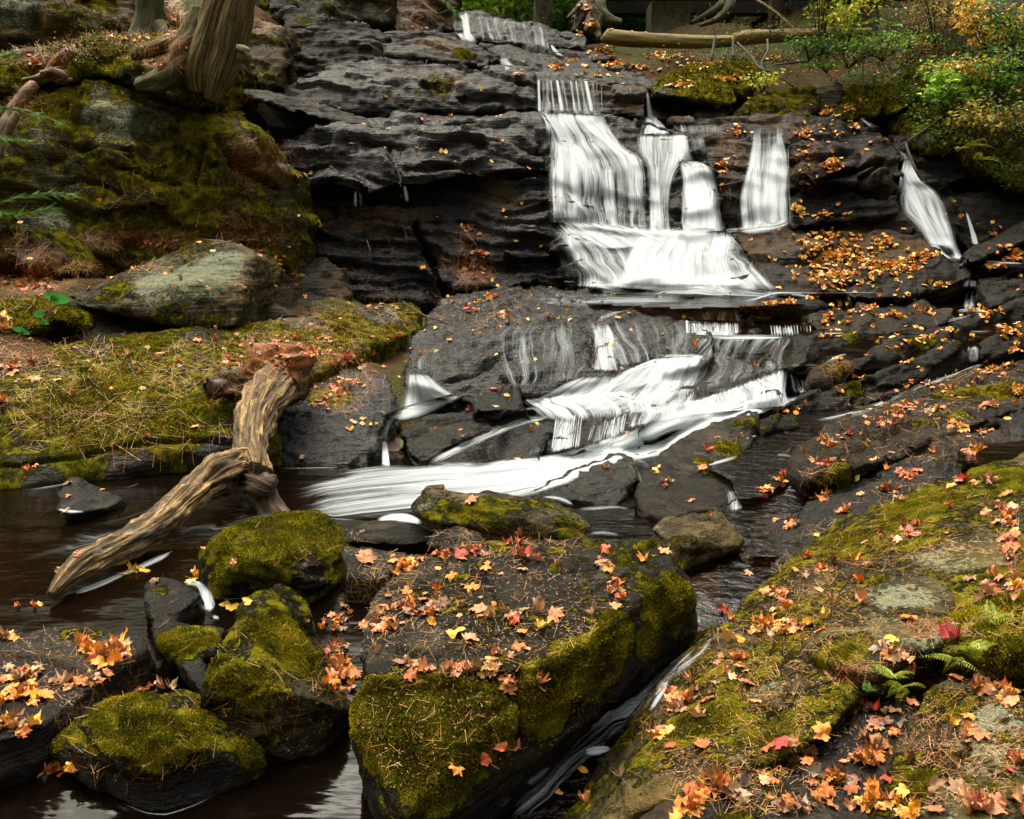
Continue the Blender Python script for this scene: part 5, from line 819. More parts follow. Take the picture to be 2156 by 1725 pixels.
SH = [('c', 960, 390, 12.9, .35, 1.9, 420, DKGREEN, .055, 7, 'tall dark hemlock sapling rising before the fallen log'),
      ('c', 1100, 330, 12.8, .4, .75, 260, YGREEN, .07, 4, 'yellow green leafy shrub in the middle of the right bank'),
      ('c', 900, 360, 12.8, .45, .25, 260, DKGREEN, .05, 4, 'low dark green bush under the hemlock sapling'),
      ('c', 1130, 400, 12.7, .6, .32, 380, DKGREEN, .05, 5, 'spreading dark bush left of the striped boulder'),
      ('c', 620, 545, 12.3, .18, .22, 110, YGREEN, .045, 4, 'small bright yellow green sprout between two mossy boulders'),
      ('c', 1000, 430, 12.5, .22, .12, 60, GREENS, .06, 3, 'little green sprout over the dark cubic boulder'),
      ('c', 1330, 360, 12.9, .6, .4, 380, GREENS, .05, 5, 'green bush above the striped boulder'),
      ('c', 1690, 700, 11.3, .28, .42, 90, GREENS, .10, 4, 'big leaved green plant leaning out over the dark cleft'),
      ('c', 1800, 620, 11.6, .5, .5, 420, GREENS, .055, 6, 'leafy green shrub on the slope right of the cleft'),
      ('c', 2010, 620, 11.5, .6, .6, 520, DKGREEN, .05, 6, 'dense dark green shrub near the right edge'),
      ('c', 2140, 420, 12., .6, .8, 620, DKGREEN, .05, 6, 'bluish green evergreen bush at the upper right edge'),
      ('c', 1950, 330, 12.4, .5, .55, 300, AUT, .07, 5, 'shrub with yellow autumn leaves below the big mossy tree'),
      ('c', 1640, 280, 13., .7, .7, 420, [(.22, .13, .03), (.14, .10, .03), (.3, .2, .05), (.1, .12, .02)], .045, 8, 'fine twiggy brown shrub on the upper right bank'),
      ('c', 1480, 230, 14., .7, .6, 320, [(.22, .13, .03), (.14, .10, .03), (.1, .12, .02)], .045, 7, 'brown twiggy shrub next to the grey barked tree'),
      ('c', 1760, 180, 14., .6, .7, 380, [(.10, .12, .03), (.14, .13, .04), (.2, .16, .04)], .045, 6, 'pale olive bush before the big mossy tree base'),
      ('c', 2130, 860, 10.9, .6, .5, 420, [(.08, .08, .01), (.2, .13, .02), (.04, .07, .01)], .05, 6, 'brownish hanging shrub over the dark recess at the right edge'),
      ('c', 1880, 830, 11., .35, .4, 240, [(.25, .2, .02), (.12, .13, .02), (.4, .28, .03)], .06, 5, 'yellowing fern clump hanging above the dark recess'),
      ('c', 1850, 540, 11.7, .45, .4, 200, AUT, .06, 4, 'yellow speckled shrub in the upper part of the fern slope'),
      ('c', 800, 60, 15.5, .6, .9, 420, DKGREEN, .06, 5, 'hemlock boughs under the right end of the bridge')]
for i, (c, x, y, D, rx, rz, n, cs, lf, stn, lab) in enumerate(SH): shrub(lab, c, x, y, D, rx, rz, n*2, cs, lf, stn+2, 40+i)
# bare branches
for i, (c, rows, lab) in enumerate([
    ('c', [(480, 250, 13.2, 5), (560, 330, 12.9, 7), (610, 400, 12.7, 8), (690, 425, 12.6, 6), (810, 510, 12.5, 4)], 'bare crooked branch dangling below the log joint'),
    ('c', [(655, 230, 13.4, 5), (655, 300, 13., 6), (620, 370, 12.8, 6), (630, 410, 12.7, 5)], 'thin bare twig curving down to the crooked branch'),
    ('c', [(690, 380, 12.8, 5), (780, 370, 12.7, 6), (900, 360, 12.7, 4)], 'level bare twig left of the dark bush'),
    ('c', [(1805, 365, 12., 5), (1740, 470, 11.9, 5), (1690, 540, 11.8, 4)], 'thin grey twig in front of the striped boulder cleft'),
    ('c', [(1440, 850, 11.2, 5), (1560, 770, 11.2, 6), (1700, 670, 11.3, 4)], 'long twig bridging the dark cleft above the small fall'),
    ('c', [(1465, 840, 10.9, 7), (1490, 920, 10.8, 9), (1530, 1010, 10.7, 8), (1560, 1060, 10.7, 4)], 'forked stick standing in the small right hand fall'),
    ('c', [(900, 170, 13.6, 4), (960, 130, 13.5, 6), (1040, 70, 13.6, 5), (1110, 30, 13.8, 3)], 'thin twig slanting up beside the hemlock sapling'),
    ('c', [(1210, 330, 12.6, 4), (1218, 460, 12.4, 4), (1212, 560, 12.3, 3)], 'thin upright twig on the middle of the right bank'),
    ('b', [(560, 20, 14.4, 6), (640, 80, 14.2, 5), (700, 60, 14.2, 3)], 'drooping root fibre beside the topmost fall'),
    ('e', [(440, 230, 8.6, 5), (560, 310, 8.3, 6), (650, 340, 8.2, 5), (740, 375, 8.1, 3)], 'thin twig lying at the tip of the long mossy rock'),
    ('c', [(1150, 1725, 9.6, 6), (1500, 1690, 9.6, 6)], 'small stick lying at the foot of the leafy apron'),
    ('h', [(1900, 1000, 3.05, 3), (2156, 870, 3.1, 3)], 'fine twig beside the narrow channel')]):
    if lab.startswith('small stick') or lab.startswith('fine twig'): continue
    setp(ctube('bare_twig', c, rows, MAT['bark'], seg=6, step=.06, bump=.1, ridge=0, seed=i), lab, 'twig')
# hemlock sprays, ferns, small plants
def frond(b, d, L, side, nrm, cols, rnd, nseg=11, wid=.32, droop=.25, elong=3.4):
    V = []; F = []; C = []
    for k in range(1, nseg+1):
        f = k/nseg; p = b + d*(L*f) + Vector((0, 0, -droop*L*f*f)); w = L*wid*(1-f*.85)*(.6+.4*min(1, k/2))
        for s in (-1, 1):
            t = (side*s + d*.45).normalized(); q = p + t*w + Vector((0, 0, -.15*w)); u = d*(w/elong)
            i0 = len(V); c = np.array(cols[rnd.integers(0, len(cols))])*rnd.uniform(.7, 1.2)
            V += [p-u*.5, p+t*w*.5+u*.65+nrm*.004, q, p+t*w*.5-u*.65+nrm*.004]; F.append((i0, i0+1, i0+2, i0+3)); C += [c]*4
    return V, F, C
def fern(lab, c, x, y, D, L, n, cols, seed, name='fern', dirs=None, droop=.35, fan=(0, 6.28), wid=.32):
    b = atD(*disp(c, x, y), D); rnd = np.random.default_rng(seed); t = thing(name, lab, 'fern' if name == 'fern' else 'branch' if name == 'hemlock_spray' else 'plant', b)
    for k in range(n):
        a = rnd.uniform(*fan); el = rnd.uniform(.15, .8) if name == 'fern' else rnd.uniform(-.15, .2); d = Vector((math.cos(a)*math.cos(el), math.sin(a)*math.cos(el), math.sin(el)))
        sd_ = d.cross(Vector((0, 0, 1))).normalized(); nr = sd_.cross(d); V, F, C = frond(b, d, L*rnd.uniform(.6, 1.1), sd_, nr, cols, rnd, droop=droop, wid=wid)
        put('frond', np.array([tuple(v) for v in V]), np.array(F), np.array(C), MAT['foliage'], t)
FG = [(.24, .29, .02), (.32, .33, .03), (.15, .22, .02)]
for i, (c, x, y, D, L, n, cs, lab, fan) in enumerate([
    ('i', 1380, 900, 2.42, .085, 6, FG, 'bright green fern sprouting from the crack at the middle of the right slope', (0, 6.28)),
    ('i', 1450, 960, 2.40, .09, 6, FG, 'second bright fern, just below the first in the crack', (3, 6.5)),
    ('i', 1750, 800, 2.44, .10, 6, FG, 'green fern at the dark hole under the red leaf', (2.5, 6)),
    ('i', 1860, 740, 2.46, .09, 5, FG, 'upright green fern on the left corner of the dark hole', (0, 6.28)),
    ('i', 1970, 560, 2.62, .09, 6, FG, 'green fern on top of the turf hummock', (0, 6.28)),
    ('i', 2130, 580, 2.6, .10, 6, YGREEN, 'yellowing fern on the hummock at the right edge', (0, 6.28)),
    ('i', 1240, 985, 2.42, .06, 5, DKGREEN, 'tiny dark fern low in the crack left of the bright ferns', (0, 6.28)),
    ('c', 1800, 870, 10.9, .30, 6, YGREEN, 'yellow green fern hanging over the black rock of the right bank', (3.2, 6.2)),
    ('c', 1880, 940, 10.8, .26, 5, YGREEN, 'lower yellow green fern drooping above the dark recess', (3.2, 6.2)),
    ('c', 1840, 720, 11.1, .28, 6, FG, 'fresh green fern on the slope right of the pale lichen streak', (0, 6.28))]):
    fern(lab, c, x, y, D, L, n, cs, 70+i, fan=fan)
HG = [(.07, .17, .006), (.12, .25, .008), (.05, .12, .005)]
def spray(lab, c, pts, D, seed):
    P = [atD(*disp(c, x, y), D+dd) for x, y, dd in pts]; rnd = np.random.default_rng(seed); t = thing('hemlock_spray', lab, 'branch', P[0])
    tube('twig', P, [.006]*len(P), MAT['bark'], t, seg=6, step=.05, bump=0, ridge=0)
    for k in range(64):
        f = rnd.uniform(.1, 1)*(len(P)-1); i = min(int(f), len(P)-2); p = P[i].lerp(P[i+1], f-i); a0 = (P[i+1]-P[i]).normalized(); s = a0.cross(Vector((0, -.35, 1))).normalized()
        d = (a0*.7 + s*rnd.choice([-1, 1])*rnd.uniform(.4, 1) + Vector((0, 0, rnd.normal(0, .15)))).normalized(); sd_ = d.cross(Vector((0, -.5, 1))).normalized(); nr = sd_.cross(d)
        V, F, C = frond(p, d, rnd.uniform(.07, .16), sd_, nr, HG, rnd, 14, .13, .1, 1.6); put('needles', np.array([tuple(v) for v in V]), np.array(F), np.array(C), MAT['foliage'], t)
spray('bright green hemlock spray reaching in from the left edge, upper one', 'a', [(-120, 600, 0), (0, 630, 0), (150, 650, .1), (340, 720, .2)], 8.4, 1)
spray('wide bright green hemlock spray before the lichen spotted rounded boulder', 'a', [(-80, 1210, 0), (100, 1160, 0), (280, 1130, .1), (450, 1150, .2)], 8.3, 2)
spray('lower drooping tier of the wide hemlock spray', 'a', [(-60, 1240, 0), (100, 1260, 0), (300, 1220, .1)], 8.25, 3)
spray('small green hemlock sprig at the very left edge', 'a', [(-80, 780, 0), (20, 815, 0), (170, 830, .1)], 8.5, 4)
spray('dark green hemlock tip high on the left edge', 'a', [(-80, 330, 0), (0, 330, 0), (60, 320, .1)], 8.8, 5)
spray('drooping hemlock bough with golden tips left of the topmost fall', 'b', [(640, -40, 0), (700, 20, 0), (740, 60, 0), (765, 130, 0)], 14., 6)
pl = thing('leafy_seedling', 'seedling with a few broad shiny green leaves on the bright moss mound', 'plant', atD(125, 640, 7.2))
for k, (x, y, w, a) in enumerate([(330, 215, 60, -.2), (290, 200, 45, .5), (225, 310, 35, 1.3), (255, 345, 32, -1.), (100, 395, 35, .2), (140, 410, 30, -.4)]):
    p = atD(*disp('d', x, y), 7.15); s = px('d', w, 7.2); n = 14; an = np.linspace(0, 2*np.pi, n, endpoint=False); s = s*.8; r = s*(1+.25*np.cos(an)+.35*np.maximum(0, np.cos(an))**6)
    V = np.column_stack([np.cos(an+a)*r, -.35*np.sin(an)*s, np.sin(an+a)*r*.62]) + np.array(p); V = np.vstack([V, np.array(p)+[0, -.012, 0]])
    put('leaf', V, np.array([[n, (j+1) % n, j] for j in range(n)]), np.tile([(.06, .30, .06)], (n+1, 1)), MAT['foliage'], pl)
    tube('stem', [p, p.lerp(pl.location, .5)+Vector((0, 0, .01)), Vector(pl.location)], [.003]*3, MAT['roots'], pl, seg=5, step=.05, bump=0, ridge=0)
bpy.context.view_layer.update(); DG = bpy.context.evaluated_depsgraph_get()
print('plants', time.time()-T0)
# ------------------------------------------------------------------ moss carpets (children of their rocks), needles, leaves
def moss_carpet(o, n, h, thr=.55, cols=((.06, .066, .003), (.15, .145, .006), (.34, .285, .010), (.022, .025, .002))):
    me = o.data; P = coords(me); F = np.empty(len(me.loops), dtype=np.int32); me.loops.foreach_get('vertex_index', F)
    F = F.reshape(-1, 4) if len(F) == len(me.polygons)*4 else np.array([tuple(p.vertices)[:4] if len(p.vertices) >= 4 else tuple(p.vertices)+(p.vertices[0],) for p in me.polygons])
    M = np.empty(len(P)*4, dtype=np.float32); me.attributes['mask'].data.foreach_get('color', M); M = M.reshape(-1, 4)[:, 0]
    rnd = np.random.default_rng(len(P)); a, b, c, d = (P[F[:, k]] for k in range(4)); nf = np.cross(c-a, d-b); ar = np.linalg.norm(nf, axis=1)+1e-12
    W = P + np.array(o.location); cen = W[F].mean(1)
    dirv = cen - np.array(ORG); facing = -(nf*dirv).sum(1)/(ar*np.linalg.norm(dirv, axis=1)); pr = project(cen)
    vis = (facing > -.15) & (pr[:, 0] > -60) & (pr[:, 0] < 2220) & (pr[:, 1] < 1790)
    q = cen + 0; m = M[F].mean(1) + fbm(q*9, 3)*.38 + fbm(q*30, 2)*.14
    w = ar*np.clip((m-thr)*4, 0, 1)*vis; 
    if w.sum() <= 0: return
    n = int(n); k = rnd.choice(len(F), n, p=w/w.sum()); u, v = rnd.random((2, n, 1)); p = (a[k]*(1-u)+b[k]*u)*(1-v) + (d[k]*(1-u)+c[k]*u)*v
    nn = nf[k]/ar[k][:, None]; hh = h*rnd.uniform(.4, 1.3, (n, 1))*(.6+.8*np.clip(m[k]-thr, 0, 1)[:, None]); dr = nn + rnd.normal(0, .55, (n, 3)) + [0, 0, .3]; dr /= np.linalg.norm(dr, axis=1)[:, None]
    s = np.cross(dr, rnd.normal(0, 1, (n, 3))); s /= np.linalg.norm(s, axis=1)[:, None]; wd = hh*.33
    p = p - nn*.003; V = np.stack([p-s*wd, p+s*wd, p+dr*hh], 1).reshape(-1, 3); i = np.arange(n)*3; FF = np.stack([i, i+1, i+2], 1)
    gl = fbm(cen[k]*7+3, 3)*.5+.5+rnd.normal(0, .18, n); ci = np.clip((gl*len(cols)*.9), 0, len(cols)-1).astype(int); order = [3, 0, 1, 2]
    cc = np.array(cols)[np.array(order)[ci]]*rnd.uniform(.75, 1.5, n)[:, None]*[1.08, 1.0, .8]; br_ = rnd.random(n) < .16+.25*(fbm(cen[k]*3+9, 2) > .25); cc[br_] = np.array([.13, .08, .012])*rnd.uniform(.5, 1.5, (br_.sum(), 1))
    me2 = mesh_np('moss', V, FF, MAT['moss'], o, False); attr_col(me2.data, 'col', np.column_stack([np.repeat(cc, 3, 0), np.ones(n*3)])); me2['kind'] = 'stuff'
for o in ROCKS:
    b = o.name.split('.')[0]; l = o['label']
    n, h = {'mossy_boulder': (52000, .010), 'flat_slab': (95000, .0095), 'angular_boulder': (45000, .009), 'mossy_slope': (80000, .008), 'lichen_plate': (26000, .007), 'mossy_ledge': (60000, .0075), 'lichen_slope': (38000, .008),
            'fern_hummock': (22000, .014), 'curved_rock': (16000, .008), 'leaning_boulder': (9000, .007), 'lichen_block': (8000, .008), 'whaleback_rock': (85000, .018), 'mossy_mound': (14000, .022), 'tilted_ledge': (9000, .014),
            'streamside_slab': (6000, .012), 'big_boulder': (14000, .018), 'mossy_cliff': (70000, .016), 'turf_ledge': (38000, .028), 'bank_boulder': (9000, .035), 'tilted_boulder': (9000, .03), 'bank_rock': (14000, .04), 'shore_rock': (7000, .008), 'upright_stone': (3000, .007), 'mossy_stone': (3000, .01), 'leafy_slab': (2500, .007)}.get(b, (0, 0))
    if b == 'tilted_ledge' and 'widest' not in l: n = 4000
    if n: moss_carpet(o, n, h, .40 if b in ('mossy_boulder',) else .45)
bpy.context.view_layer.update(); DG = bpy.context.evaluated_depsgraph_get()
print('moss', time.time()-T0)
SK = ('moss', 'crown', 'leaves', 'frond', 'needles', 'stem', 'twig', 'branch', 'bare_twig')
# palettes (linear)
PINK = [(.46, .20, .08), (.54, .27, .13), (.38, .16, .07), (.46, .28, .16), (.32, .18, .10)]
ORG_ = [(.62, .20, .025), (.55, .15, .02), (.66, .28, .04), (.48, .13, .025), (.50, .2, .05)]
RED = [(.42, .055, .02), (.34, .035, .015), (.5, .10, .025)]
YEL = [(.78, .42, .03), (.70, .36, .03), (.80, .48, .05)]
GOLD = [(.74, .34, .025), (.68, .27, .02), (.78, .40, .04), (.60, .20, .02), (.72, .42, .08), (.78, .50, .10)]
BRN = [(.22, .09, .03), (.28, .13, .05), (.17, .07, .03)]
GREY = [(.30, .26, .24), (.26, .20, .17)]
LIME = [(.50, .55, .06)]
MIX = PINK*3 + ORG_*4 + BRN*2 + RED[:1]
# --- leaf meshes
def leaf_mesh(kind, k):
    rnd = np.random.default_rng(500+k+(50 if kind == 'maple' else 0))
    if kind == 'maple':
        half = [(0, .98), (9, .78), (16, .70), (22, .72), (27, .60), (35, .56), (43, .84), (50, .93), (57, .80), (66, .74), (73, .58), (83, .54), (95, .70), (106, .78), (113, .62), (128, .52), (150, .46), (170, .34)]
        ang = [math.radians(a) for a, r in half] + [math.radians(360-a) for a, r in half[::-1] if a not in (0,)]; rad = [r for a, r in half] + [r for a, r in half[::-1]][:-1]
        ang = np.array(ang); rad = np.array(rad)*.56*(1+rnd.normal(0, .05, len(rad)))
    else:
        ang = np.linspace(0, 2*np.pi, 20, endpoint=False); rad = .5/np.sqrt(np.cos(ang)**2 + (np.sin(ang)/(.52+.05*k))**2); rad *= 1+.06*np.cos(ang)
    rings = [.35, .7, 1.]; V = [(0, 0)]
    for r in rings: V += [(math.sin(a)*x*r, math.cos(a)*x*r) for a, x in zip(ang, rad)]
    V = np.array(V); n = len(ang); F = [(0, 1+(i+1) % n, 1+i) for i in range(n)]
    for q in range(len(rings)-1):
        a0 = 1+q*n; F += [(a0+i, a0+(i+1) % n, a0+n+(i+1) % n, a0+n+i) for i in range(n)]
    x, y = V[:, 0], V[:, 1]; flat = [.35, .7, .95, 1.35, 1.6, .5][k % 6]
    fold = abs(x)*[.2, .4, -.3, .7, .5, -.2][k % 6]; r2 = x*x+y*y
    z = fold*flat + r2*[.3, -.4, .5, .35, .6, -.2][k % 6]*flat + fbm(np.column_stack([x*2.6, y*2.6, x*0+k*3.]), 2)*.17*(.5+flat) 
    cx = 1-.22*flat*r2*2
    if k % 6 == 4: y2 = y*.75; z = z + np.maximum(0, y)**2*.8; y = y2
    V3 = np.column_stack([x*cx, y*cx, z + .02]); 
    # stalk
    s0 = len(V3); by = -rad.max()*.38 if kind == 'maple' else -.5; pts = [(0, by*.3, .015), (.02, by-.18, .03+.05*flat), (.06, by-.40, .02+.12*flat)]
    if kind == 'beech': pts = [(0, -.45, .02), (.01, -.55, .03), (.03, -.62, .03)]
    SV = []; 
    for q in pts: SV += [(q[0]-.011, q[1], q[2]), (q[0]+.011, q[1], q[2]), (q[0], q[1], q[2]+.016)]
    V3 = np.vstack([V3, SV]); 
    for q in range(2):
        a0 = s0+q*3
        for i in range(3): F.append((a0+i, a0+(i+1) % 3, a0+3+(i+1) % 3, a0+3+i))
    return V3, F
LV = {('maple', k): leaf_mesh('maple', k) for k in range(6)}; LV.update({('beech', k): leaf_mesh('beech', k) for k in range(6)})
LM = {}
for (kd, k), (V, F) in LV.items():
    me = bpy.data.meshes.new(kd+'_leaf'); me.from_pydata([tuple(v) for v in V.tolist()], [], F); me.polygons.foreach_set('use_smooth', [True]*len(me.polygons)); me.materials.append(MAT['leaf']); LM[kd, k] = me
def orient(n, spin, tilt):
    n = Vector(n); n = (n + Vector(tilt)).normalized(); a = n.orthogonal().normalized(); a.rotate(Matrix.Rotation(spin, 3, n)); b = n.cross(a); return Matrix((a, b, n)).transposed()
LEAVES = []; LEAFSPOT = set()
HOSTN = {'flat_slab': 'the flat dark slab', 'mossy_slope': 'the mossy slope', 'lichen_plate': 'the lichen plate', 'mossy_ledge': 'the green gold ledge', 'lichen_slope': 'the corner lichen rock',
         'shore_rock': 'the bottom middle rock', 'leafy_slab': 'the left edge slab', 'whaleback_rock': 'the long mossy rock', 'wet_rock_face': 'the rock behind driftwood', 'leafy_apron': 'the leafy apron',
         'tilted_ledge': 'a long tilted ledge', 'wet_shelf': 'the wet shelf', 'cascade_slab': 'the cascade slab', 'water': 'the water', 'ground': 'the ground', 'fern_hummock': 'the fern hummock', 'gully_rock': 'the wet gully floor', 'dark_wall': 'the black rock wall', 'streamside_slab': 'the foam side slab',
         'leafy_buttress': 'the craggy buttress', 'driftwood': 'the driftwood', 'rotten_top': 'the rotten end of the driftwood'}
def colname(c):
    r, g, b = c
    if g > r: return 'lime green'
    r, g, b = r/.86, g/.78, b/.66
    if r < .32 and b > r*.6: return 'grey'
    if r < .32: return 'brown'
    if g < r*.2: return 'red'
    if g > r*.5 and b < .1: return 'yellow'
    if b > r*.22: return 'pale pink' if g > .28 else 'dull pink'
    return 'bright orange' if g > .19 else 'dark orange'
CURL = ['flat', 'slightly cupped', 'arched', 'curled', 'rolled up', 'flat']
def leaf_at(pxx, py, wpx, colr, kind='maple', k=None, lab=None, ncp=None, tilt=.25, lift=.004):
    h = hit(pxx, py, SK)
    if h is None or h[0].y > 16.5: return False
    p, n, ob = h; dist = (p-ORG).length; s = wpx*dist/FPX
    n = Vector(n)
    if n.z < -.1: return False
    n = (n*.55 + Vector((0, 0, .6))).normalized(); k = random.randrange(6) if k is None else k
    t = (random.gauss(0, tilt), random.gauss(0, tilt), 0); LEAVES.append([p + n*(lift+.05*s), orient(n, random.uniform(0, 6.283), t), s, tuple(x*q_ for x, q_ in zip(colr, (.86, .78, .66))), kind, k, lab, ob, (pxx, py), ncp]); return True
def jit(c, a=.2): f = random.uniform(1-a*1.6, 1+a); return tuple(min(.9, x*f*random.uniform(1-a*.5, 1+a*.5)) for x in c)
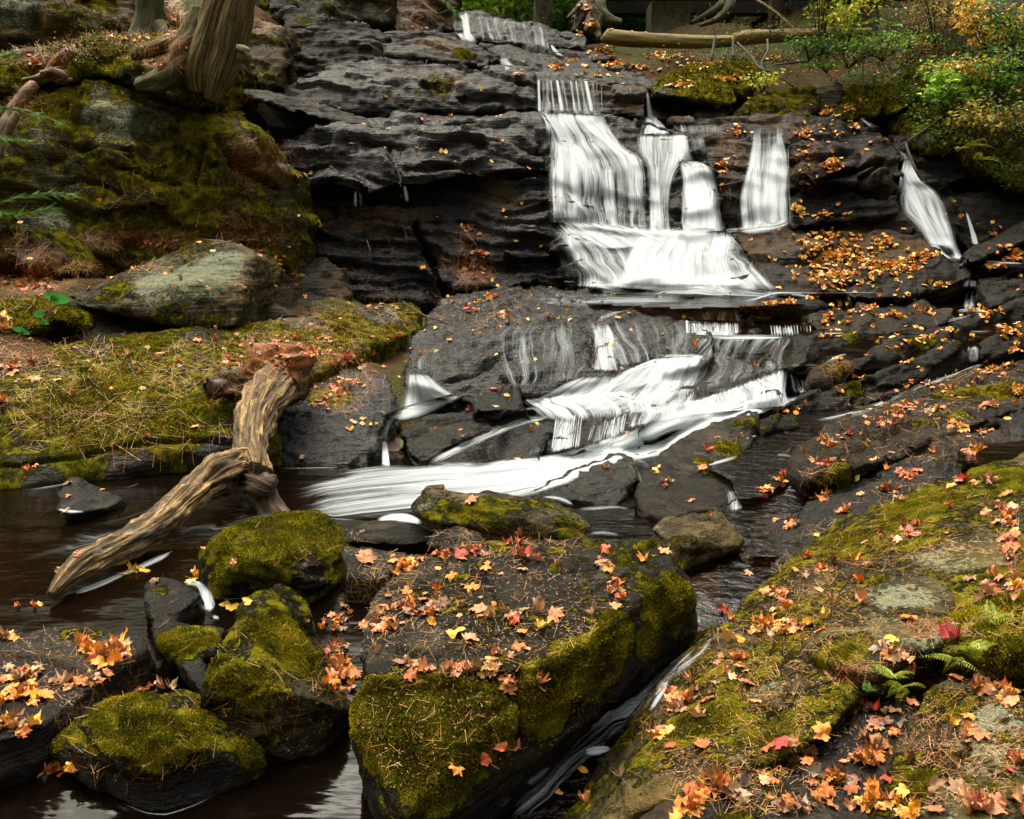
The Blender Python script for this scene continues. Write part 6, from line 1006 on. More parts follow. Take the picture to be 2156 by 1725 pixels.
# --- leaves one can point at
NAMED = [('h', 745, 645, 130, YEL[2], 'beech', 2, 'large bright yellow leaf folded in half near the front of the flat slab'),
 ('h', 748, 1430, 105, (.72, .27, .02), 'maple', 0, 'single flat orange maple leaf low on the mossy front of the flat slab'),
 ('h', 925, 1385, 125, RED[2], 'maple', 2, 'dark red maple leaf low on the mossy front, left one of a trio'), ('h', 1010, 1310, 105, (.55, .14, .06), 'maple', 1, 'red brown maple leaf in the middle of the trio on the mossy front'), ('h', 1098, 1320, 85, PINK[0], 'maple', 3, 'pinkish maple leaf, right one of the trio on the mossy front'),
 ('h', 1940, 465, 75, PINK[1], 'maple', 3, 'pale pink leaf clinging to the mossy right flank of the flat slab'), ('h', 1220, 945, 120, ORG_[4], 'maple', 4, 'brown orange curled leaf standing up on the front corner of the flat slab'),
 ('h', 1170, 1450, 95, YEL[0], 'beech', 4, 'narrow yellow leaf on the dark rock above the channel'), ('h', 1495, 1450, 70, YEL[1], 'beech', 0, 'yellow leaf floating at the white foam fleck in the channel'), ('h', 1355, 1580, 70, YEL[1], 'beech', 1, 'second yellow leaf floating lower in the channel'),
 ('h', 325, 1105, 150, PINK[3], 'maple', 1, 'broad pale brown maple leaf on the moss at the front left of the flat slab'), ('h', 430, 1065, 100, GOLD[0], 'maple', 2, 'gold maple leaf behind the broad brown one on the moss'), ('h', 385, 950, 110, PINK[0], 'maple', 5, 'pink maple leaf on the moss edge of the flat slab'),
 ('h', 930, 265, 85, ORG_[2], 'maple', 0, 'lone orange leaf towards the back of the flat slab'), ('h', 730, 305, 95, ORG_[2], 'maple', 2, 'crumpled orange leaf at the back left of the flat slab'), ('h', 850, 375, 120, GOLD[1], 'maple', 2, 'large golden orange maple leaf by the crack in the flat slab'), ('h', 470, 400, 80, ORG_[0], 'maple', 1, 'orange leaf near the left back edge of the flat slab'),
 ('h', 965, 478, 55, ORG_[1], 'beech', 2, 'small dark orange leaf on the crack of the flat slab'), ('h', 895, 510, 105, PINK[1], 'maple', 0, 'pink maple leaf beside the small dark orange one'), ('h', 1250, 612, 95, YEL[2], 'beech', 3, 'cream yellow elongated leaf right of the centre of the flat slab'), ('h', 1140, 640, 80, ORG_[2], 'maple', 1, 'orange pink leaf next to the cream elongated one'),
 ('h', 1320, 545, 130, PINK[0], 'maple', 0, 'wide pink maple leaf right of the centre of the flat slab'), ('h', 1225, 520, 120, PINK[3], 'maple', 4, 'brown pink rolled leaf beside the wide pink one'), ('h', 1090, 560, 110, RED[2], 'maple', 2, 'red maple leaf in the middle of the flat slab'), ('h', 605, 590, 70, YEL[0], 'beech', 3, 'small yellow leaf standing on edge at the left of the flat slab'),
 ('h', 1675, 485, 90, PINK[1], 'maple', 5, 'pale pink leaf near the right edge of the flat slab'), ('h', 1550, 525, 80, PINK[4], 'maple', 3, 'whitish curled leaf right of the wide pink one'), ('h', 1620, 650, 10, PINK[4], 'maple', 3, None), ('h', 1160, 740, 60, PINK[1], 'maple', 1, 'small pink leaf towards the front edge of the flat slab'), ('h', 990, 655, 65, GREY[0], 'maple', 4, 'small grey curled leaf right of the large yellow leaf'), ('h', 825, 680, 120, PINK[3], 'maple', 1, 'pale brown maple leaf under the large yellow leaf'),
 ('h', 295, 750, 60, PINK[1], 'beech', 4, 'small pale rolled leaf at the left edge of the flat slab'), ('h', 1965, 165, 90, PINK[1], 'maple', 1, 'pink leaf on the back right corner of the flat slab'), ('h', 1535, 130, 110, GOLD[4], 'maple', 0, 'golden pink leaf at the back edge of the flat slab'), ('h', 1610, 165, 105, RED[2], 'maple', 2, 'red maple leaf at the back edge of the flat slab'), ('h', 1640, 275, 90, GOLD[1], 'maple', 2, 'gold leaf towards the back right of the flat slab'), ('h', 1600, 235, 110, PINK[0], 'maple', 0, 'pink leaf behind the gold one at the back right'),
 ('h', 1700, 340, 100, ORG_[1], 'maple', 2, 'dark orange leaf in the right hand leaf row of the flat slab'), ('h', 1130, 275, 90, PINK[1], 'maple', 0, 'pink leaf near the back middle of the flat slab'), ('h', 1150, 200, 120, RED[0], 'maple', 3, 'deep red crumpled leaf near the back middle of the flat slab'), ('h', 1230, 220, 70, (.55, .1, .03), 'maple', 4, 'orange red curled leaf beside the deep red one'),
 ('h', 770, 190, 110, RED[1], 'maple', 1, 'red leaf at the back left edge of the flat slab'), ('h', 870, 160, 100, RED[2], 'maple', 2, 'orange red leaf at the back edge by the small boulder'), ('h', 1010, 50, 1, RED[2], 'maple', 2, None),
 ('h', 220, 215, 140, PINK[0], 'maple', 1, 'pink maple leaf on the small stone by the oval mossy boulder'), ('h', 290, 145, 110, RED[1], 'maple', 2, 'dark red leaf at the back of the small stone'), ('h', 520, 165, 60, YEL[0], 'beech', 0, 'yellow leaf in the gap behind the flat slab'),
 ('i', 750, 1290, 125, (.62, .03, .03), 'maple', 0, 'vivid red maple leaf at the end of the green gold ledge'), ('i', 975, 1225, 140, ORG_[2], 'maple', 1, 'orange maple leaf with raised points right of the vivid red one'), ('i', 720, 1430, 120, YEL[1], 'beech', 4, 'yellow rolled leaf below the vivid red maple leaf'), ('i', 1270, 1095, 90, (.65, .05, .02), 'maple', 3, 'glossy scarlet leaf at the foot of the ferns'), ('i', 1750, 680, 150, (.30, .012, .015), 'maple', 3, 'big deep crimson leaf propped above the dark hole'),
 ('i', 1490, 570, 130, (.66, .22, .015), 'maple', 1, 'bright orange maple leaf on the raised lichen plate'), ('i', 1390, 685, 105, YEL[2], 'maple', 0, 'cream yellow leaf on the lower edge of the lichen plate'), ('i', 1325, 740, 140, GREY[0], 'maple', 1, 'grey pink maple leaf next to the cream yellow one'), ('i', 545, 945, 120, (.55, .16, .10), 'maple', 0, 'salmon red maple leaf on the green gold ledge'), ('i', 215, 930, 90, PINK[1], 'maple', 4, 'pale curled leaf on the upper part of the green gold ledge'), ('i', 600, 1040, 80, PINK[1], 'maple', 5, 'pink leaf right of the salmon red one'),
 ('i', 95, 1310, 80, RED[2], 'maple', 1, 'small red leaf low on the green gold ledge'), ('i', 890, 595, 70, YEL[1], 'beech', 3, 'small yellow leaf on edge above the green gold ledge'), ('i', 990, 560, 90, YEL[2], 'maple', 3, 'pale yellow leaf beside the small yellow one on edge'), ('i', 960, 395, 75, PINK[3], 'maple', 0, 'whitish pink leaf in the middle of the mossy slope'), ('i', 1040, 465, 80, PINK[0], 'maple', 4, 'curled pink leaf right of the whitish pink one'), ('i', 1200, 470, 90, PINK[1], 'beech', 4, 'long curled pink leaf with a red one behind it'), ('i', 1215, 435, 70, RED[1], 'maple', 3, 'red leaf behind the long curled pink one'),
 ('i', 820, 280, 75, PINK[0], 'maple', 1, 'salmon pink leaf at the channel edge of the mossy slope'), ('i', 545, 290, 60, PINK[1], 'maple', 0, 'pink leaf stranded on the water left of the mossy slope'), ('i', 950, 72, 50, LIME[0], 'beech', 0, 'lime green leaf at the edge of the side channel'), ('i', 430, 690, 95, YEL[1], 'beech', 4, 'yellow curled leaf beside the channel below the flat slab'), ('i', 495, 680, 70, GOLD[0], 'beech', 2, 'gold leaf touching the yellow curled one'), ('i', 405, 515, 95, RED[1], 'maple', 2, 'red leaf where the channel narrows'),
 ('i', 1815, 875, 100, PINK[1], 'maple', 0, 'pale pink leaf on the lip of the dark hole'), ('i', 1920, 915, 130, PINK[4], 'maple', 1, 'dusty pink leaf right of the pale pink one at the dark hole'), ('i', 2010, 670, 110, GREY[1], 'maple', 1, 'grey brown leaf hanging on the turf hummock'), ('i', 1965, 390, 110, RED[0], 'maple', 1, 'dark red leaf above the fern hummock'), ('i', 2110, 465, 130, (.52, .14, .10), 'maple', 0, 'pinkish red maple leaf at the right edge above the hummock'), ('i', 1985, 450, 90, ORG_[4], 'maple', 0, 'tan orange leaf between two red ones above the hummock'),
 ('i', 1640, 1545, 140, PINK[4], 'maple', 1, 'dusty pink maple leaf, left of a pair in the bottom right corner'), ('i', 1775, 1570, 130, PINK[4], 'maple', 0, 'dusty pink maple leaf, right of the pair in the bottom right corner'), ('i', 1455, 1570, 90, GOLD[5], 'maple', 1, 'cream leaf left of the dusty pink pair'), ('i', 1960, 1680, 170, PINK[1], 'maple', 1, 'large pale leaf at the very bottom right'), ('i', 1755, 1110, 130, GOLD[1], 'maple', 3, 'golden brown folded leaf above the corner lichen plate'), ('i', 1830, 1135, 90, ORG_[2], 'maple', 0, 'orange leaf touching the golden brown folded one'), ('i', 1745, 1180, 70, YEL[0], 'beech', 4, 'yellow twisted leaf below the golden brown folded one'),
 ('i', 1405, 1095, 100, PINK[1], 'maple', 5, 'pale pink leaf in the wet gully below the ferns'), ('i', 1310, 1300, 140, ORG_[4], 'maple', 1, 'orange brown wet leaf in the middle of the gully'), ('i', 1360, 1500, 110, RED[1], 'maple', 2, 'red leaf low in the wet gully'), ('i', 1275, 1550, 100, ORG_[0], 'maple', 0, 'orange leaf just left of the red one in the gully'), ('i', 990, 1560, 120, ORG_[1], 'maple', 1, 'rusty orange wet leaf at the bottom of the gully'), ('i', 520, 1600, 130, GREY[0], 'maple', 1, 'grey wet leaf near the bottom edge'), ('i', 330, 1560, 150, ORG_[1], 'maple', 1, 'large rusty leaf near the bottom edge'), ('i', 150, 1640, 150, ORG_[0], 'maple', 2, 'large orange leaf at the bottom edge'),
 ('d', 1145, 970, 60, ORG_[2], 'maple', 1, 'single orange maple leaf on the mossy flank of the long rock'), ('d', 1155, 460, 70, ORG_[0], 'maple', 2, 'orange leaf standing on the crest of the long mossy rock'), ('d', 100, 695, 50, PINK[3], 'maple', 5, 'pale leaf near the left edge of the long mossy rock'), ('d', 205, 690, 75, PINK[1], 'maple', 1, 'larger pale leaf beside it on the long mossy rock'), ('d', 335, 690, 50, GOLD[5], 'maple', 5, 'cream leaf, third of the pale row on the long mossy rock'), ('d', 750, 545, 65, PINK[1], 'maple', 3, 'pink leaf below the crest of the long mossy rock'), ('d', 2032, 885, 38, YEL[0], 'beech', 0, 'bright yellow leaf on the black rock behind the driftwood'), ('d', 205, 845, 48, GOLD[4], 'maple', 0, 'gold leaf low at the left of the long mossy rock'), ('d', 75, 650, 95, ORG_[0], 'maple', 5, 'orange leaf at the left edge of the long mossy rock'), ('d', 600, 1335, 30, ORG_[2], 'beech', 0, 'small orange leaf on the pointed dark stone'), ('d', 760, 1605, 60, GOLD[5], 'maple', 0, 'cream leaf on the lower arm of the driftwood'),
 ('e', 1047, 783, 38, YEL[1], 'beech', 0, 'yellow leaf on the black block of the cascade'), ('e', 1223, 950, 34, YEL[2], 'beech', 1, 'pale yellow leaf over the lower cascade ledge'), ('e', 835, 1400, 90, PINK[0], 'maple', 0, 'pink maple leaf on the long lichen spotted boulder'), ('e', 415, 675, 26, YEL[0], 'beech', 1, 'tiny yellow leaf left of the small spout'), ('e', 980, 545, 34, YEL[1], 'beech', 0, 'small yellow leaf on the wet cascade slab'), ('f', 300, 1100, 75, (.5, .06, .02), 'maple', 3, 'dark red leaf on the smooth slab by the foam'), ('f', 1178, 1265, 48, (.6, .6, .12), 'beech', 1, 'pale green leaf upright at the foot of the tilted mossy ledge'), ('f', 2060, 922, 45, GOLD[0], 'beech', 0, 'gold leaf above the amber puddle near the right edge'), ('f', 865, 1345, 65, YEL[2], 'beech', 2, 'pale yellow leaf at the left end of the wet shelf'),
 ('a', 2060, 845, 40, GOLD[0], 'beech', 0, 'gold leaf on the bright wet shoulder of the black wall'), ('b', 690, 893, 42, GOLD[0], 'beech', 0, 'gold leaf high on the black wall'), ('b', 1175, 988, 32, YEL[0], 'beech', 0, 'yellow leaf near the right end of the black wall'), ('b', 425, 1147, 40, YEL[1], 'beech', 1, 'olive yellow leaf under the lip of the black wall'), ('b', 640, 1275, 34, ORG_[0], 'beech', 0, 'orange leaf on the lower black wall'), ('b', 1028, 1232, 38, YEL[2], 'beech', 0, 'pale leaf, upper of two on the lower black wall'), ('b', 1040, 1275, 32, YEL[2], 'beech', 1, 'pale leaf, lower of two on the lower black wall'), ('b', 560, 1568, 50, GOLD[1], 'maple', 1, 'gold leaf low beside the slanting crevice'), ('b', 1100, 1413, 28, YEL[1], 'beech', 0, 'small yellow leaf left of a row of three on the black wall'), ('b', 1143, 1427, 40, GOLD[4], 'beech', 0, 'tan leaf in the middle of the row on the black wall'), ('b', 1250, 1440, 34, GOLD[0], 'beech', 1, 'gold leaf at the right of the row on the black wall')]
for c, x, y, w_, cc, kd, k, lab in NAMED:
    if lab: leaf_at(*disp(c, x, y), w_*.36*1.1, cc, kd, k, lab)
NN = len(LEAVES)
# --- clusters: crop, x, y, rx, ry, n, leaf px (crop), palette, kind
CL_ = [('h', 750, 860, 260, 55, 26, 105, PINK+ORG_[2:4], 'maple'), ('h', 960, 850, 110, 60, 12, 95, PINK+GOLD, 'maple'), ('h', 1040, 950, 90, 80, 8, 110, PINK+ORG_, 'maple'), ('h', 500, 830, 120, 30, 5, 90, PINK, 'maple'), ('h', 480, 500, 190, 70, 26, 80, MIX, 'maple'), ('h', 320, 620, 110, 40, 10, 80, PINK+ORG_, 'maple'),
 ('h', 980, 760, 80, 40, 6, 80, PINK, 'maple'), ('h', 440, 250, 140, 70, 22, 70, ORG_+GOLD, 'maple'), ('h', 680, 190, 110, 30, 8, 80, RED+ORG_, 'maple'), ('h', 860, 170, 110, 28, 8, 75, RED+PINK, 'maple'), ('h', 1120, 165, 60, 60, 5, 80, PINK+RED, 'maple'), ('h', 1690, 390, 90, 55, 9, 80, PINK+ORG_, 'maple'), ('h', 1610, 250, 70, 50, 5, 80, PINK+ORG_, 'maple'), ('h', 1100, 530, 80, 50, 6, 80, PINK+RED, 'maple'), ('h', 800, 500, 600, 250, 14, 60, PINK+ORG_, 'maple'),
 ('h', 60, 880, 110, 110, 26, 110, ORG_*3+PINK, 'maple'), ('h', 60, 740, 110, 60, 12, 90, PINK+RED+GREY, 'maple'), ('h', 40, 600, 120, 60, 8, 60, BRN+ORG_, 'maple'), ('g', 1970, 560, 100, 100, 8, 60, BRN+ORG_, 'maple'),
 ('g', 650, 760, 150, 80, 22, 110, GOLD[:4]+ORG_+PINK, 'maple'), ('g', 480, 740, 80, 40, 5, 100, GOLD, 'maple'), ('g', 530, 920, 110, 60, 12, 90, ORG_+PINK, 'maple'), ('g', 130, 880, 160, 60, 14, 95, PINK+ORG_+BRN, 'maple'), ('g', 130, 1000, 150, 70, 16, 100, ORG_+GOLD[:3], 'maple'), ('g', 80, 1180, 140, 60, 14, 110, ORG_+PINK+YEL, 'maple'), ('g', 60, 670, 80, 60, 6, 80, GOLD+PINK+GREY, 'maple'), ('g', 370, 940, 70, 30, 3, 110, PINK, 'maple'), ('g', 230, 980, 60, 50, 3, 110, ORG_, 'maple'), ('g', 860, 970, 160, 18, 5, 90, ORG_+PINK, 'maple'),
 ('g', 290, 1440, 150, 45, 16, 70, YEL+ORG_+RED, 'maple'), ('g', 800, 280, 90, 30, 6, 75, YEL+GOLD, 'maple'), ('g', 1120, 330, 50, 20, 2, 80, GOLD, 'maple'), ('g', 1320, 480, 80, 20, 4, 90, YEL, 'beech'), ('g', 200, 480, 200, 30, 3, 60, ORG_, 'maple'),
 ('i', 300, 440, 260, 200, 1, 1, PINK, 'maple'), ('i', 730, 410, 90, 50, 9, 75, ORG_+PINK, 'maple'), ('i', 640, 590, 190, 70, 22, 85, ORG_+PINK+GOLD, 'maple'), ('i', 780, 640, 100, 50, 10, 75, PINK+ORG_, 'maple'), ('i', 450, 800, 150, 60, 12, 75, PINK+ORG_, 'maple'), ('i', 200, 1020, 170, 60, 14, 85, ORG_+RED+PINK, 'maple'), ('i', 440, 900, 60, 40, 4, 80, PINK, 'maple'), ('i', 110, 1090, 100, 40, 6, 80, PINK+ORG_, 'maple'), ('i', 20, 1240, 60, 50, 6, 90, PINK+GOLD, 'maple'), ('i', 970, 270, 100, 40, 8, 70, ORG_+PINK+RED, 'maple'), ('i', 900, 200, 50, 40, 4, 60, ORG_, 'maple'), ('i', 1240, 240, 60, 40, 4, 60, ORG_+PINK, 'maple'), ('i', 760, 500, 120, 60, 8, 70, ORG_+PINK, 'maple'), ('i', 1300, 60, 120, 50, 6, 70, ORG_+PINK+RED, 'maple'), ('i', 1480, 30, 60, 20, 3, 80, RED, 'maple'),
 ('i', 2080, 200, 60, 240, 14, 90, ORG_+PINK+RED, 'maple'), ('i', 1960, 420, 110, 80, 10, 100, ORG_+RED+PINK, 'maple'), ('i', 2090, 380, 80, 60, 8, 100, PINK+GOLD, 'maple'), ('i', 1390, 760, 110, 70, 8, 100, PINK+ORG_, 'maple'), ('i', 1520, 850, 120, 60, 8, 90, ORG_, 'maple'), ('i', 1500, 1000, 110, 80, 8, 90, PINK+ORG_, 'maple'), ('i', 1300, 1150, 160, 120, 14, 90, BRN+ORG_+PINK+GREY, 'maple'), ('i', 1230, 1380, 180, 110, 22, 110, BRN+ORG_, 'maple'), ('i', 1050, 1500, 180, 100, 18, 100, BRN+ORG_+GREY, 'maple'), ('i', 850, 1350, 140, 70, 12, 90, ORG_+PINK, 'maple'), ('i', 660, 1490, 90, 60, 7, 90, PINK+ORG_+GREY, 'maple'), ('i', 320, 1560, 170, 90, 16, 130, ORG_+BRN, 'maple'), ('i', 200, 1680, 160, 60, 12, 130, ORG_+GOLD[:3], 'maple'), ('i', 500, 1600, 90, 80, 7, 120, GREY+PINK, 'maple'), ('i', 800, 1650, 200, 60, 12, 100, BRN+ORG_+GREY, 'maple'), ('i', 1250, 1650, 200, 60, 18, 110, ORG_+PINK+GOLD, 'maple'), ('i', 1500, 1690, 150, 50, 12, 110, PINK+GOLD, 'maple'), ('i', 1900, 1650, 200, 70, 14, 120, PINK+RED, 'maple'), ('i', 2120, 1400, 60, 120, 7, 90, PINK+RED, 'maple'), ('i', 1950, 960, 200, 90, 10, 100, PINK+ORG_, 'maple'), ('i', 1850, 1220, 60, 90, 7, 80, ORG_+PINK, 'maple'), ('i', 1400, 1230, 60, 40, 3, 90, ORG_, 'maple'), ('i', 1480, 1380, 60, 30, 2, 80, BRN, 'maple'), ('i', 2080, 1020, 90, 60, 6, 100, PINK+GOLD, 'maple'), ('i', 1700, 600, 60, 60, 4, 80, ORG_, 'maple'),
 ('d', 100, 590, 90, 60, 7, 60, PINK+ORG_, 'maple'), ('d', 20, 820, 50, 40, 4, 50, ORG_+GOLD, 'maple'), ('d', 950, 540, 80, 20, 5, 45, ORG_+PINK, 'maple'), ('d', 1050, 605, 60, 20, 3, 50, PINK, 'maple'), ('d', 1350, 580, 90, 60, 16, 45, ORG_+PINK, 'maple'), ('d', 1420, 480, 120, 50, 8, 45, ORG_+PINK, 'maple'), ('d', 1650, 460, 80, 40, 9, 45, RED+ORG_, 'maple'), ('d', 1850, 530, 130, 50, 18, 50, PINK+ORG_+RED, 'maple'), ('d', 2050, 590, 110, 50, 16, 50, PINK+ORG_, 'maple'), ('d', 1980, 740, 130, 60, 18, 50, RED+ORG_+PINK, 'maple'), ('d', 1880, 820, 90, 50, 10, 50, ORG_+RED+PINK, 'maple'), ('d', 2100, 700, 60, 60, 8, 45, PINK+ORG_, 'maple'), ('d', 1640, 590, 130, 70, 22, 45, PINK+ORG_+RED, 'maple'), ('d', 1850, 450, 250, 60, 14, 35, ORG_, 'maple'), ('d', 600, 600, 500, 70, 8, 45, PINK+ORG_, 'maple'), ('d', 500, 900, 450, 200, 3, 40, ORG_, 'maple'), ('d', 1650, 590, 110, 50, 26, 38, ORG_+PINK+BRN, 'maple'), ('d', 2060, 960, 60, 60, 4, 40, PINK+GOLD, 'maple'),
 ('d', 180, 130, 200, 60, 26, 60, PINK+ORG_+BRN, 'maple'), ('d', 40, 350, 50, 60, 6, 90, PINK+GOLD, 'maple'), ('d', 300, 290, 80, 40, 3, 45, PINK, 'maple'), ('d', 30, 400, 60, 40, 4, 80, PINK+BRN, 'maple'),
 ('a', 900, 1430, 200, 30, 10, 40, ORG_, 'maple'), ('a', 1040, 1400, 60, 20, 2, 40, PINK, 'maple'), ('a', 1750, 1030, 80, 20, 5, 40, PINK+ORG_, 'maple'), ('a', 750, 230, 350, 60, 22, 30, ORG_+GOLD, 'beech'), ('a', 200, 360, 150, 60, 14, 30, ORG_, 'beech'), ('a', 1010, 100, 50, 100, 12, 35, ORG_+PINK, 'beech'), ('a', 950, 370, 100, 40, 6, 30, ORG_, 'beech'), ('a', 1650, 1480, 150, 220, 14, 26, ORG_, 'beech'),
 ('e', 110, 600, 130, 50, 18, 55, PINK+RED+ORG_, 'maple'), ('e', 60, 750, 100, 50, 12, 55, RED+ORG_+PINK, 'maple'), ('e', 250, 260, 300, 60, 14, 32, ORG_+GOLD, 'beech'), ('e', 820, 265, 60, 30, 10, 45, ORG_+RED, 'maple'), ('e', 1030, 320, 70, 40, 14, 42, ORG_+GOLD+PINK, 'maple'), ('e', 880, 240, 60, 20, 5, 40, GOLD, 'maple'), ('e', 620, 260, 60, 30, 5, 40, PINK+ORG_, 'maple'), ('e', 960, 200, 50, 25, 8, 42, ORG_, 'maple'), ('e', 400, 440, 130, 40, 12, 30, GOLD+ORG_, 'beech'), ('e', 920, 375, 30, 12, 2, 40, GOLD, 'maple'), ('e', 250, 950, 80, 50, 4, 40, YEL, 'beech'), ('e', 880, 890, 60, 20, 3, 36, RED+YEL, 'beech'), ('e', 980, 745, 60, 20, 3, 40, RED, 'maple'), ('e', 2000, 1290, 60, 60, 5, 50, ORG_+PINK, 'maple'), ('e', 1940, 1220, 50, 20, 3, 55, GOLD, 'maple'),
 ('f', 570, 270, 50, 15, 10, 38, GOLD, 'beech'), ('f', 670, 250, 50, 20, 9, 42, GOLD, 'beech'), ('f', 780, 240, 60, 20, 5, 38, GOLD, 'beech'), ('f', 950, 205, 110, 22, 16, 38, GOLD, 'beech'), ('f', 350, 165, 70, 14, 6, 36, ORG_+RED, 'beech'), ('f', 1050, 250, 100, 40, 8, 36, GOLD+RED[:1], 'beech'), ('f', 1000, 340, 60, 40, 12, 42, GOLD+ORG_+RED, 'beech'), ('f', 1240, 270, 140, 50, 16, 40, GOLD+PINK, 'beech'), ('f', 1390, 315, 100, 20, 16, 40, GOLD, 'beech'), ('f', 1430, 215, 120, 25, 10, 36, GOLD, 'beech'), ('f', 1650, 140, 80, 16, 10, 36, GOLD, 'beech'), ('f', 1580, 290, 60, 30, 5, 40, RED+GOLD, 'beech'), ('f', 1130, 350, 60, 40, 4, 40, GOLD, 'beech'), ('f', 1530, 375, 40, 15, 3, 38, GOLD, 'beech'),
 ('f', 1700, 400, 70, 22, 5, 44, GOLD, 'beech'), ('f', 1550, 450, 300, 90, 14, 36, GOLD+RED[:1], 'beech'), ('f', 1950, 300, 180, 60, 16, 36, GOLD, 'beech'), ('f', 2060, 400, 90, 50, 14, 40, GOLD, 'beech'), ('f', 2090, 520, 70, 50, 14, 40, GOLD+RED[:1], 'beech'), ('f', 2130, 70, 60, 10, 5, 36, GOLD, 'beech'), ('f', 980, 440, 50, 20, 3, 36, GOLD, 'beech'), ('f', 1200, 680, 60, 25, 4, 40, GOLD, 'beech'), ('f', 1050, 745, 40, 15, 2, 40, GOLD, 'beech'), ('f', 760, 880, 80, 20, 4, 40, GOLD, 'beech'), ('f', 1080, 570, 60, 20, 4, 36, GOLD, 'beech'), ('f', 1470, 590, 80, 25, 4, 34, GOLD, 'beech'),
 ('f', 1950, 640, 250, 60, 22, 36, ORG_+GOLD+PINK, 'maple'), ('f', 1700, 740, 200, 50, 16, 38, ORG_+PINK+GOLD, 'maple'), ('f', 1450, 850, 200, 60, 18, 44, ORG_+PINK, 'maple'), ('f', 1430, 890, 50, 30, 7, 45, RED+ORG_, 'maple'), ('f', 1330, 940, 90, 40, 10, 46, RED+ORG_+PINK, 'maple'), ('f', 1120, 1010, 120, 60, 7, 46, GOLD+PINK+RED, 'maple'), ('f', 1020, 1070, 90, 50, 9, 50, ORG_+PINK, 'maple'), ('f', 1010, 1170, 60, 40, 5, 60, ORG_+RED, 'maple'), ('f', 1640, 870, 80, 30, 7, 44, PINK+GOLD, 'maple'), ('f', 1960, 840, 100, 30, 10, 55, PINK+ORG_, 'maple'), ('f', 2110, 760, 60, 30, 8, 55, PINK+ORG_+GOLD, 'maple'), ('f', 1800, 970, 90, 30, 7, 60, ORG_+GOLD, 'maple'), ('f', 1920, 1000, 120, 50, 6, 50, ORG_+PINK, 'maple'), ('f', 1850, 1120, 80, 30, 4, 80, BRN+ORG_, 'maple'), ('f', 1350, 1330, 130, 50, 8, 60, ORG_+PINK+GREY, 'maple'), ('f', 1780, 1280, 80, 30, 5, 70, RED+PINK, 'maple'), ('f', 1450, 1250, 100, 40, 5, 60, ORG_+RED, 'maple'), ('f', 760, 1280, 100, 30, 6, 70, GOLD+RED, 'maple'), ('f', 640, 1330, 60, 40, 5, 70, GOLD+ORG_, 'maple'), ('f', 980, 1380, 100, 30, 5, 60, ORG_+GOLD, 'maple'), ('f', 800, 1540, 120, 40, 5, 70, ORG_+PINK, 'maple'), ('f', 1100, 1460, 100, 30, 4, 70, PINK+ORG_, 'maple'), ('f', 1950, 1280, 90, 50, 4, 70, PINK, 'maple'), ('f', 1480, 1560, 150, 60, 5, 70, ORG_+PINK+RED, 'maple'), ('f', 2060, 1500, 90, 150, 12, 80, PINK+ORG_, 'maple'),
 ('c', 1050, 1490, 300, 110, 130, 36, GOLD, 'beech'), ('c', 1350, 1420, 90, 50, 26, 34, GOLD, 'beech'), ('c', 1400, 1560, 260, 70, 90, 34, GOLD, 'beech'), ('c', 1050, 1620, 330, 90, 70, 34, GOLD, 'beech'), ('c', 1620, 1500, 130, 30, 22, 34, GOLD, 'beech'), ('c', 1000, 1380, 400, 90, 26, 34, GOLD, 'beech'), ('c', 1000, 1260, 260, 40, 18, 32, GOLD, 'beech'), ('c', 1050, 970, 70, 60, 30, 36, GOLD, 'beech'), ('c', 870, 790, 60, 50, 12, 34, GOLD, 'beech'), ('c', 1000, 670, 90, 30, 16, 34, GOLD, 'beech'), ('c', 870, 900, 100, 160, 16, 28, GOLD, 'beech'), ('c', 1060, 780, 180, 80, 14, 28, GOLD, 'beech'), ('c', 840, 1230, 60, 60, 10, 40, YEL, 'beech'), ('c', 480, 770, 70, 50, 18, 32, GOLD+ORG_, 'beech'), ('c', 390, 970, 60, 50, 14, 34, GOLD+ORG_, 'beech'), ('c', 460, 960, 50, 80, 6, 30, GOLD, 'beech'), ('c', 390, 1090, 40, 40, 6, 30, ORG_, 'beech'), ('c', 1180, 740, 60, 30, 5, 34, GOLD, 'beech'), ('c', 2080, 1490, 120, 50, 50, 36, GOLD+ORG_, 'beech'), ('c', 1990, 1370, 60, 40, 8, 34, GOLD+ORG_, 'beech'), ('c', 1950, 1560, 120, 20, 12, 34, GOLD, 'beech'), ('c', 1780, 1280, 120, 80, 6, 34, GOLD, 'beech'), ('c', 1120, 640, 80, 16, 8, 30, GOLD, 'beech'),
 ('c', 150, 500, 100, 30, 20, 32, GOLD, 'beech'), ('c', 430, 470, 90, 25, 22, 32, GOLD, 'beech'), ('c', 300, 380, 230, 50, 30, 24, GOLD, 'beech'), ('c', 540, 570, 40, 20, 7, 28, GOLD, 'beech'), ('c', 100, 330, 150, 40, 22, 26, GOLD, 'beech'), ('c', 1400, 280, 500, 70, 130, 22, GOLD+ORG_, 'beech'), ('c', 1700, 430, 400, 150, 130, 22, GOLD, 'beech'), ('c', 1200, 60, 300, 60, 60, 20, ORG_+BRN, 'beech'), ('c', 1900, 700, 250, 200, 90, 24, GOLD, 'beech'), ('c', 1200, 600, 60, 40, 10, 26, GOLD, 'beech'), ('c', 2000, 230, 150, 60, 40, 28, YEL, 'beech'), ('c', 700, 340, 300, 120, 50, 20, BRN+GOLD, 'beech'), ('c', 2020, 940, 150, 100, 16, 24, GOLD, 'beech'), ('c', 500, 120, 300, 80, 60, 20, BRN, 'beech'),
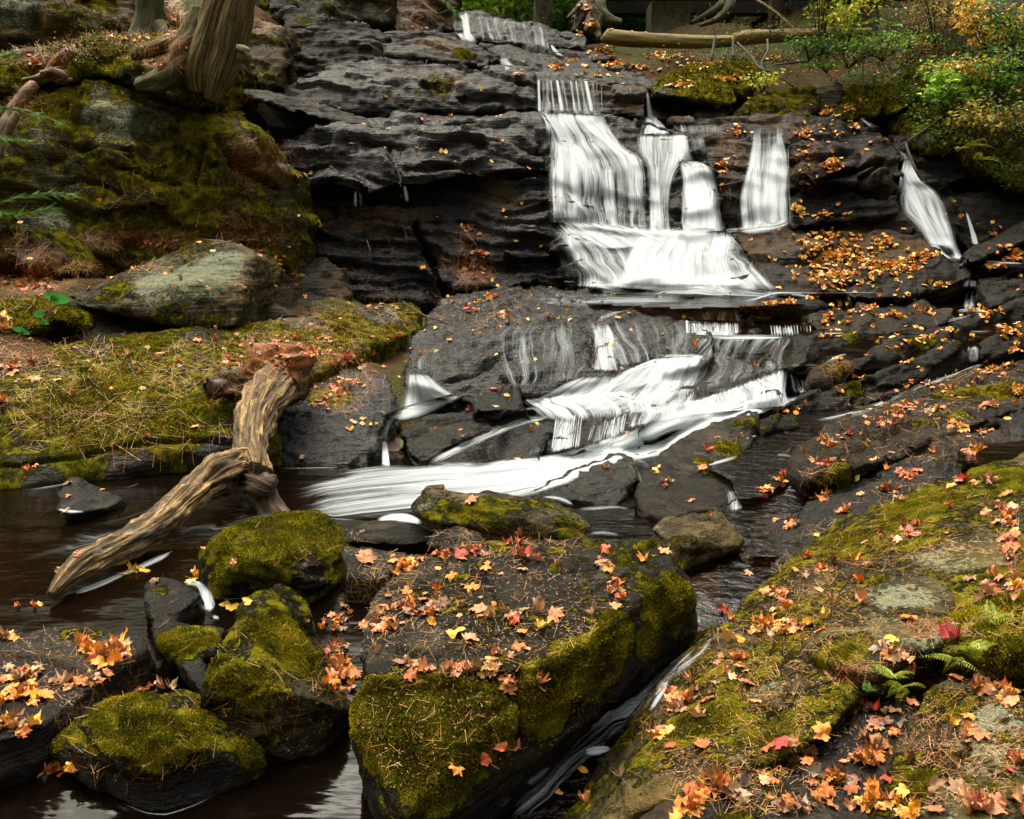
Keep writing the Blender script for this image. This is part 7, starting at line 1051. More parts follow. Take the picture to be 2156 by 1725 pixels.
 ('b', 1600, 300, 120, 60, 30, 30, GOLD+ORG_, 'beech'), ('b', 1680, 380, 150, 40, 34, 30, GOLD, 'beech'), ('b', 1850, 400, 200, 25, 26, 26, GOLD, 'beech'), ('b', 1340, 400, 70, 25, 12, 34, GOLD, 'beech'), ('b', 1560, 440, 200, 30, 12, 30, GOLD, 'beech'), ('b', 1330, 130, 90, 20, 18, 24, GOLD, 'beech'), ('b', 1500, 60, 80, 60, 26, 26, BRN+GOLD, 'beech'), ('b', 1550, 140, 80, 50, 20, 28, GOLD, 'beech'), ('b', 1800, 160, 200, 25, 40, 24, GOLD, 'beech'), ('b', 1480, 200, 90, 40, 10, 26, GOLD, 'beech'), ('b', 1950, 320, 200, 40, 30, 26, GOLD+ORG_, 'beech'), ('b', 1400, 350, 200, 30, 10, 28, GOLD, 'beech'), ('b', 1120, 430, 60, 15, 4, 34, GOLD, 'beech'), ('b', 480, 160, 150, 30, 12, 22, ORG_+BRN, 'beech'), ('b', 900, 1570, 130, 60, 12, 30, ORG_+GOLD, 'beech'), ('b', 900, 1490, 60, 50, 10, 34, RED+ORG_, 'maple'), ('b', 560, 700, 300, 30, 2, 30, ORG_, 'beech'), ('b', 800, 1350, 90, 50, 7, 30, ORG_, 'beech')]
for c, x, y, rx, ry, n, w_, pal, kd in CL_:
    if w_ < 5: continue
    for _ in range(int(n*(1.7 if c in 'cfb' and w_ > 30 else 1.2))):
        a = random.uniform(0, 6.283); r = abs(random.gauss(0, .55)); leaf_at(*disp(c, x+math.cos(a)*r*rx, y+math.sin(a)*r*ry), w_*.36*random.uniform(.65, 1.2), jit(random.choice(pal)), kd, None, None)
# scatter over the open rocks, from above
for _ in range(900):
    x, y = random.uniform(-5, 6), random.uniform(1.8, 13.5); r = sc.ray_cast(DG, Vector((x, y, 9)), Vector((0, 0, -1)))
    if r[0] and r[2].z > .35 and r[4].name.split('.')[0] not in SK and not r[4].name.startswith(('water', 'crown', 'trunk')) and r[1].z < 3:
        n = Vector(r[2]); s = random.uniform(.045, .07); kd = 'maple' if y < 8 else 'beech'
        LEAVES.append([r[1]+n*.006, orient(n, random.uniform(0, 6.28), (random.gauss(0, .2), random.gauss(0, .2), 0)), s, tuple(x*q_ for x, q_ in zip((.86, .78, .66), jit(random.choice(MIX if y < 8 else GOLD)))), kd, random.randrange(6), None, r[4], None, None])
def appsize(L): 
    pr = project(np.array([tuple(L[0])]))[0]; ins = -20 < pr[0] < 2176 and -20 < pr[1] < 1745
    return L[2]/(L[0]-ORG).length*(1 if ins else .0001)
named = LEAVES[:NN]; rest = sorted(LEAVES[NN:], key=appsize, reverse=True); NI = 300-NN
def host(o):
    b = o.name.split('.')[0]
    if b == 'water': return 'dark water'
    return HOSTN.get(b) or ('the ' + b.replace('_', ' ') if b != 'ground' else 'the bank')
LABS = {}
for idx, L in enumerate(named + rest[:NI]):
    o = bpy.data.objects.new(L[4]+'_leaf', LM[L[4], L[5]]); col.objects.link(o); M = L[1].to_4x4(); M.translation = L[0]; o.matrix_world = M @ Matrix.Scale(L[2], 4); o.color = (*L[3], 1)
    if L[6]: setp(o, L[6], 'leaf')
    else:
        pr = project(np.array([tuple(L[0])]))[0]; sz = 'small ' if L[2] < .04 else 'large ' if L[2] > .062 else ''
        LABS.setdefault((f"{sz}{CURL[L[5]]} {colname(L[3])} {L[4]} leaf", host(L[7])), []).append((pr[0], pr[1], o))
ORDW = ['leftmost', 'second', 'third', 'fourth', 'fifth', 'sixth', 'seventh', 'eighth', 'ninth', 'tenth', 'eleventh', 'twelfth']
for (lb, hs_), lst in LABS.items():
    lst.sort(key=lambda t: t[0])
    for k, (x_, y_, o) in enumerate(lst):
        if len(lst) == 1: l = f"{lb} on {hs_}"
        elif k == len(lst)-1: l = f"rightmost {lb} on {hs_}"
        elif k == 0: l = f"leftmost {lb} on {hs_}"
        else: l = f"{lb}, {ORDW[min(k, 11)]} from left, on {hs_}"
        setp(o, l, 'leaf', f"fallen leaves on {hs_}")
V = []; F = []; cc = []; b0 = 0
for L in rest[NI:]:
    v, f = LV[L[4], L[5]]; R = np.array(L[1])*L[2]; w3 = v@R.T + np.array(L[0]); V.append(w3); F += [tuple(i+b0 for i in ff) for ff in f]; b0 += len(v); cc.append(np.tile(L[3], (len(v), 1)))
o = mesh_np('leaf_litter', np.vstack(V), F, MAT['litter'], None, True); attr_col(o.data, 'col', np.column_stack([np.vstack(cc), np.ones(b0)])); setp(o, 'scattered small yellow and orange fallen leaves all over the rocks and banks', 'leaves', None, 'stuff')
print('leaves', len(LEAVES), 'hand', NN, time.time()-T0)
# --- pine needles and hemlock needles
def needle_batch(specs, name, label):
    V = []; C = []
    for c, x, y, rx, ry, n, Lc, pal in specs:
        for _ in range(int(n*.8)):
            a = random.uniform(0, 6.283); r = math.sqrt(random.random()); h = hit(*disp(c, x+math.cos(a)*r*rx, y+math.sin(a)*r*ry), SK)
            if h is None or h[0].y > 15: continue
            if h[2].name.startswith('water'): continue
            p, nn, ob = h; dist = (p-ORG).length; L = Lc*min(dist/3, 2.2)*random.uniform(.6, 1.2); wd = max(.0005, .19*dist/FPX)*random.uniform(.8, 1.3)
            M = orient(nn, random.uniform(0, 6.28), (0, 0, 0)); d = M.col[0] + nn*random.gauss(.05, .10); s = M.col[1]; p = p + nn*.004
            q = [p - d*L*.5, p + d*L*.5 + s*L*random.gauss(0, .08)]; V += [q[0]-s*wd, q[0]+s*wd, q[1]+s*wd*.6+nn*.002, q[1]-s*wd*.6+nn*.002]; C.append(jit(random.choice(pal), .25))
    V = np.array([tuple(v) for v in V]); i = np.arange(len(V)//4)*4; o = mesh_np(name, V, np.stack([i, i+1, i+2, i+3], 1), MAT['litter'], None, False)
    attr_col(o.data, 'col', np.column_stack([np.repeat(np.array(C), 4, 0), np.ones(len(V))])); setp(o, label, 'needles', None, 'stuff'); return o
NE = [(.40, .17, .025), (.48, .22, .03), (.32, .12, .02), (.52, .29, .07)]; NR = [(.26, .075, .012), (.34, .11, .02), (.20, .055, .012), (.42, .16, .03)]
needle_batch([('h', 800, 500, 800, 420, 330, .05, NE), ('h', 500, 1200, 500, 300, 160, .045, NE), ('h', 1600, 800, 500, 350, 90, .045, NE), ('h', 350, 350, 200, 200, 130, .05, NE), ('h', 1150, 150, 400, 60, 120, .05, NE), ('g', 800, 1200, 500, 350, 130, .05, NE), ('g', 1550, 950, 400, 400, 110, .05, NE), ('g', 1600, 200, 400, 200, 40, .05, NE), ('g', 400, 850, 450, 250, 150, .055, NE), ('g', 1950, 850, 150, 200, 120, .05, NE), ('g', 1050, 600, 200, 150, 30, .05, NE),
 ('i', 700, 550, 500, 350, 420, .05, NE), ('i', 400, 1150, 500, 400, 420, .05, NE+NR), ('i', 1300, 450, 500, 400, 380, .05, NE), ('i', 1850, 1250, 330, 400, 360, .045, NE+NR), ('i', 1150, 880, 150, 60, 150, .04, NR), ('i', 2080, 200, 90, 250, 260, .04, NR), ('i', 1600, 620, 180, 60, 260, .04, NR), ('i', 1950, 560, 250, 120, 300, .04, NE), ('i', 600, 1550, 500, 150, 320, .045, NR+NE), ('i', 1600, 1400, 200, 250, 150, .04, NR), ('i', 1300, 100, 500, 150, 260, .045, NE),
 ('d', 500, 750, 550, 260, 620, .10, NE), ('d', 1200, 650, 400, 200, 420, .09, NE), ('d', 700, 1000, 700, 150, 260, .09, NE), ('d', 300, 500, 400, 80, 160, .09, NE), ('d', 1750, 480, 350, 150, 620, .07, NE+NR), ('d', 2000, 700, 200, 200, 420, .07, NR+NE), ('d', 1650, 620, 130, 80, 260, .04, NR), ('d', 180, 110, 260, 80, 900, .09, NR), ('d', 600, 30, 350, 40, 300, .08, NE), ('d', 80, 220, 150, 60, 120, .06, NE),
 ('e', 200, 330, 300, 150, 330, .07, NE), ('e', 900, 250, 300, 150, 160, .06, NE), ('e', 150, 700, 180, 180, 200, .07, NR), ('e', 1100, 1600, 500, 60, 120, .05, NE), ('e', 850, 80, 120, 60, 200, .08, NR), ('f', 1400, 980, 500, 200, 360, .05, NE), ('f', 1900, 750, 300, 120, 220, .05, NE), ('f', 1050, 620, 130, 60, 120, .06, NR), ('f', 1500, 1350, 400, 100, 120, .05, NE), ('f', 1000, 1250, 150, 60, 100, .05, NE), ('f', 1700, 1550, 500, 200, 300, .045, NE), ('f', 400, 1150, 150, 120, 50, .05, NE),
 ('a', 800, 1400, 380, 60, 420, .09, NR), ('a', 1550, 950, 230, 150, 260, .10, NR), ('a', 1450, 1350, 250, 120, 200, .10, NR), ('a', 1600, 1500, 200, 250, 200, .10, NR), ('a', 700, 260, 400, 70, 900, .09, NR+NE), ('a', 1020, 120, 60, 130, 320, .10, NE), ('a', 250, 330, 250, 80, 420, .09, NR), ('a', 150, 600, 160, 90, 160, .09, NR), ('a', 950, 350, 130, 50, 260, .09, NR), ('a', 1000, 1100, 500, 250, 200, .08, NR), ('a', 1400, 600, 120, 60, 120, .09, NR), ('a', 1550, 130, 100, 60, 90, .08, NR), ('a', 80, 1500, 200, 120, 330, .09, NR),
 ('b', 820, 1560, 150, 70, 200, .12, NR), ('b', 820, 1400, 60, 90, 50, .12, NR), ('b', 300, 1400, 400, 250, 100, .08, NR), ('b', 550, 480, 300, 100, 80, .08, NR), ('b', 500, 60, 150, 70, 160, .12, NR), ('c', 870, 900, 120, 220, 120, .10, NR), ('c', 430, 900, 80, 250, 90, .10, NR), ('c', 1500, 300, 500, 150, 400, .10, NR), ('c', 1900, 850, 200, 150, 200, .12, NR)],
 'pine_needles', 'loose orange pine needles lying over the moss and slabs')
SP = [(.34, .13, .02), (.42, .20, .05), (.24, .08, .015), (.44, .28, .12)]
needle_batch([('h', 800, 520, 780, 430, 2600, .010, SP), ('h', 450, 1200, 450, 350, 750, .010, SP), ('h', 1100, 1150, 400, 300, 450, .011, SP), ('h', 1750, 700, 400, 350, 500, .010, SP), ('g', 1600, 1000, 350, 400, 300, .010, SP), ('g', 850, 1200, 400, 330, 300, .010, SP), ('g', 400, 850, 420, 250, 500, .010, SP), ('i', 700, 600, 600, 450, 2200, .011, SP), ('i', 400, 1200, 500, 400, 1900, .011, SP), ('i', 1300, 450, 600, 450, 1900, .011, SP), ('i', 1800, 1250, 380, 420, 1900, .010, SP), ('i', 1100, 1100, 300, 300, 500, .010, SP), ('g', 1850, 200, 150, 150, 160, .01, SP), ('d', 2050, 1650, 80, 80, 100, .01, SP), ('f', 1450, 950, 500, 250, 800, .012, SP), ('e', 200, 330, 350, 200, 600, .014, SP), ('d', 1500, 600, 500, 200, 900, .014, SP), ('d', 400, 600, 400, 100, 500, .014, SP)],
 'needle_litter', 'fine short needle litter sprinkled over the foreground rocks')
print('needles', time.time()-T0)
# grass like ground cover on the right bank
def cover(specs):
    rnd = np.random.default_rng(9); C = []; K = []
    for c, x, y, rx, ry, n, lf, pal in specs:
        for _ in range(n):
            a = random.uniform(0, 6.283); r = math.sqrt(random.random()); h = hit(*disp(c, x+math.cos(a)*r*rx, y+math.sin(a)*r*ry), SK)
            if h is None or h[0].y > 24: continue
            C.append(np.array(h[0]) + [rnd.normal(0, .05), rnd.normal(0, .05), abs(rnd.normal(0, .07))]); K.append((lf, pal))
    V = []; F = []; cc = []; b = 0
    for kk in set((k[0], id(k[1])) for k in K):
        sel = [i for i, k in enumerate(K) if (k[0], id(k[1])) == kk]; v, f, c3 = leafcloud(np.array([C[i] for i in sel]), kk[0], K[sel[0]][1], rnd, 1.8); V.append(v); F.append(f+b); cc.append(c3); b += len(v)
    o = put('undergrowth', np.vstack(V), np.vstack(F), np.vstack(cc), MAT['foliage']); setp(o, 'low green and yellow undergrowth covering the wooded banks', 'undergrowth', None, 'stuff')
BRW = [(.12, .06, .02), (.2, .10, .03), (.08, .05, .015)]
cover([('c', 1300, 200, 900, 220, 1500, .05, DKGREEN), ('c', 1300, 200, 900, 220, 800, .05, BRW), ('c', 1800, 500, 420, 260, 2600, .05, DKGREEN), ('c', 1850, 700, 350, 200, 1600, .05, GREENS), ('c', 1900, 600, 350, 300, 500, .05, YGREEN), ('c', 2050, 350, 150, 200, 1500, .05, GREENS), ('c', 700, 350, 350, 120, 500, .045, DKGREEN), ('c', 2050, 1000, 150, 120, 400, .05, DKGREEN), ('b', 1350, 130, 120, 30, 150, .04, GREENS), ('c', 200, 320, 250, 60, 500, .04, DKGREEN), ('c', 500, 120, 400, 100, 300, .05, BRW), ('c', 1300, 470, 300, 90, 400, .045, DKGREEN), ('a', 550, 300, 300, 80, 300, .04, DKGREEN)])
print('cover', time.time()-T0)
# ------------------------------------------------------------------ falling and foaming water, draped on the rocks
SKW = SK + ('leaf_litter', 'pine_needles', 'needle_litter', 'maple_leaf', 'beech_leaf', 'undergrowth', 'waterfall', 'foam', 'leaning_boulder', 'lichen_block', 'water_skip')
def drape(rows, du=6., dv=7., off=.06, fall=True, edge=.38, ends=(.12, .04), minw=3):
    """rows: (xl, yl, xr, yr, dens) in picture measure, ordered along the flow"""
    R = np.array(rows, float)
    if fall and np.abs(R[:, 2]-R[:, 0]).max() > 30: wd_ = (R[:, 2:4]-R[:, 0:2])*.09; R[:, 0:2] -= wd_; R[:, 2:4] += wd_
    seg = np.hypot(*(np.diff((R[:, :2]+R[:, 2:4])/2, axis=0)).T); t = np.concatenate([[0], np.cumsum(seg)]); n = max(4, int(t[-1]/dv)+1); T = np.linspace(0, t[-1], n)
    def ip(c):
        out = np.interp(T, t, R[:, c]); k = np.array([.25, .5, .25]); 
        for _ in range(3): out[1:-1] = np.convolve(out, k, 'valid')
        return out
    xl, yl, xr, yr, de = (ip(c) for c in range(5)); m = max(minw, int(np.hypot(xr-xl, yr-yl).max()/du)+1); U = np.linspace(0, 1, m)
    X = xl[:, None]*(1-U) + xr[:, None]*U; Y = yl[:, None]*(1-U) + yr[:, None]*U; Dm = np.full(X.shape, np.nan)
    for i in range(n):
        for j in range(m):
            h = hit(X[i, j], Y[i, j], SKW)
            if h: Dm[i, j] = h[0].y
    if np.isnan(Dm).all(): return None
    med = np.nanmedian(Dm); 
    for i in range(n):
        row = Dm[i]; rm = np.nanmedian(row) if not np.isnan(row).all() else (Dm[i-1].mean() if i else med); Dm[i] = np.where(np.isnan(row), rm, row); Dm[i] = np.clip(Dm[i], rm-.5, rm+.35)
    if fall:
        for i in range(1, n): Dm[i] = np.minimum(Dm[i], Dm[i-1]+.01)
    for _ in range(5):
        Dp_ = np.pad(Dm, 1, mode='edge'); Dm = np.minimum(Dm, (Dp_[:-2, 1:-1]+Dp_[2:, 1:-1]+Dp_[1:-1, :-2]+Dp_[1:-1, 2:]+2*Dm)/6+.02)
        Dm = (Dp_[:-2, 1:-1]+Dp_[2:, 1:-1]+Dp_[1:-1, :-2]+Dp_[1:-1, 2:]+2*Dm)/6*.5 + Dm*.5
    P = np.empty((n, m, 3))
    for i in range(n):
        for j in range(m): P[i, j] = atD(X[i, j], Y[i, j], Dm[i, j] - off)
    un = np.linalg.norm(np.diff(P, axis=1), axis=2); u = np.concatenate([np.zeros((n, 1)), np.cumsum(un, 1)], 1); u = u - u.mean(1)[:, None]; u = u/np.maximum(u.max(1)-u.min(1), 1e-3)[:, None]*(u.max(1)-u.min(1)).mean()
    v = np.concatenate([np.zeros((1, m)), np.cumsum(np.linalg.norm(np.diff(P, axis=0), axis=2), 0)], 0)
    W_ = np.hypot(xr-xl, yr-yl).max()
    if fall and W_ > 40: edge = min(edge, max(.10, 26/W_))
    ee = np.minimum(sst(0, edge, U), sst(0, edge, 1-U)); vv = T/max(t[-1], 1e-6); ve = np.ones(n)
    if ends[0] > 0: ve = np.minimum(ve, sst(-.01, ends[0], vv))
    if ends[1] > 0: ve = np.minimum(ve, sst(-.01, ends[1], 1-vv))
    return P, u, v, de[:, None]*ee[None]*ve[:, None]
_wseed = [0.]
def water_obj(name, label, parts, kind='structure'):
    V = []; F = []; UV = []; DE = []; b = 0
    for pr_ in parts:
        if pr_ is None: continue
        P, u, v, d = pr_; d = d*(1.35 if label.startswith(('thin grey film', 'faint')) else 1.); n, m = d.shape; ix = np.arange(n*m).reshape(n, m) + b; F.append(np.stack([ix[:-1, :-1], ix[1:, :-1], ix[1:, 1:], ix[:-1, 1:]], -1).reshape(-1, 4))
        _wseed[0] += 7.3; V.append(P.reshape(-1, 3)); UV.append(np.column_stack([u.ravel()+_wseed[0], v.ravel()+_wseed[0]*.3])); DE.append(d.ravel()); b += n*m
    V = np.vstack(V); F = np.vstack(F); UV = np.vstack(UV); DE = np.concatenate(DE); o = mesh_np(name, V, F, MAT['veil'], None, True); me = o.data
    ul = me.uv_layers.new(name='UVMap'); li = np.empty(len(me.loops), dtype=np.int32); me.loops.foreach_get('vertex_index', li); ul.data.foreach_set('uv', UV[li].astype(np.float32).ravel())
    a = me.attributes.new('dens', 'FLOAT', 'POINT'); a.data.foreach_set('value', DE.astype(np.float32)); o['label'] = label; o['kind'] = kind; return o
def R_(c, rows): return [(*disp(c, a, b), *disp(c, x, y), d) for a, b, x, y, d in rows]
def fallv(c, rows, **k): return drape(R_(c, rows), **k)
def strip(c, pts, **k):            # pts: (x, y, halfwidth, dens) along the flow
    P = [(*disp(c, x, y), w_*1.35*(.36 if c != 'o' else 1), d*.68) for x, y, w_, d in pts]; rows = []
    for i, (x, y, w_, d) in enumerate(P):
        a = P[max(i-1, 0)]; b = P[min(i+1, len(P)-1)]; tx, ty = b[0]-a[0], b[1]-a[1]; l = math.hypot(tx, ty) or 1; rows.append((x+ty/l*w_, y-tx/l*w_, x-ty/l*w_, y+tx/l*w_, d))
    return drape(rows, **{'du': 3.5, 'fall': False, 'off': .012, 'edge': .5, 'ends': (.15, .15), 'minw': 5, **k})
J = lambda x0, y0, x1, y1, w0, w1, d: [(x0-w0, y0, x0+w0, y0, d), ((x0+x1)/2-(w0+w1)/2, (y0+y1)/2, (x0+x1)/2+(w0+w1)/2, (y0+y1)/2, d), (x1-w1, y1, x1+w1, y1, d*.9)]
jets = [fallv('b', J(a, 455, b, 665, w0, w1, d), du=2., off=.05, edge=.4, ends=(.1, .05)) for a, b, w0, w1, d in
        [(1232, 1238, 10, 14, .95), (1262, 1262, 8, 10, .6), (1300, 1325, 10, 14, .8), (1340, 1375, 12, 18, .95), (1372, 1410, 7, 10, .6), (1420, 1450, 9, 12, .8), (1448, 1480, 10, 14, .85), (1478, 1510, 8, 10, .6), (1505, 1545, 14, 22, 1.05), (1570, 1580, 6, 8, .35), (1600, 1605, 5, 6, .5)]]
water_obj('waterfall', 'main white fall spreading down the steps in the centre', jets + [
    fallv('b', [(1225, 445, 1600, 470, .35), (1235, 560, 1600, 560, .28), (1240, 660, 1600, 670, .5)], ends=(.05, 0)),
    fallv('b', [(1240, 650, 1600, 670, 1.0), (1270, 695, 1610, 715, .95), (1300, 770, 1650, 770, .62), (1310, 815, 1690, 815, .55), (1312, 840, 1700, 840, .85), (1316, 920, 1760, 900, .58), (1318, 965, 1820, 945, .8), (1305, 1050, 1840, 1040, .55), (1305, 1180, 1840, 1180, .42), (1320, 1300, 1870, 1330, .6)], ends=(.04, 0)),
    fallv('b', [(1330, 810, 1480, 820, .75), (1335, 870, 1500, 880, .95), (1330, 980, 1560, 980, .8), (1320, 1100, 1580, 1100, .55), (1320, 1290, 1600, 1290, .5)], off=.07),
    fallv('b', [(1400, 650, 1560, 665, .8), (1500, 760, 1660, 770, .85), (1600, 830, 1720, 850, .85), (1680, 920, 1850, 920, .85), (1700, 1000, 1870, 1000, .6), (1700, 1250, 1880, 1250, .35)], off=.08),
    fallv('b', [(1590, 960, 1680, 960, .7), (1600, 1100, 1690, 1100, .8), (1620, 1300, 1700, 1310, .7)], off=.06),
    strip('b', [(1365, 1075, 14, .6), (1420, 1130, 22, .95), (1490, 1210, 26, .95), (1560, 1290, 26, .9)], off=.1),
    fallv('b', [(1310, 960, 1345, 960, .8), (1302, 1100, 1340, 1100, .8), (1310, 1280, 1350, 1290, .8)], off=.07)])
water_obj('waterfall', 'twin stream of the main fall starting from a single thin jet on the right', [
    fallv('b', J(1868, 535, 1886, 690, 9, 24, 1.1), du=2.5, off=.05, edge=.35, ends=(.08, 0)), fallv('b', J(1868, 620, 1870, 690, 4, 7, .9), du=2.5, off=.05),
    fallv('b', [(1862, 670, 1905, 670, 1.), (1830, 720, 1955, 715, .75), (1815, 790, 2000, 770, .85)], ends=(.05, 0)), fallv('b', [(1895, 690, 1925, 690, .9), (1900, 750, 1990, 750, 1.05), (1880, 800, 2010, 790, 1.1)], off=.06),
    fallv('b', [(1815, 790, 2110, 780, .9), (1815, 830, 2112, 830, .72), (1820, 900, 2110, 900, .78), (1860, 960, 2060, 960, .78), (1870, 1100, 2010, 1100, .62), (1875, 1200, 1995, 1200, .6), (1880, 1360, 2010, 1370, .75)], ends=(.04, 0)),
    fallv('b', [(2010, 785, 2110, 780, .9), (2020, 860, 2115, 860, 1.05), (2050, 950, 2150, 950, 1.)], off=.07, ends=(.05, .1)), fallv('b', [(1880, 960, 1960, 950, .6), (1885, 1100, 1960, 1100, .7), (1880, 1340, 1970, 1350, .8)], off=.07),
    fallv('b', [(2040, 930, 2150, 940, .7), (2060, 970, 2240, 965, .95), (2065, 1060, 2270, 1050, .95), (2062, 1200, 2290, 1200, .95), (2060, 1360, 2310, 1350, 1.05)], off=.05, ends=(.05, 0)),
    fallv('b', [(2100, 1000, 2200, 1000, .7), (2100, 1150, 2260, 1150, .8), (2080, 1350, 2290, 1350, .9)], off=.1)])
water_obj('waterfall', 'second white fall, straight and separate, right of the main one', [
    fallv('c', [(555, 705, 780, 700, .15), (560, 780, 745, 780, .30), (555, 850, 760, 850, .62), (540, 930, 775, 930, .78), (505, 1050, 785, 1040, .8), (480, 1160, 788, 1150, .82), (490, 1260, 788, 1250, .85), (500, 1345, 790, 1300, 1.05)], ends=(.1, 0)),
    fallv('c', [(655, 815, 735, 815, .8), (640, 900, 745, 900, 1.), (620, 1050, 740, 1050, .8), (610, 1320, 740, 1310, .8)], off=.08), fallv('c', [(560, 850, 610, 850, .5), (555, 960, 620, 960, .85), (560, 1150, 640, 1150, .85), (570, 1330, 650, 1330, .9)], off=.08),
    strip('c', [(470, 1345, 16, .9), (560, 1345, 34, 1.3), (680, 1325, 34, 1.3), (800, 1290, 20, .9)], off=.06), strip('c', [(500, 1340, 14, .8), (420, 1350, 22, .8), (380, 1360, 20, .5)], off=.04), strip('c', [(830, 697, 8, .7), (770, 700, 14, .75), (720, 720, 16, .6), (700, 770, 14, .4)], off=.04), fallv('c', J(776, 850, 785, 1200, 6, 8, .5), du=3, off=.05, edge=.4)])
water_obj('waterfall', 'broad white apron of water at the foot of the main fall', [
    fallv('b', [(1370, 1275, 2270, 1330, .7), (1375, 1340, 2290, 1370, .85), (1400, 1420, 2330, 1430, .68), (1450, 1500, 2390, 1500, .66), (1500, 1580, 2470, 1580, .7), (1520, 1640, 2540, 1640, .85), (1510, 1685, 2600, 1705, 1.05)], off=.04, edge=.2, ends=(.16, .04)),
    fallv('b', [(1900, 1340, 2330, 1350, .9), (1830, 1400, 2360, 1420, 1.0), (1780, 1480, 2330, 1500, .95), (1750, 1580, 2350, 1590, .95), (1730, 1670, 2420, 1680, 1.1)], off=.09, edge=.25), fallv('b', [(1360, 1290, 1700, 1310, .8), (1480, 1380, 1900, 1380, .85), (1620, 1460, 2000, 1440, .7)], off=.09, edge=.3),
    strip('b', [(1360, 1310, 30, .7), (1480, 1400, 40, .8), (1640, 1480, 40, .75), (1760, 1560, 50, .7)], off=.1),
    strip('b', [(1320, 1290, 14, .9), (1500, 1320, 30, .8), (1750, 1335, 34, .8), (2000, 1365, 36, .9), (2320, 1365, 30, .9)], off=.12), strip('b', [(2320, 1360, 30, 1.), (2420, 1480, 34, .9), (2500, 1600, 30, .9), (2590, 1700, 20, .8)], off=.08), strip('b', [(1430, 1650, 26, .7), (1560, 1665, 40, 1.), (1800, 1680, 44, 1.1), (2100, 1690, 46, 1.1), (2400, 1700, 44, 1.1), (2600, 1720, 34, .9), (2720, 1745, 20, .6)], off=.05, edge=.5), strip('b', [(1420, 1640, 6, .6), (1560, 1650, 12, 1.), (1800, 1672, 16, 1.1), (2100, 1680, 18, 1.1), (2400, 1690, 18, 1.1), (2560, 1700, 20, 1.05), (2680, 1730, 14, .9)], off=.03, edge=.3), strip('b', [(1450, 1690, 30, .5), (1800, 1710, 40, .6), (2200, 1720, 40, .6), (2450, 1730, 26, .5)], off=.02), strip('e', [(1230, 190, 14, .4), (1500, 200, 26, .5), (1850, 205, 26, .5), (2150, 200, 14, .3)], off=.02), strip('b', [(1500, 1675, 10, .6), (1800, 1700, 16, .6), (2150, 1712, 14, .5)], off=.02)])
water_obj('waterfall', 'small right hand fall coming down beside the ferny bank', [
    fallv('c', [(1455, 925, 1500, 925, 1.), (1440, 980, 1515, 980, 1.), (1425, 1060, 1560, 1065, .95), (1425, 1110, 1640, 1110, .85), (1420, 1180, 1690, 1180, .68), (1430, 1250, 1720, 1250, .66), (1520, 1330, 1745, 1340, .75), (1590, 1420, 1765, 1430, .95), (1650, 1480, 1790, 1500, 1.), (1720, 1520, 1830, 1530, .9)], ends=(.04, .05)),
    fallv('c', [(1430, 1060, 1500, 1060, .8), (1440, 1130, 1540, 1130, .9), (1500, 1220, 1590, 1230, .9), (1550, 1330, 1640, 1340, .9), (1610, 1440, 1720, 1450, 1.)], off=.08),
    strip('c', [(1345, 800, 14, .5), (1400, 850, 12, .4), (1450, 900, 16, .6), (1475, 945, 20, 1.)], off=.05), strip('c', [(1640, 1480, 20, .8), (1720, 1520, 30, 1.2), (1810, 1545, 20, 1.)], off=.04), strip('c', [(1195, 685, 18, .5), (1240, 720, 26, .7), (1290, 760, 22, .7), (1345, 800, 14, .4)], off=.04), fallv('c', J(1818, 1235, 1880, 1440, 7, 32, .95), du=3, off=.05, edge=.35, ends=(.05, .05)), strip('c', [(1780, 1530, 10, .6), (1840, 1530, 16, .9), (1900, 1535, 10, .6)], off=.02), strip('c', [(1540, 1150, 14, .5), (1600, 1130, 18, .4), (1680, 1150, 14, .3)], off=.05)])
water_obj('waterfall', 'topmost fall: a short white chute and thin films over the black steps', [
    fallv('b', [(745, 62, 850, 66, .8), (765, 100, 838, 100, 1.1), (785, 150, 838, 150, 1.15), (788, 205, 845, 205, 1.2)], off=.06, du=3, ends=(.02, 0)), fallv('b', [(760, 185, 850, 190, .9), (700, 205, 880, 225, .9), (650, 215, 905, 268, .7)], off=.1, edge=.3), strip('b', [(645, 208, 6, .8), (700, 214, 10, .8), (800, 230, 16, 1.), (890, 262, 10, .8)], off=.08),
    fallv('b', [(850, 68, 1265, 150, .5), (860, 140, 1270, 200, .3), (895, 235, 1285, 285, .5)], du=4), strip('b', [(745, 66, 4, .9), (850, 68, 4, .8), (960, 85, 4, .7), (1060, 100, 4, .6), (1200, 130, 4, .5)], off=.04, fall=False),
    fallv('b', J(1272, 155, 1290, 290, 7, 12, .6), du=2.5, off=.05), fallv('b', [(1295, 255, 1312, 258, .9), (1305, 290, 1345, 300, .9), (1330, 320, 1420, 350, .85)], du=3, off=.06),
    fallv('b', [(985, 325, 1045, 335, .5), (1005, 370, 1090, 375, .8), (1015, 420, 1150, 425, 1.)], du=3, off=.05, ends=(.05, .05)), strip('b', [(1080, 425, 8, .8), (1150, 425, 12, .9), (1190, 435, 8, .5)], off=.05)] +
    [fallv('b', J(x, y, x+6, y+h_, 4, 7, d), du=2.5, off=.05, edge=.4) for x, y, h_, d in [(905, 190, 50, .5), (925, 195, 50, .5), (965, 200, 48, .8), (985, 205, 45, .6), (1060, 215, 45, .5), (1095, 225, 42, .4), (1140, 230, 40, .5), (1160, 240, 36, .5), (1190, 250, 35, .6), (1010, 110, 80, .3), (1090, 120, 90, .25), (1180, 140, 90, .25)]] +
    [fallv('b', [(950, 300, 1300, 330, .12), (1100, 345, 1340, 360, .12)], du=4), fallv('b', [(1300, 350, 1700, 400, .12), (1350, 400, 1830, 470, .14)], du=4)])
spj = []
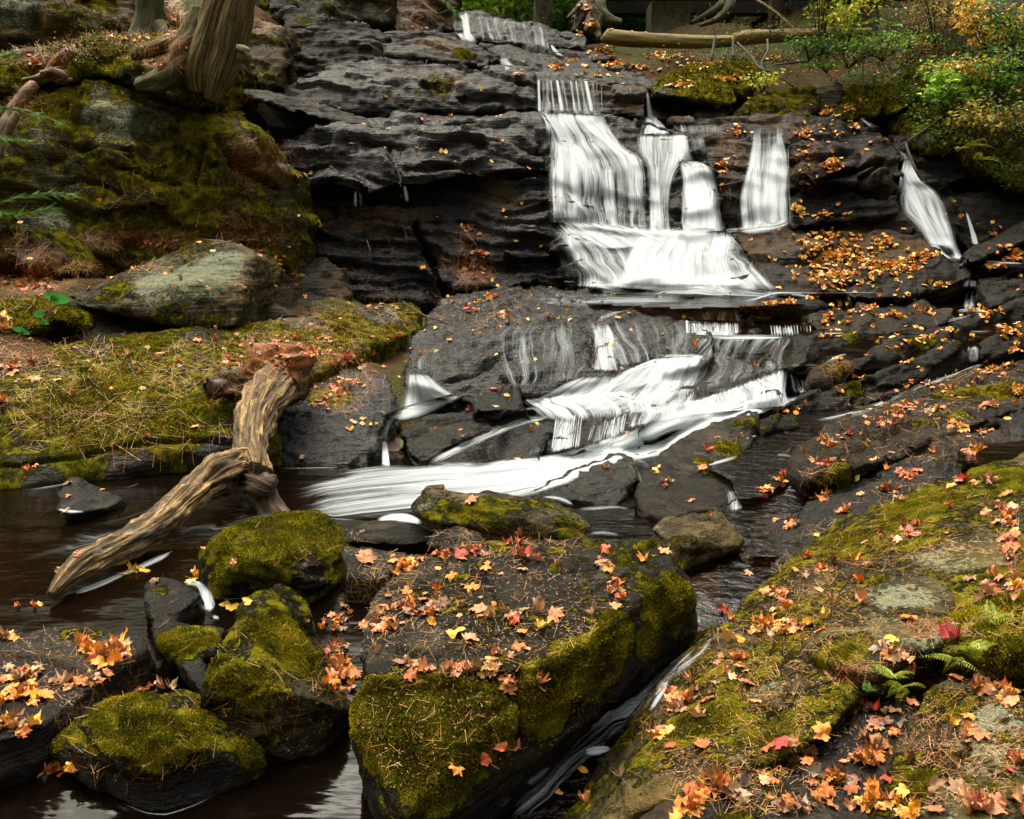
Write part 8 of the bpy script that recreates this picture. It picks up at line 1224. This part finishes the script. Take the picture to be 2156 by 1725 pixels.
for x in np.arange(180, 490, 15): spj.append(fallv('f', J(x+random.uniform(-3, 3), 337+(x-180)*.05, x+6+random.uniform(-5, 5), 425+random.uniform(-8, 6), random.uniform(3, 8), random.uniform(5, 12), random.uniform(.4, 1.2)), du=2., dv=4, off=.04, edge=.4, ends=(.15, .02)))
for x in np.arange(675, 835, 17): spj.append(fallv('f', J(x, 365, x+8, 432, 5, 7, random.uniform(.5, 1.)), du=2., dv=4, off=.04, edge=.4, ends=(.15, .02)))
for x in (850, 870, 885, 905): spj.append(fallv('f', J(x, 365, x+2, 412, 4, 6, random.uniform(.5, .8)), du=2., dv=4, off=.04, edge=.4))
water_obj('waterfall', 'low comb of short white spouts over the rounded hump and the step beside it', spj + [fallv('f', [(175, 340, 485, 352, .35), (230, 425, 490, 430, .8)], ends=(.1, 0)), fallv('f', [(670, 362, 835, 372, .5), (675, 430, 835, 435, .7)]), strip('f', [(260, 430, 12, .9), (400, 445, 18, 1.1), (560, 440, 22, 1.1), (700, 440, 16, 1.), (800, 440, 8, .7)], off=.03), strip('f', [(330, 460, 14, .9), (390, 490, 22, .75), (370, 540, 18, .5), (330, 590, 12, .35)], off=.03), strip('f', [(640, 445, 16, .8), (570, 470, 20, .6), (540, 500, 12, .3)], off=.03), strip('f', [(560, 540, 10, .5), (590, 600, 16, .45), (600, 640, 10, .3)], off=.03)])
cu = []
for k in range(44):
    f = k/43; x = 225+f*510; y = 815-f*190; cu.append(fallv('f', J(x, y+random.uniform(-8, 8), x+14, 850-f*30+random.uniform(-10, 10), random.uniform(3, 9), random.uniform(5, 15), random.uniform(.4, 1.15)), du=2., dv=5, off=.05, edge=.4, ends=(.12, .02)))
water_obj('waterfall', 'long slanting white curtain dropping from the smooth curved ledge', cu + [fallv('f', [(210, 815, 738, 618, .7), (220, 840, 745, 720, .8), (230, 890, 765, 840, .9)], ends=(.08, 0), off=.05), fallv('f', [(560, 560, 740, 560, .15), (300, 700, 735, 620, .25)], ends=(.2, 0)),
    fallv('f', [(635, 570, 700, 560, .3), (640, 630, 720, 620, .5)], du=3), fallv('f', [(740, 620, 900, 700, .3), (770, 700, 900, 740, .4), (790, 780, 900, 770, .6)], du=3)])
water_obj('foam', 'white rushing water fanning over the ledges left of the slanting curtain', [
    fallv('f', [(10, 560, 270, 540, 1.05), (-160, 630, 250, 590, .95), (-260, 700, 230, 680, .8), (-380, 760, 190, 770, .72), (-560, 830, 120, 850, .72), (-620, 860, 0, 900, .7)], off=.035, edge=.22, ends=(.05, .1)),
    fallv('f', [(60, 560, 240, 545, .7), (-20, 650, 190, 640, .95), (-100, 740, 160, 760, .8), (-180, 830, 60, 850, .7)], off=.08, edge=.25), strip('f', [(30, 555, 10, .9), (60, 545, 14, 1.), (150, 548, 14, 1.), (260, 540, 10, .9)], off=.06), fallv('e', [(1160, 800, 1720, 750, .9), (1240, 870, 1900, 850, .72), (1300, 960, 1880, 930, .55)], off=.06, ends=(.1, .3)), fallv('f', [(270, 435, 800, 440, .45), (210, 560, 740, 520, .24), (130, 700, 735, 600, .26), (60, 830, 735, 630, .35)], ends=(.05, .1)), strip('e', [(1700, 655, 10, .8), (1790, 630, 14, .95), (1880, 600, 14, .9), (1960, 590, 10, .8)], off=.06),
    fallv('e', [(1560, 360, 1650, 350, .5), (1540, 430, 1690, 430, .8), (1550, 500, 1680, 510, .85), (1550, 560, 1700, 570, .9), (1530, 640, 1730, 650, .7)], off=.04), strip('e', [(1540, 345, 6, .7), (1560, 400, 12, .9), (1590, 470, 18, .9), (1610, 540, 20, .8)], off=.06),
    fallv('e', [(1480, 670, 1700, 660, .75), (1380, 710, 1720, 700, .72), (1280, 770, 1640, 780, .65), (1160, 820, 1560, 830, .85)], off=.04), strip('e', [(1140, 780, 10, .4), (1170, 800, 16, .9), (1300, 830, 22, 1.1), (1450, 835, 26, 1.1), (1600, 800, 26, .9), (1750, 740, 30, .9), (1900, 680, 30, .9), (2050, 640, 30, .8)], off=.04),
    strip('e', [(1130, 860, 12, .6), (1250, 850, 18, .7), (1400, 880, 20, .6)], off=.03), strip('e', [(1680, 640, 8, .6), (1700, 650, 14, .5), (1720, 690, 14, .4)], off=.05)])
cu = []
for x0, x1, ya, yb, da, n in [(1330, 1480, 900, 1100, .9, 12), (1540, 1740, 950, 1050, .75, 16), (1850, 2150, 860, 920, .75, 22), (1180, 1265, 1090, 1140, .4, 7)]:
    for k in range(n):
        f = k/(n-1); x = x0+f*(x1-x0); s = -(x-x0)*.35 if x0 in (1540, 1850, 1180) else -(x-x0)*.12; cu.append(fallv('e', J(x+8, ya+s+random.uniform(-8, 8), x-18, yb+s*.8, random.uniform(3, 9), random.uniform(5, 15), random.uniform(.6, 1.2)*da), du=2.2, dv=5, off=.05, edge=.4, ends=(.12, .02)))
water_obj('foam', 'white curtains and green tinted veils spilling off the middle ledge of the cascade', cu + [fallv('e', [(1340, 885, 1480, 880, .5), (1300, 1000, 1450, 985, .7), (1285, 1130, 1440, 1090, .95)], off=.04), fallv('e', [(1560, 960, 1745, 870, .4), (1545, 1070, 1745, 1010, .6)]), fallv('e', [(1780, 880, 2156, 790, .5), (1750, 980, 2156, 900, .8)]), fallv('e', [(1450, 880, 2100, 700, .12), (1480, 960, 2100, 800, .22)], ends=(.3, 0))])
water_obj('foam', 'main run of white foam sweeping from the curtains down into the dark pool', [
    drape(R_('e', [(2700, 785, 2840, 775, .65), (2560, 790, 2660, 850, .8), (2400, 810, 2520, 900, .92), (2150, 820, 2320, 980, 1.), (1940, 890, 2160, 1080, 1.), (1740, 980, 1980, 1140, 1.), (1540, 1050, 1760, 1180, .95), (1360, 1100, 1580, 1240, 1.), (1180, 1130, 1400, 1310, 1.), (940, 1150, 1150, 1390, .92), (690, 1160, 880, 1430, .82), (430, 1170, 580, 1470, .7), (170, 1190, 290, 1500, .6), (-60, 1250, 20, 1520, .52), (-260, 1320, -200, 1520, .4)]), off=.03, fall=False, edge=.18, ends=(.03, .1)),
    strip('e', [(2500, 870, 10, .7), (2200, 920, 40, .9), (1900, 1020, 50, .9), (1600, 1110, 40, 1.), (1300, 1200, 50, 1.05), (1000, 1250, 50, .9), (700, 1290, 45, .9), (400, 1350, 35, .8), (100, 1390, 30, .75), (-200, 1420, 26, .5)], off=.05), strip('e', [(1320, 1190, 20, .6), (1150, 1160, 20, .9), (900, 1180, 22, .9), (650, 1180, 18, .8), (560, 1200, 12, .5)], off=.04),
    strip('e', [(520, 1200, 14, .5), (330, 1210, 26, 1.1), (180, 1230, 28, 1.1), (60, 1240, 16, .6)], off=.03), strip('e', [(300, 1480, 12, .3), (150, 1440, 20, .4), (-50, 1440, 18, .3)], off=.02),
    strip('e', [(1720, 1120, 26, .5), (1850, 1160, 40, .55), (1950, 1240, 34, .35), (1900, 1330, 30, .35), (1750, 1400, 20, .3)], off=.03), strip('e', [(1740, 1130, 14, .4), (1800, 1230, 26, .45), (1860, 1330, 26, .3)], off=.03)])
water_obj('foam', 'small white fans of water at the left side of the cascade', [
    fallv('e', [(470, 645, 575, 650, .6), (465, 700, 620, 690, .85), (450, 770, 670, 740, .85), (430, 850, 730, 770, .95)], off=.06, ends=(.06, 0)), drape(R_('e', [(720, 745, 770, 790, .4), (600, 770, 700, 850, .9), (480, 820, 560, 900, 1.), (380, 880, 440, 940, .8), (290, 860, 330, 900, .6)]), off=.03, fall=False, edge=.25), strip('e', [(420, 850, 14, .7), (560, 850, 34, .9), (700, 810, 30, .9), (800, 775, 14, .5)], off=.04), strip('e', [(275, 868, 6, .7), (310, 870, 10, 1.), (350, 878, 8, .7)]),
    fallv('e', J(332, 1040, 340, 1200, 16, 34, 1.), du=2.5, off=.05, edge=.3), fallv('e', [(230, 1000, 400, 1010, .2), (235, 1180, 470, 1170, .22)]), strip('e', [(430, 990, 6, .6), (450, 1060, 8, .5), (490, 1170, 14, .6), (540, 1200, 14, .6)], off=.04), strip('e', [(1340, 885, 16, .8), (1240, 910, 24, .8), (1120, 945, 26, .75), (960, 1005, 28, .75), (800, 1075, 28, .8), (680, 1135, 26, .9), (580, 1185, 18, 1.)], off=.05), strip('e', [(420, 870, 16, .8), (370, 920, 26, .8), (335, 980, 26, .7), (335, 1050, 18, .9)], off=.05), strip('e', [(520, 1190, 10, .4), (580, 1150, 18, .7), (660, 1100, 18, .7), (700, 1080, 8, .4)], off=.03), strip('e', [(790, 1070, 6, .4), (840, 1040, 14, .7), (890, 1030, 10, .5)], off=.03), strip('e', [(950, 990, 6, .7), (975, 960, 8, .7), (1000, 950, 5, .4)], off=.03), strip('e', [(620, 900, 5, .6), (660, 895, 8, .9), (700, 890, 5, .5)], off=.03),
    strip('e', [(600, 1180, 8, .4), (700, 1130, 14, .5), (780, 1090, 8, .3)], off=.04), fallv('e', [(450, 400, 700, 380, .25), (440, 520, 680, 500, .22), (430, 640, 640, 640, .3)], ends=(.2, .1)), strip('e', [(600, 410, 8, .4), (680, 400, 10, .4), (740, 370, 8, .3)], off=.03)])
water_obj('foam', 'thin grey film of water sliding over the huge cascade slab', [
    fallv('e', [(1150, 300, 1500, 300, .2), (1000, 420, 1500, 400, .22), (1010, 600, 1540, 600, .22), (1080, 760, 1450, 700, .25)], ends=(.3, .1)), fallv('e', [(1500, 280, 2050, 300, .15), (1560, 400, 2120, 420, .25), (1700, 620, 2100, 560, .28)], ends=(.3, .05)), strip('e', [(1150, 215, 14, .4), (1300, 225, 26, .55), (1500, 235, 30, .6), (1750, 225, 30, .6), (2000, 220, 26, .55), (2150, 215, 14, .4)], off=.03), strip('e', [(1900, 230, 14, .4), (1700, 290, 30, .45), (1560, 340, 26, .55)], off=.04), strip('e', [(1300, 240, 20, .25), (1500, 300, 30, .25), (1650, 330, 20, .3)], off=.03), strip('e', [(1330, 200, 8, .4), (1400, 210, 12, .5), (1470, 220, 8, .3)], off=.03), strip('e', [(1950, 310, 20, .3), (2060, 260, 26, .4), (2150, 230, 20, .4)], off=.03),
    strip('e', [(1590, 130, 10, .5), (1680, 290, 14, .4), (1730, 300, 10, .2)], off=.03), fallv('f', [(120, 300, 480, 260, .2), (180, 335, 500, 345, .3)], ends=(.2, 0))] + [fallv('e', J(x, y, x+4, y+h_, 5, 8, d), du=2.5, off=.04, edge=.4) for x, y, h_, d in [(1160, 520, 90, .3), (1320, 400, 60, .35), (1410, 400, 70, .4), (1380, 640, 50, .5), (1350, 650, 60, .4), (1310, 660, 50, .4), (1870, 560, 60, .4), (1050, 560, 90, .2)]])
water_obj('foam', 'white threads of water running between the tilted ledges on the right', [
    fallv('f', [(1818, 490, 1902, 480, .5), (1830, 540, 1895, 535, .8), (1832, 590, 1890, 590, .9)], du=2.5, off=.05, edge=.25), strip('f', [(1995, 570, 6, .6), (1900, 600, 14, .85), (1760, 660, 18, .85), (1620, 705, 14, .9), (1500, 750, 14, .75), (1380, 800, 16, .85), (1270, 850, 24, 1.), (1180, 880, 24, .9), (1050, 905, 20, .9), (920, 930, 16, .6), (860, 925, 10, .4)], off=.02), strip('f', [(870, 920, 8, .6), (930, 960, 10, .6), (900, 1000, 8, .4)], off=.02),
    fallv('f', [(1825, 95, 1888, 100, 1.), (1800, 130, 1885, 130, 1.), (1775, 152, 1885, 155, .9)], du=3, off=.03), fallv('f', [(1795, 155, 1895, 160, .3), (1790, 250, 1880, 245, .3), (1770, 280, 1900, 270, .7)], du=3, off=.05), strip('f', [(1760, 290, 10, .6), (1850, 270, 18, 1.), (1930, 290, 12, .7)], off=.03), strip('f', [(1690, 350, 14, .6), (1770, 335, 18, .8), (1860, 310, 12, .5)], off=.02), strip('f', [(1620, 330, 6, .6), (1660, 345, 8, .5), (1640, 390, 8, .5)], off=.02), strip('f', [(1830, 405, 6, .6), (1900, 408, 8, .7), (1980, 400, 6, .4)], off=.02),
    strip('f', [(780, 190, 8, .9), (850, 190, 14, 1.2), (920, 210, 10, 1.)], off=.04), strip('f', [(980, 415, 6, .9), (1050, 418, 8, 1.), (1110, 412, 5, .8)], off=.03), strip('f', [(1130, 535, 8, .7), (1060, 555, 16, .8), (1000, 590, 14, .6), (960, 610, 8, .4)], off=.02), strip('f', [(780, 610, 10, .6), (850, 605, 14, .7), (960, 605, 10, .5)], off=.02), strip('f', [(1130, 690, 12, .7), (1080, 720, 14, .6), (1020, 740, 10, .4)], off=.02), strip('f', [(430, 230, 6, .5), (560, 225, 10, .8), (700, 180, 10, 1.), (900, 182, 5, 1.), (1200, 178, 4, .8), (1430, 182, 4, .7)], off=.02),
    strip('f', [(570, 322, 4, .7), (620, 325, 7, .8), (680, 322, 4, .6)], off=.02), strip('f', [(1620, 1, 6, .7), (1700, -20, 8, .8), (1850, -10, 8, .8), (2000, 0, 8, .8), (2150, 10, 8, .7)], off=.02), fallv('f', J(1125, 195, 1135, 235, 8, 14, .4), du=3), strip('f', [(1480, 420, 4, .5), (1560, 405, 5, .6), (1640, 400, 4, .4)], off=.02), strip('f', [(2156, 10, 4, .7), (2080, 5, 7, .8), (2000, 5, 4, .6)], off=.02)])
water_obj('foam', 'streaks of foam drawn across the dark pool at the left', [
    drape(R_('d', [(1950, 1400, 1900, 1560, .5), (1700, 1440, 1640, 1600, .36), (1300, 1470, 1230, 1660, .25), (900, 1500, 850, 1700, .26), (500, 1560, 450, 1760, .24), (100, 1600, 60, 1800, .2)]), off=.01, fall=False, edge=.3, ends=(.1, .2)), strip('d', [(1000, 1540, 12, .3), (750, 1570, 20, .42), (450, 1650, 24, .42), (200, 1720, 18, .35), (0, 1770, 14, .25)]), strip('d', [(1100, 1440, 8, .25), (900, 1440, 12, .35), (700, 1500, 14, .3), (500, 1540, 10, .2)]), strip('d', [(1700, 1330, 14, .3), (1350, 1310, 14, .3), (1100, 1370, 10, .2)]), strip('d', [(820, 1290, 8, .4), (760, 1318, 8, .6), (700, 1320, 5, .3)]),
    strip('d', [(560, 1385, 8, .3), (300, 1440, 12, .3), (100, 1560, 12, .3), (0, 1610, 12, .2)]), strip('d', [(150, 1335, 6, .6), (260, 1318, 9, .9), (370, 1300, 7, .8), (470, 1275, 4, .5)]), strip('d', [(335, 1448, 9, .9), (410, 1462, 12, 1.2), (500, 1462, 6, .7)]), strip('d', [(550, 1272, 3, .5), (750, 1260, 4, .5), (950, 1235, 4, .4), (1150, 1210, 4, .5)]), strip('d', [(1620, 1208, 3, .4), (1800, 1205, 4, .6), (2000, 1200, 4, .6)]),
    strip('g', [(1030, 140, 10, .7), (950, 190, 16, 1.1), (850, 235, 16, 1.3), (720, 290, 12, 1.2), (600, 345, 16, 1.3), (480, 390, 14, 1.3), (390, 412, 8, .9)], edge=.4), 
    strip('g', [(1060, 345, 14, 1.2), (1160, 345, 22, 1.4), (1200, 400, 42, 1.5), (1200, 460, 60, 1.6), (1230, 500, 40, 1.5), (1210, 525, 18, 1.2)], edge=.4), strip('g', [(1235, 540, 10, 1.2), (1265, 545, 14, 1.3), (1290, 548, 8, 1.)], edge=.4), strip('g', [(1300, 440, 4, .8), (1400, 435, 5, .8), (1450, 430, 3, .5)]),
    strip('e', [(-30, 1500, 6, .5), (80, 1505, 7, .8), (220, 1520, 7, .8)]), strip('e', [(280, 1510, 14, 1.2), (380, 1490, 26, 1.3), (480, 1500, 24, 1.3), (560, 1530, 10, .9)], edge=.25), strip('e', [(1250, 1375, 8, .7), (1330, 1378, 12, .9), (1400, 1400, 18, .7), (1440, 1425, 8, .5)]), strip('e', [(1440, 1445, 8, .6), (1550, 1440, 16, 1.), (1680, 1430, 16, .9), (1800, 1450, 6, .5)]), strip('e', [(1530, 1590, 10, 1.), (1620, 1582, 12, 1.1), (1720, 1600, 8, .9)], edge=.4), strip('e', [(1800, 1540, 10, .3), (1900, 1560, 14, .3), (1880, 1500, 10, .25)]),
    strip('f', [(300, 1188, 8, 1.), (390, 1165, 12, 1.3), (485, 1135, 7, 1.)], edge=.4), strip('f', [(520, 1035, 6, 1.), (600, 1010, 6, 1.)], edge=.4), strip('f', [(700, 1130, 14, .9), (760, 1128, 18, 1.), (825, 1145, 10, .9)]), strip('f', [(640, 1190, 8, .4), (690, 1150, 14, .4), (800, 1100, 14, .35), (780, 1060, 12, .3)])])
water_obj('foam', 'streaked fast water in the narrow channel right of the flat slab', [
    drape(R_('h', [(2120, 700, 2200, 760, .4), (2050, 760, 2130, 840, .5), (1880, 880, 1990, 950, .36), (1680, 1030, 1830, 1110, .5), (1500, 1180, 1640, 1290, .34), (1300, 1340, 1460, 1460, .34), (1100, 1500, 1330, 1620, .34), (900, 1660, 1150, 1780, .3)]), off=.012, fall=False, edge=.2, ends=(.05, .1)), strip('h', [(1990, 900, 12, 1.1), (1970, 960, 18, 1.4), (1930, 1020, 20, 1.4), (1880, 1100, 10, 1.1)], edge=.4), strip('h', [(1500, 1335, 20, 1.), (1560, 1325, 34, 1.4), (1630, 1315, 26, 1.2), (1660, 1310, 10, .8)], edge=.4), strip('h', [(1500, 1460, 6, .9), (1530, 1440, 7, .9)]), strip('h', [(2130, 790, 10, .7), (2156, 770, 12, .9), (2200, 730, 12, .9), (2230, 690, 8, .7)]),
    fallv('f', [(405, 1335, 470, 1320, .5), (410, 1400, 510, 1385, .6), (405, 1480, 540, 1440, .5)], du=3, off=.03), strip('f', [(460, 1480, 20, .5), (540, 1430, 22, .4), (600, 1400, 14, .25)]), strip('i', [(-10, 1010, 10, .9), (30, 960, 24, 1.3), (60, 910, 16, 1.1)], edge=.4), strip('i', [(320, 560, 12, .4), (330, 650, 20, .5), (290, 740, 16, .5), (180, 820, 18, .45), (60, 880, 12, .4)]), strip('i', [(440, 480, 4, .7), (480, 430, 5, .7), (560, 390, 4, .5)]),
    strip('g', [(870, 690, 12, .4), (870, 760, 20, .4), (900, 830, 14, .25)]), strip('g', [(330, 1340, 10, .2), (270, 1430, 24, .35), (240, 1520, 30, .3)]), strip('g', [(170, 1600, 20, .3), (400, 1650, 26, .35), (550, 1620, 10, .4)]), strip('g', [(700, 1625, 4, .3), (850, 1690, 4, .5), (970, 1700, 5, .6), (1100, 1660, 5, .45), (1250, 1590, 4, .3)]), strip('g', [(1660, 1415, 4, .5), (1800, 1425, 5, .7), (1900, 1390, 4, .5)]), strip('g', [(440, 1660, 6, .6), (500, 1640, 10, .7), (560, 1650, 6, .4)])])
water_obj('foam', 'faint trickles of water down the black wall', [fallv('b', J(x, y, x+dx, y+h_, a, b_, d), du=2.5, off=.03, edge=.4, ends=(.1, .3)) for x, y, dx, h_, a, b_, d in [(355, 730, 0, 60, 30, 22, .45), (160, 1110, 0, 110, 16, 22, .45), (190, 1115, 5, 120, 14, 20, .4), (450, 1080, 20, 110, 16, 26, .45), (380, 900, 60, 200, 10, 16, .3), (225, 1390, 30, 100, 8, 6, .4), (250, 1530, 20, 120, 6, 8, .3), (180, 800, 0, 280, 50, 60, .12), (430, 1200, 40, 250, 60, 80, .10), (200, 1240, 30, 380, 80, 80, .12)]] + [strip('c', [(560, 715, 8, .3), (430, 740, 12, .3), (300, 740, 14, .35), (150, 740, 14, .35)], off=.03), fallv('c', [(100, 715, 400, 720, .25), (110, 790, 400, 790, .35)]), fallv('c', [(180, 800, 300, 800, .4), (220, 940, 330, 940, .1)])])
print('total', time.time()-T0)
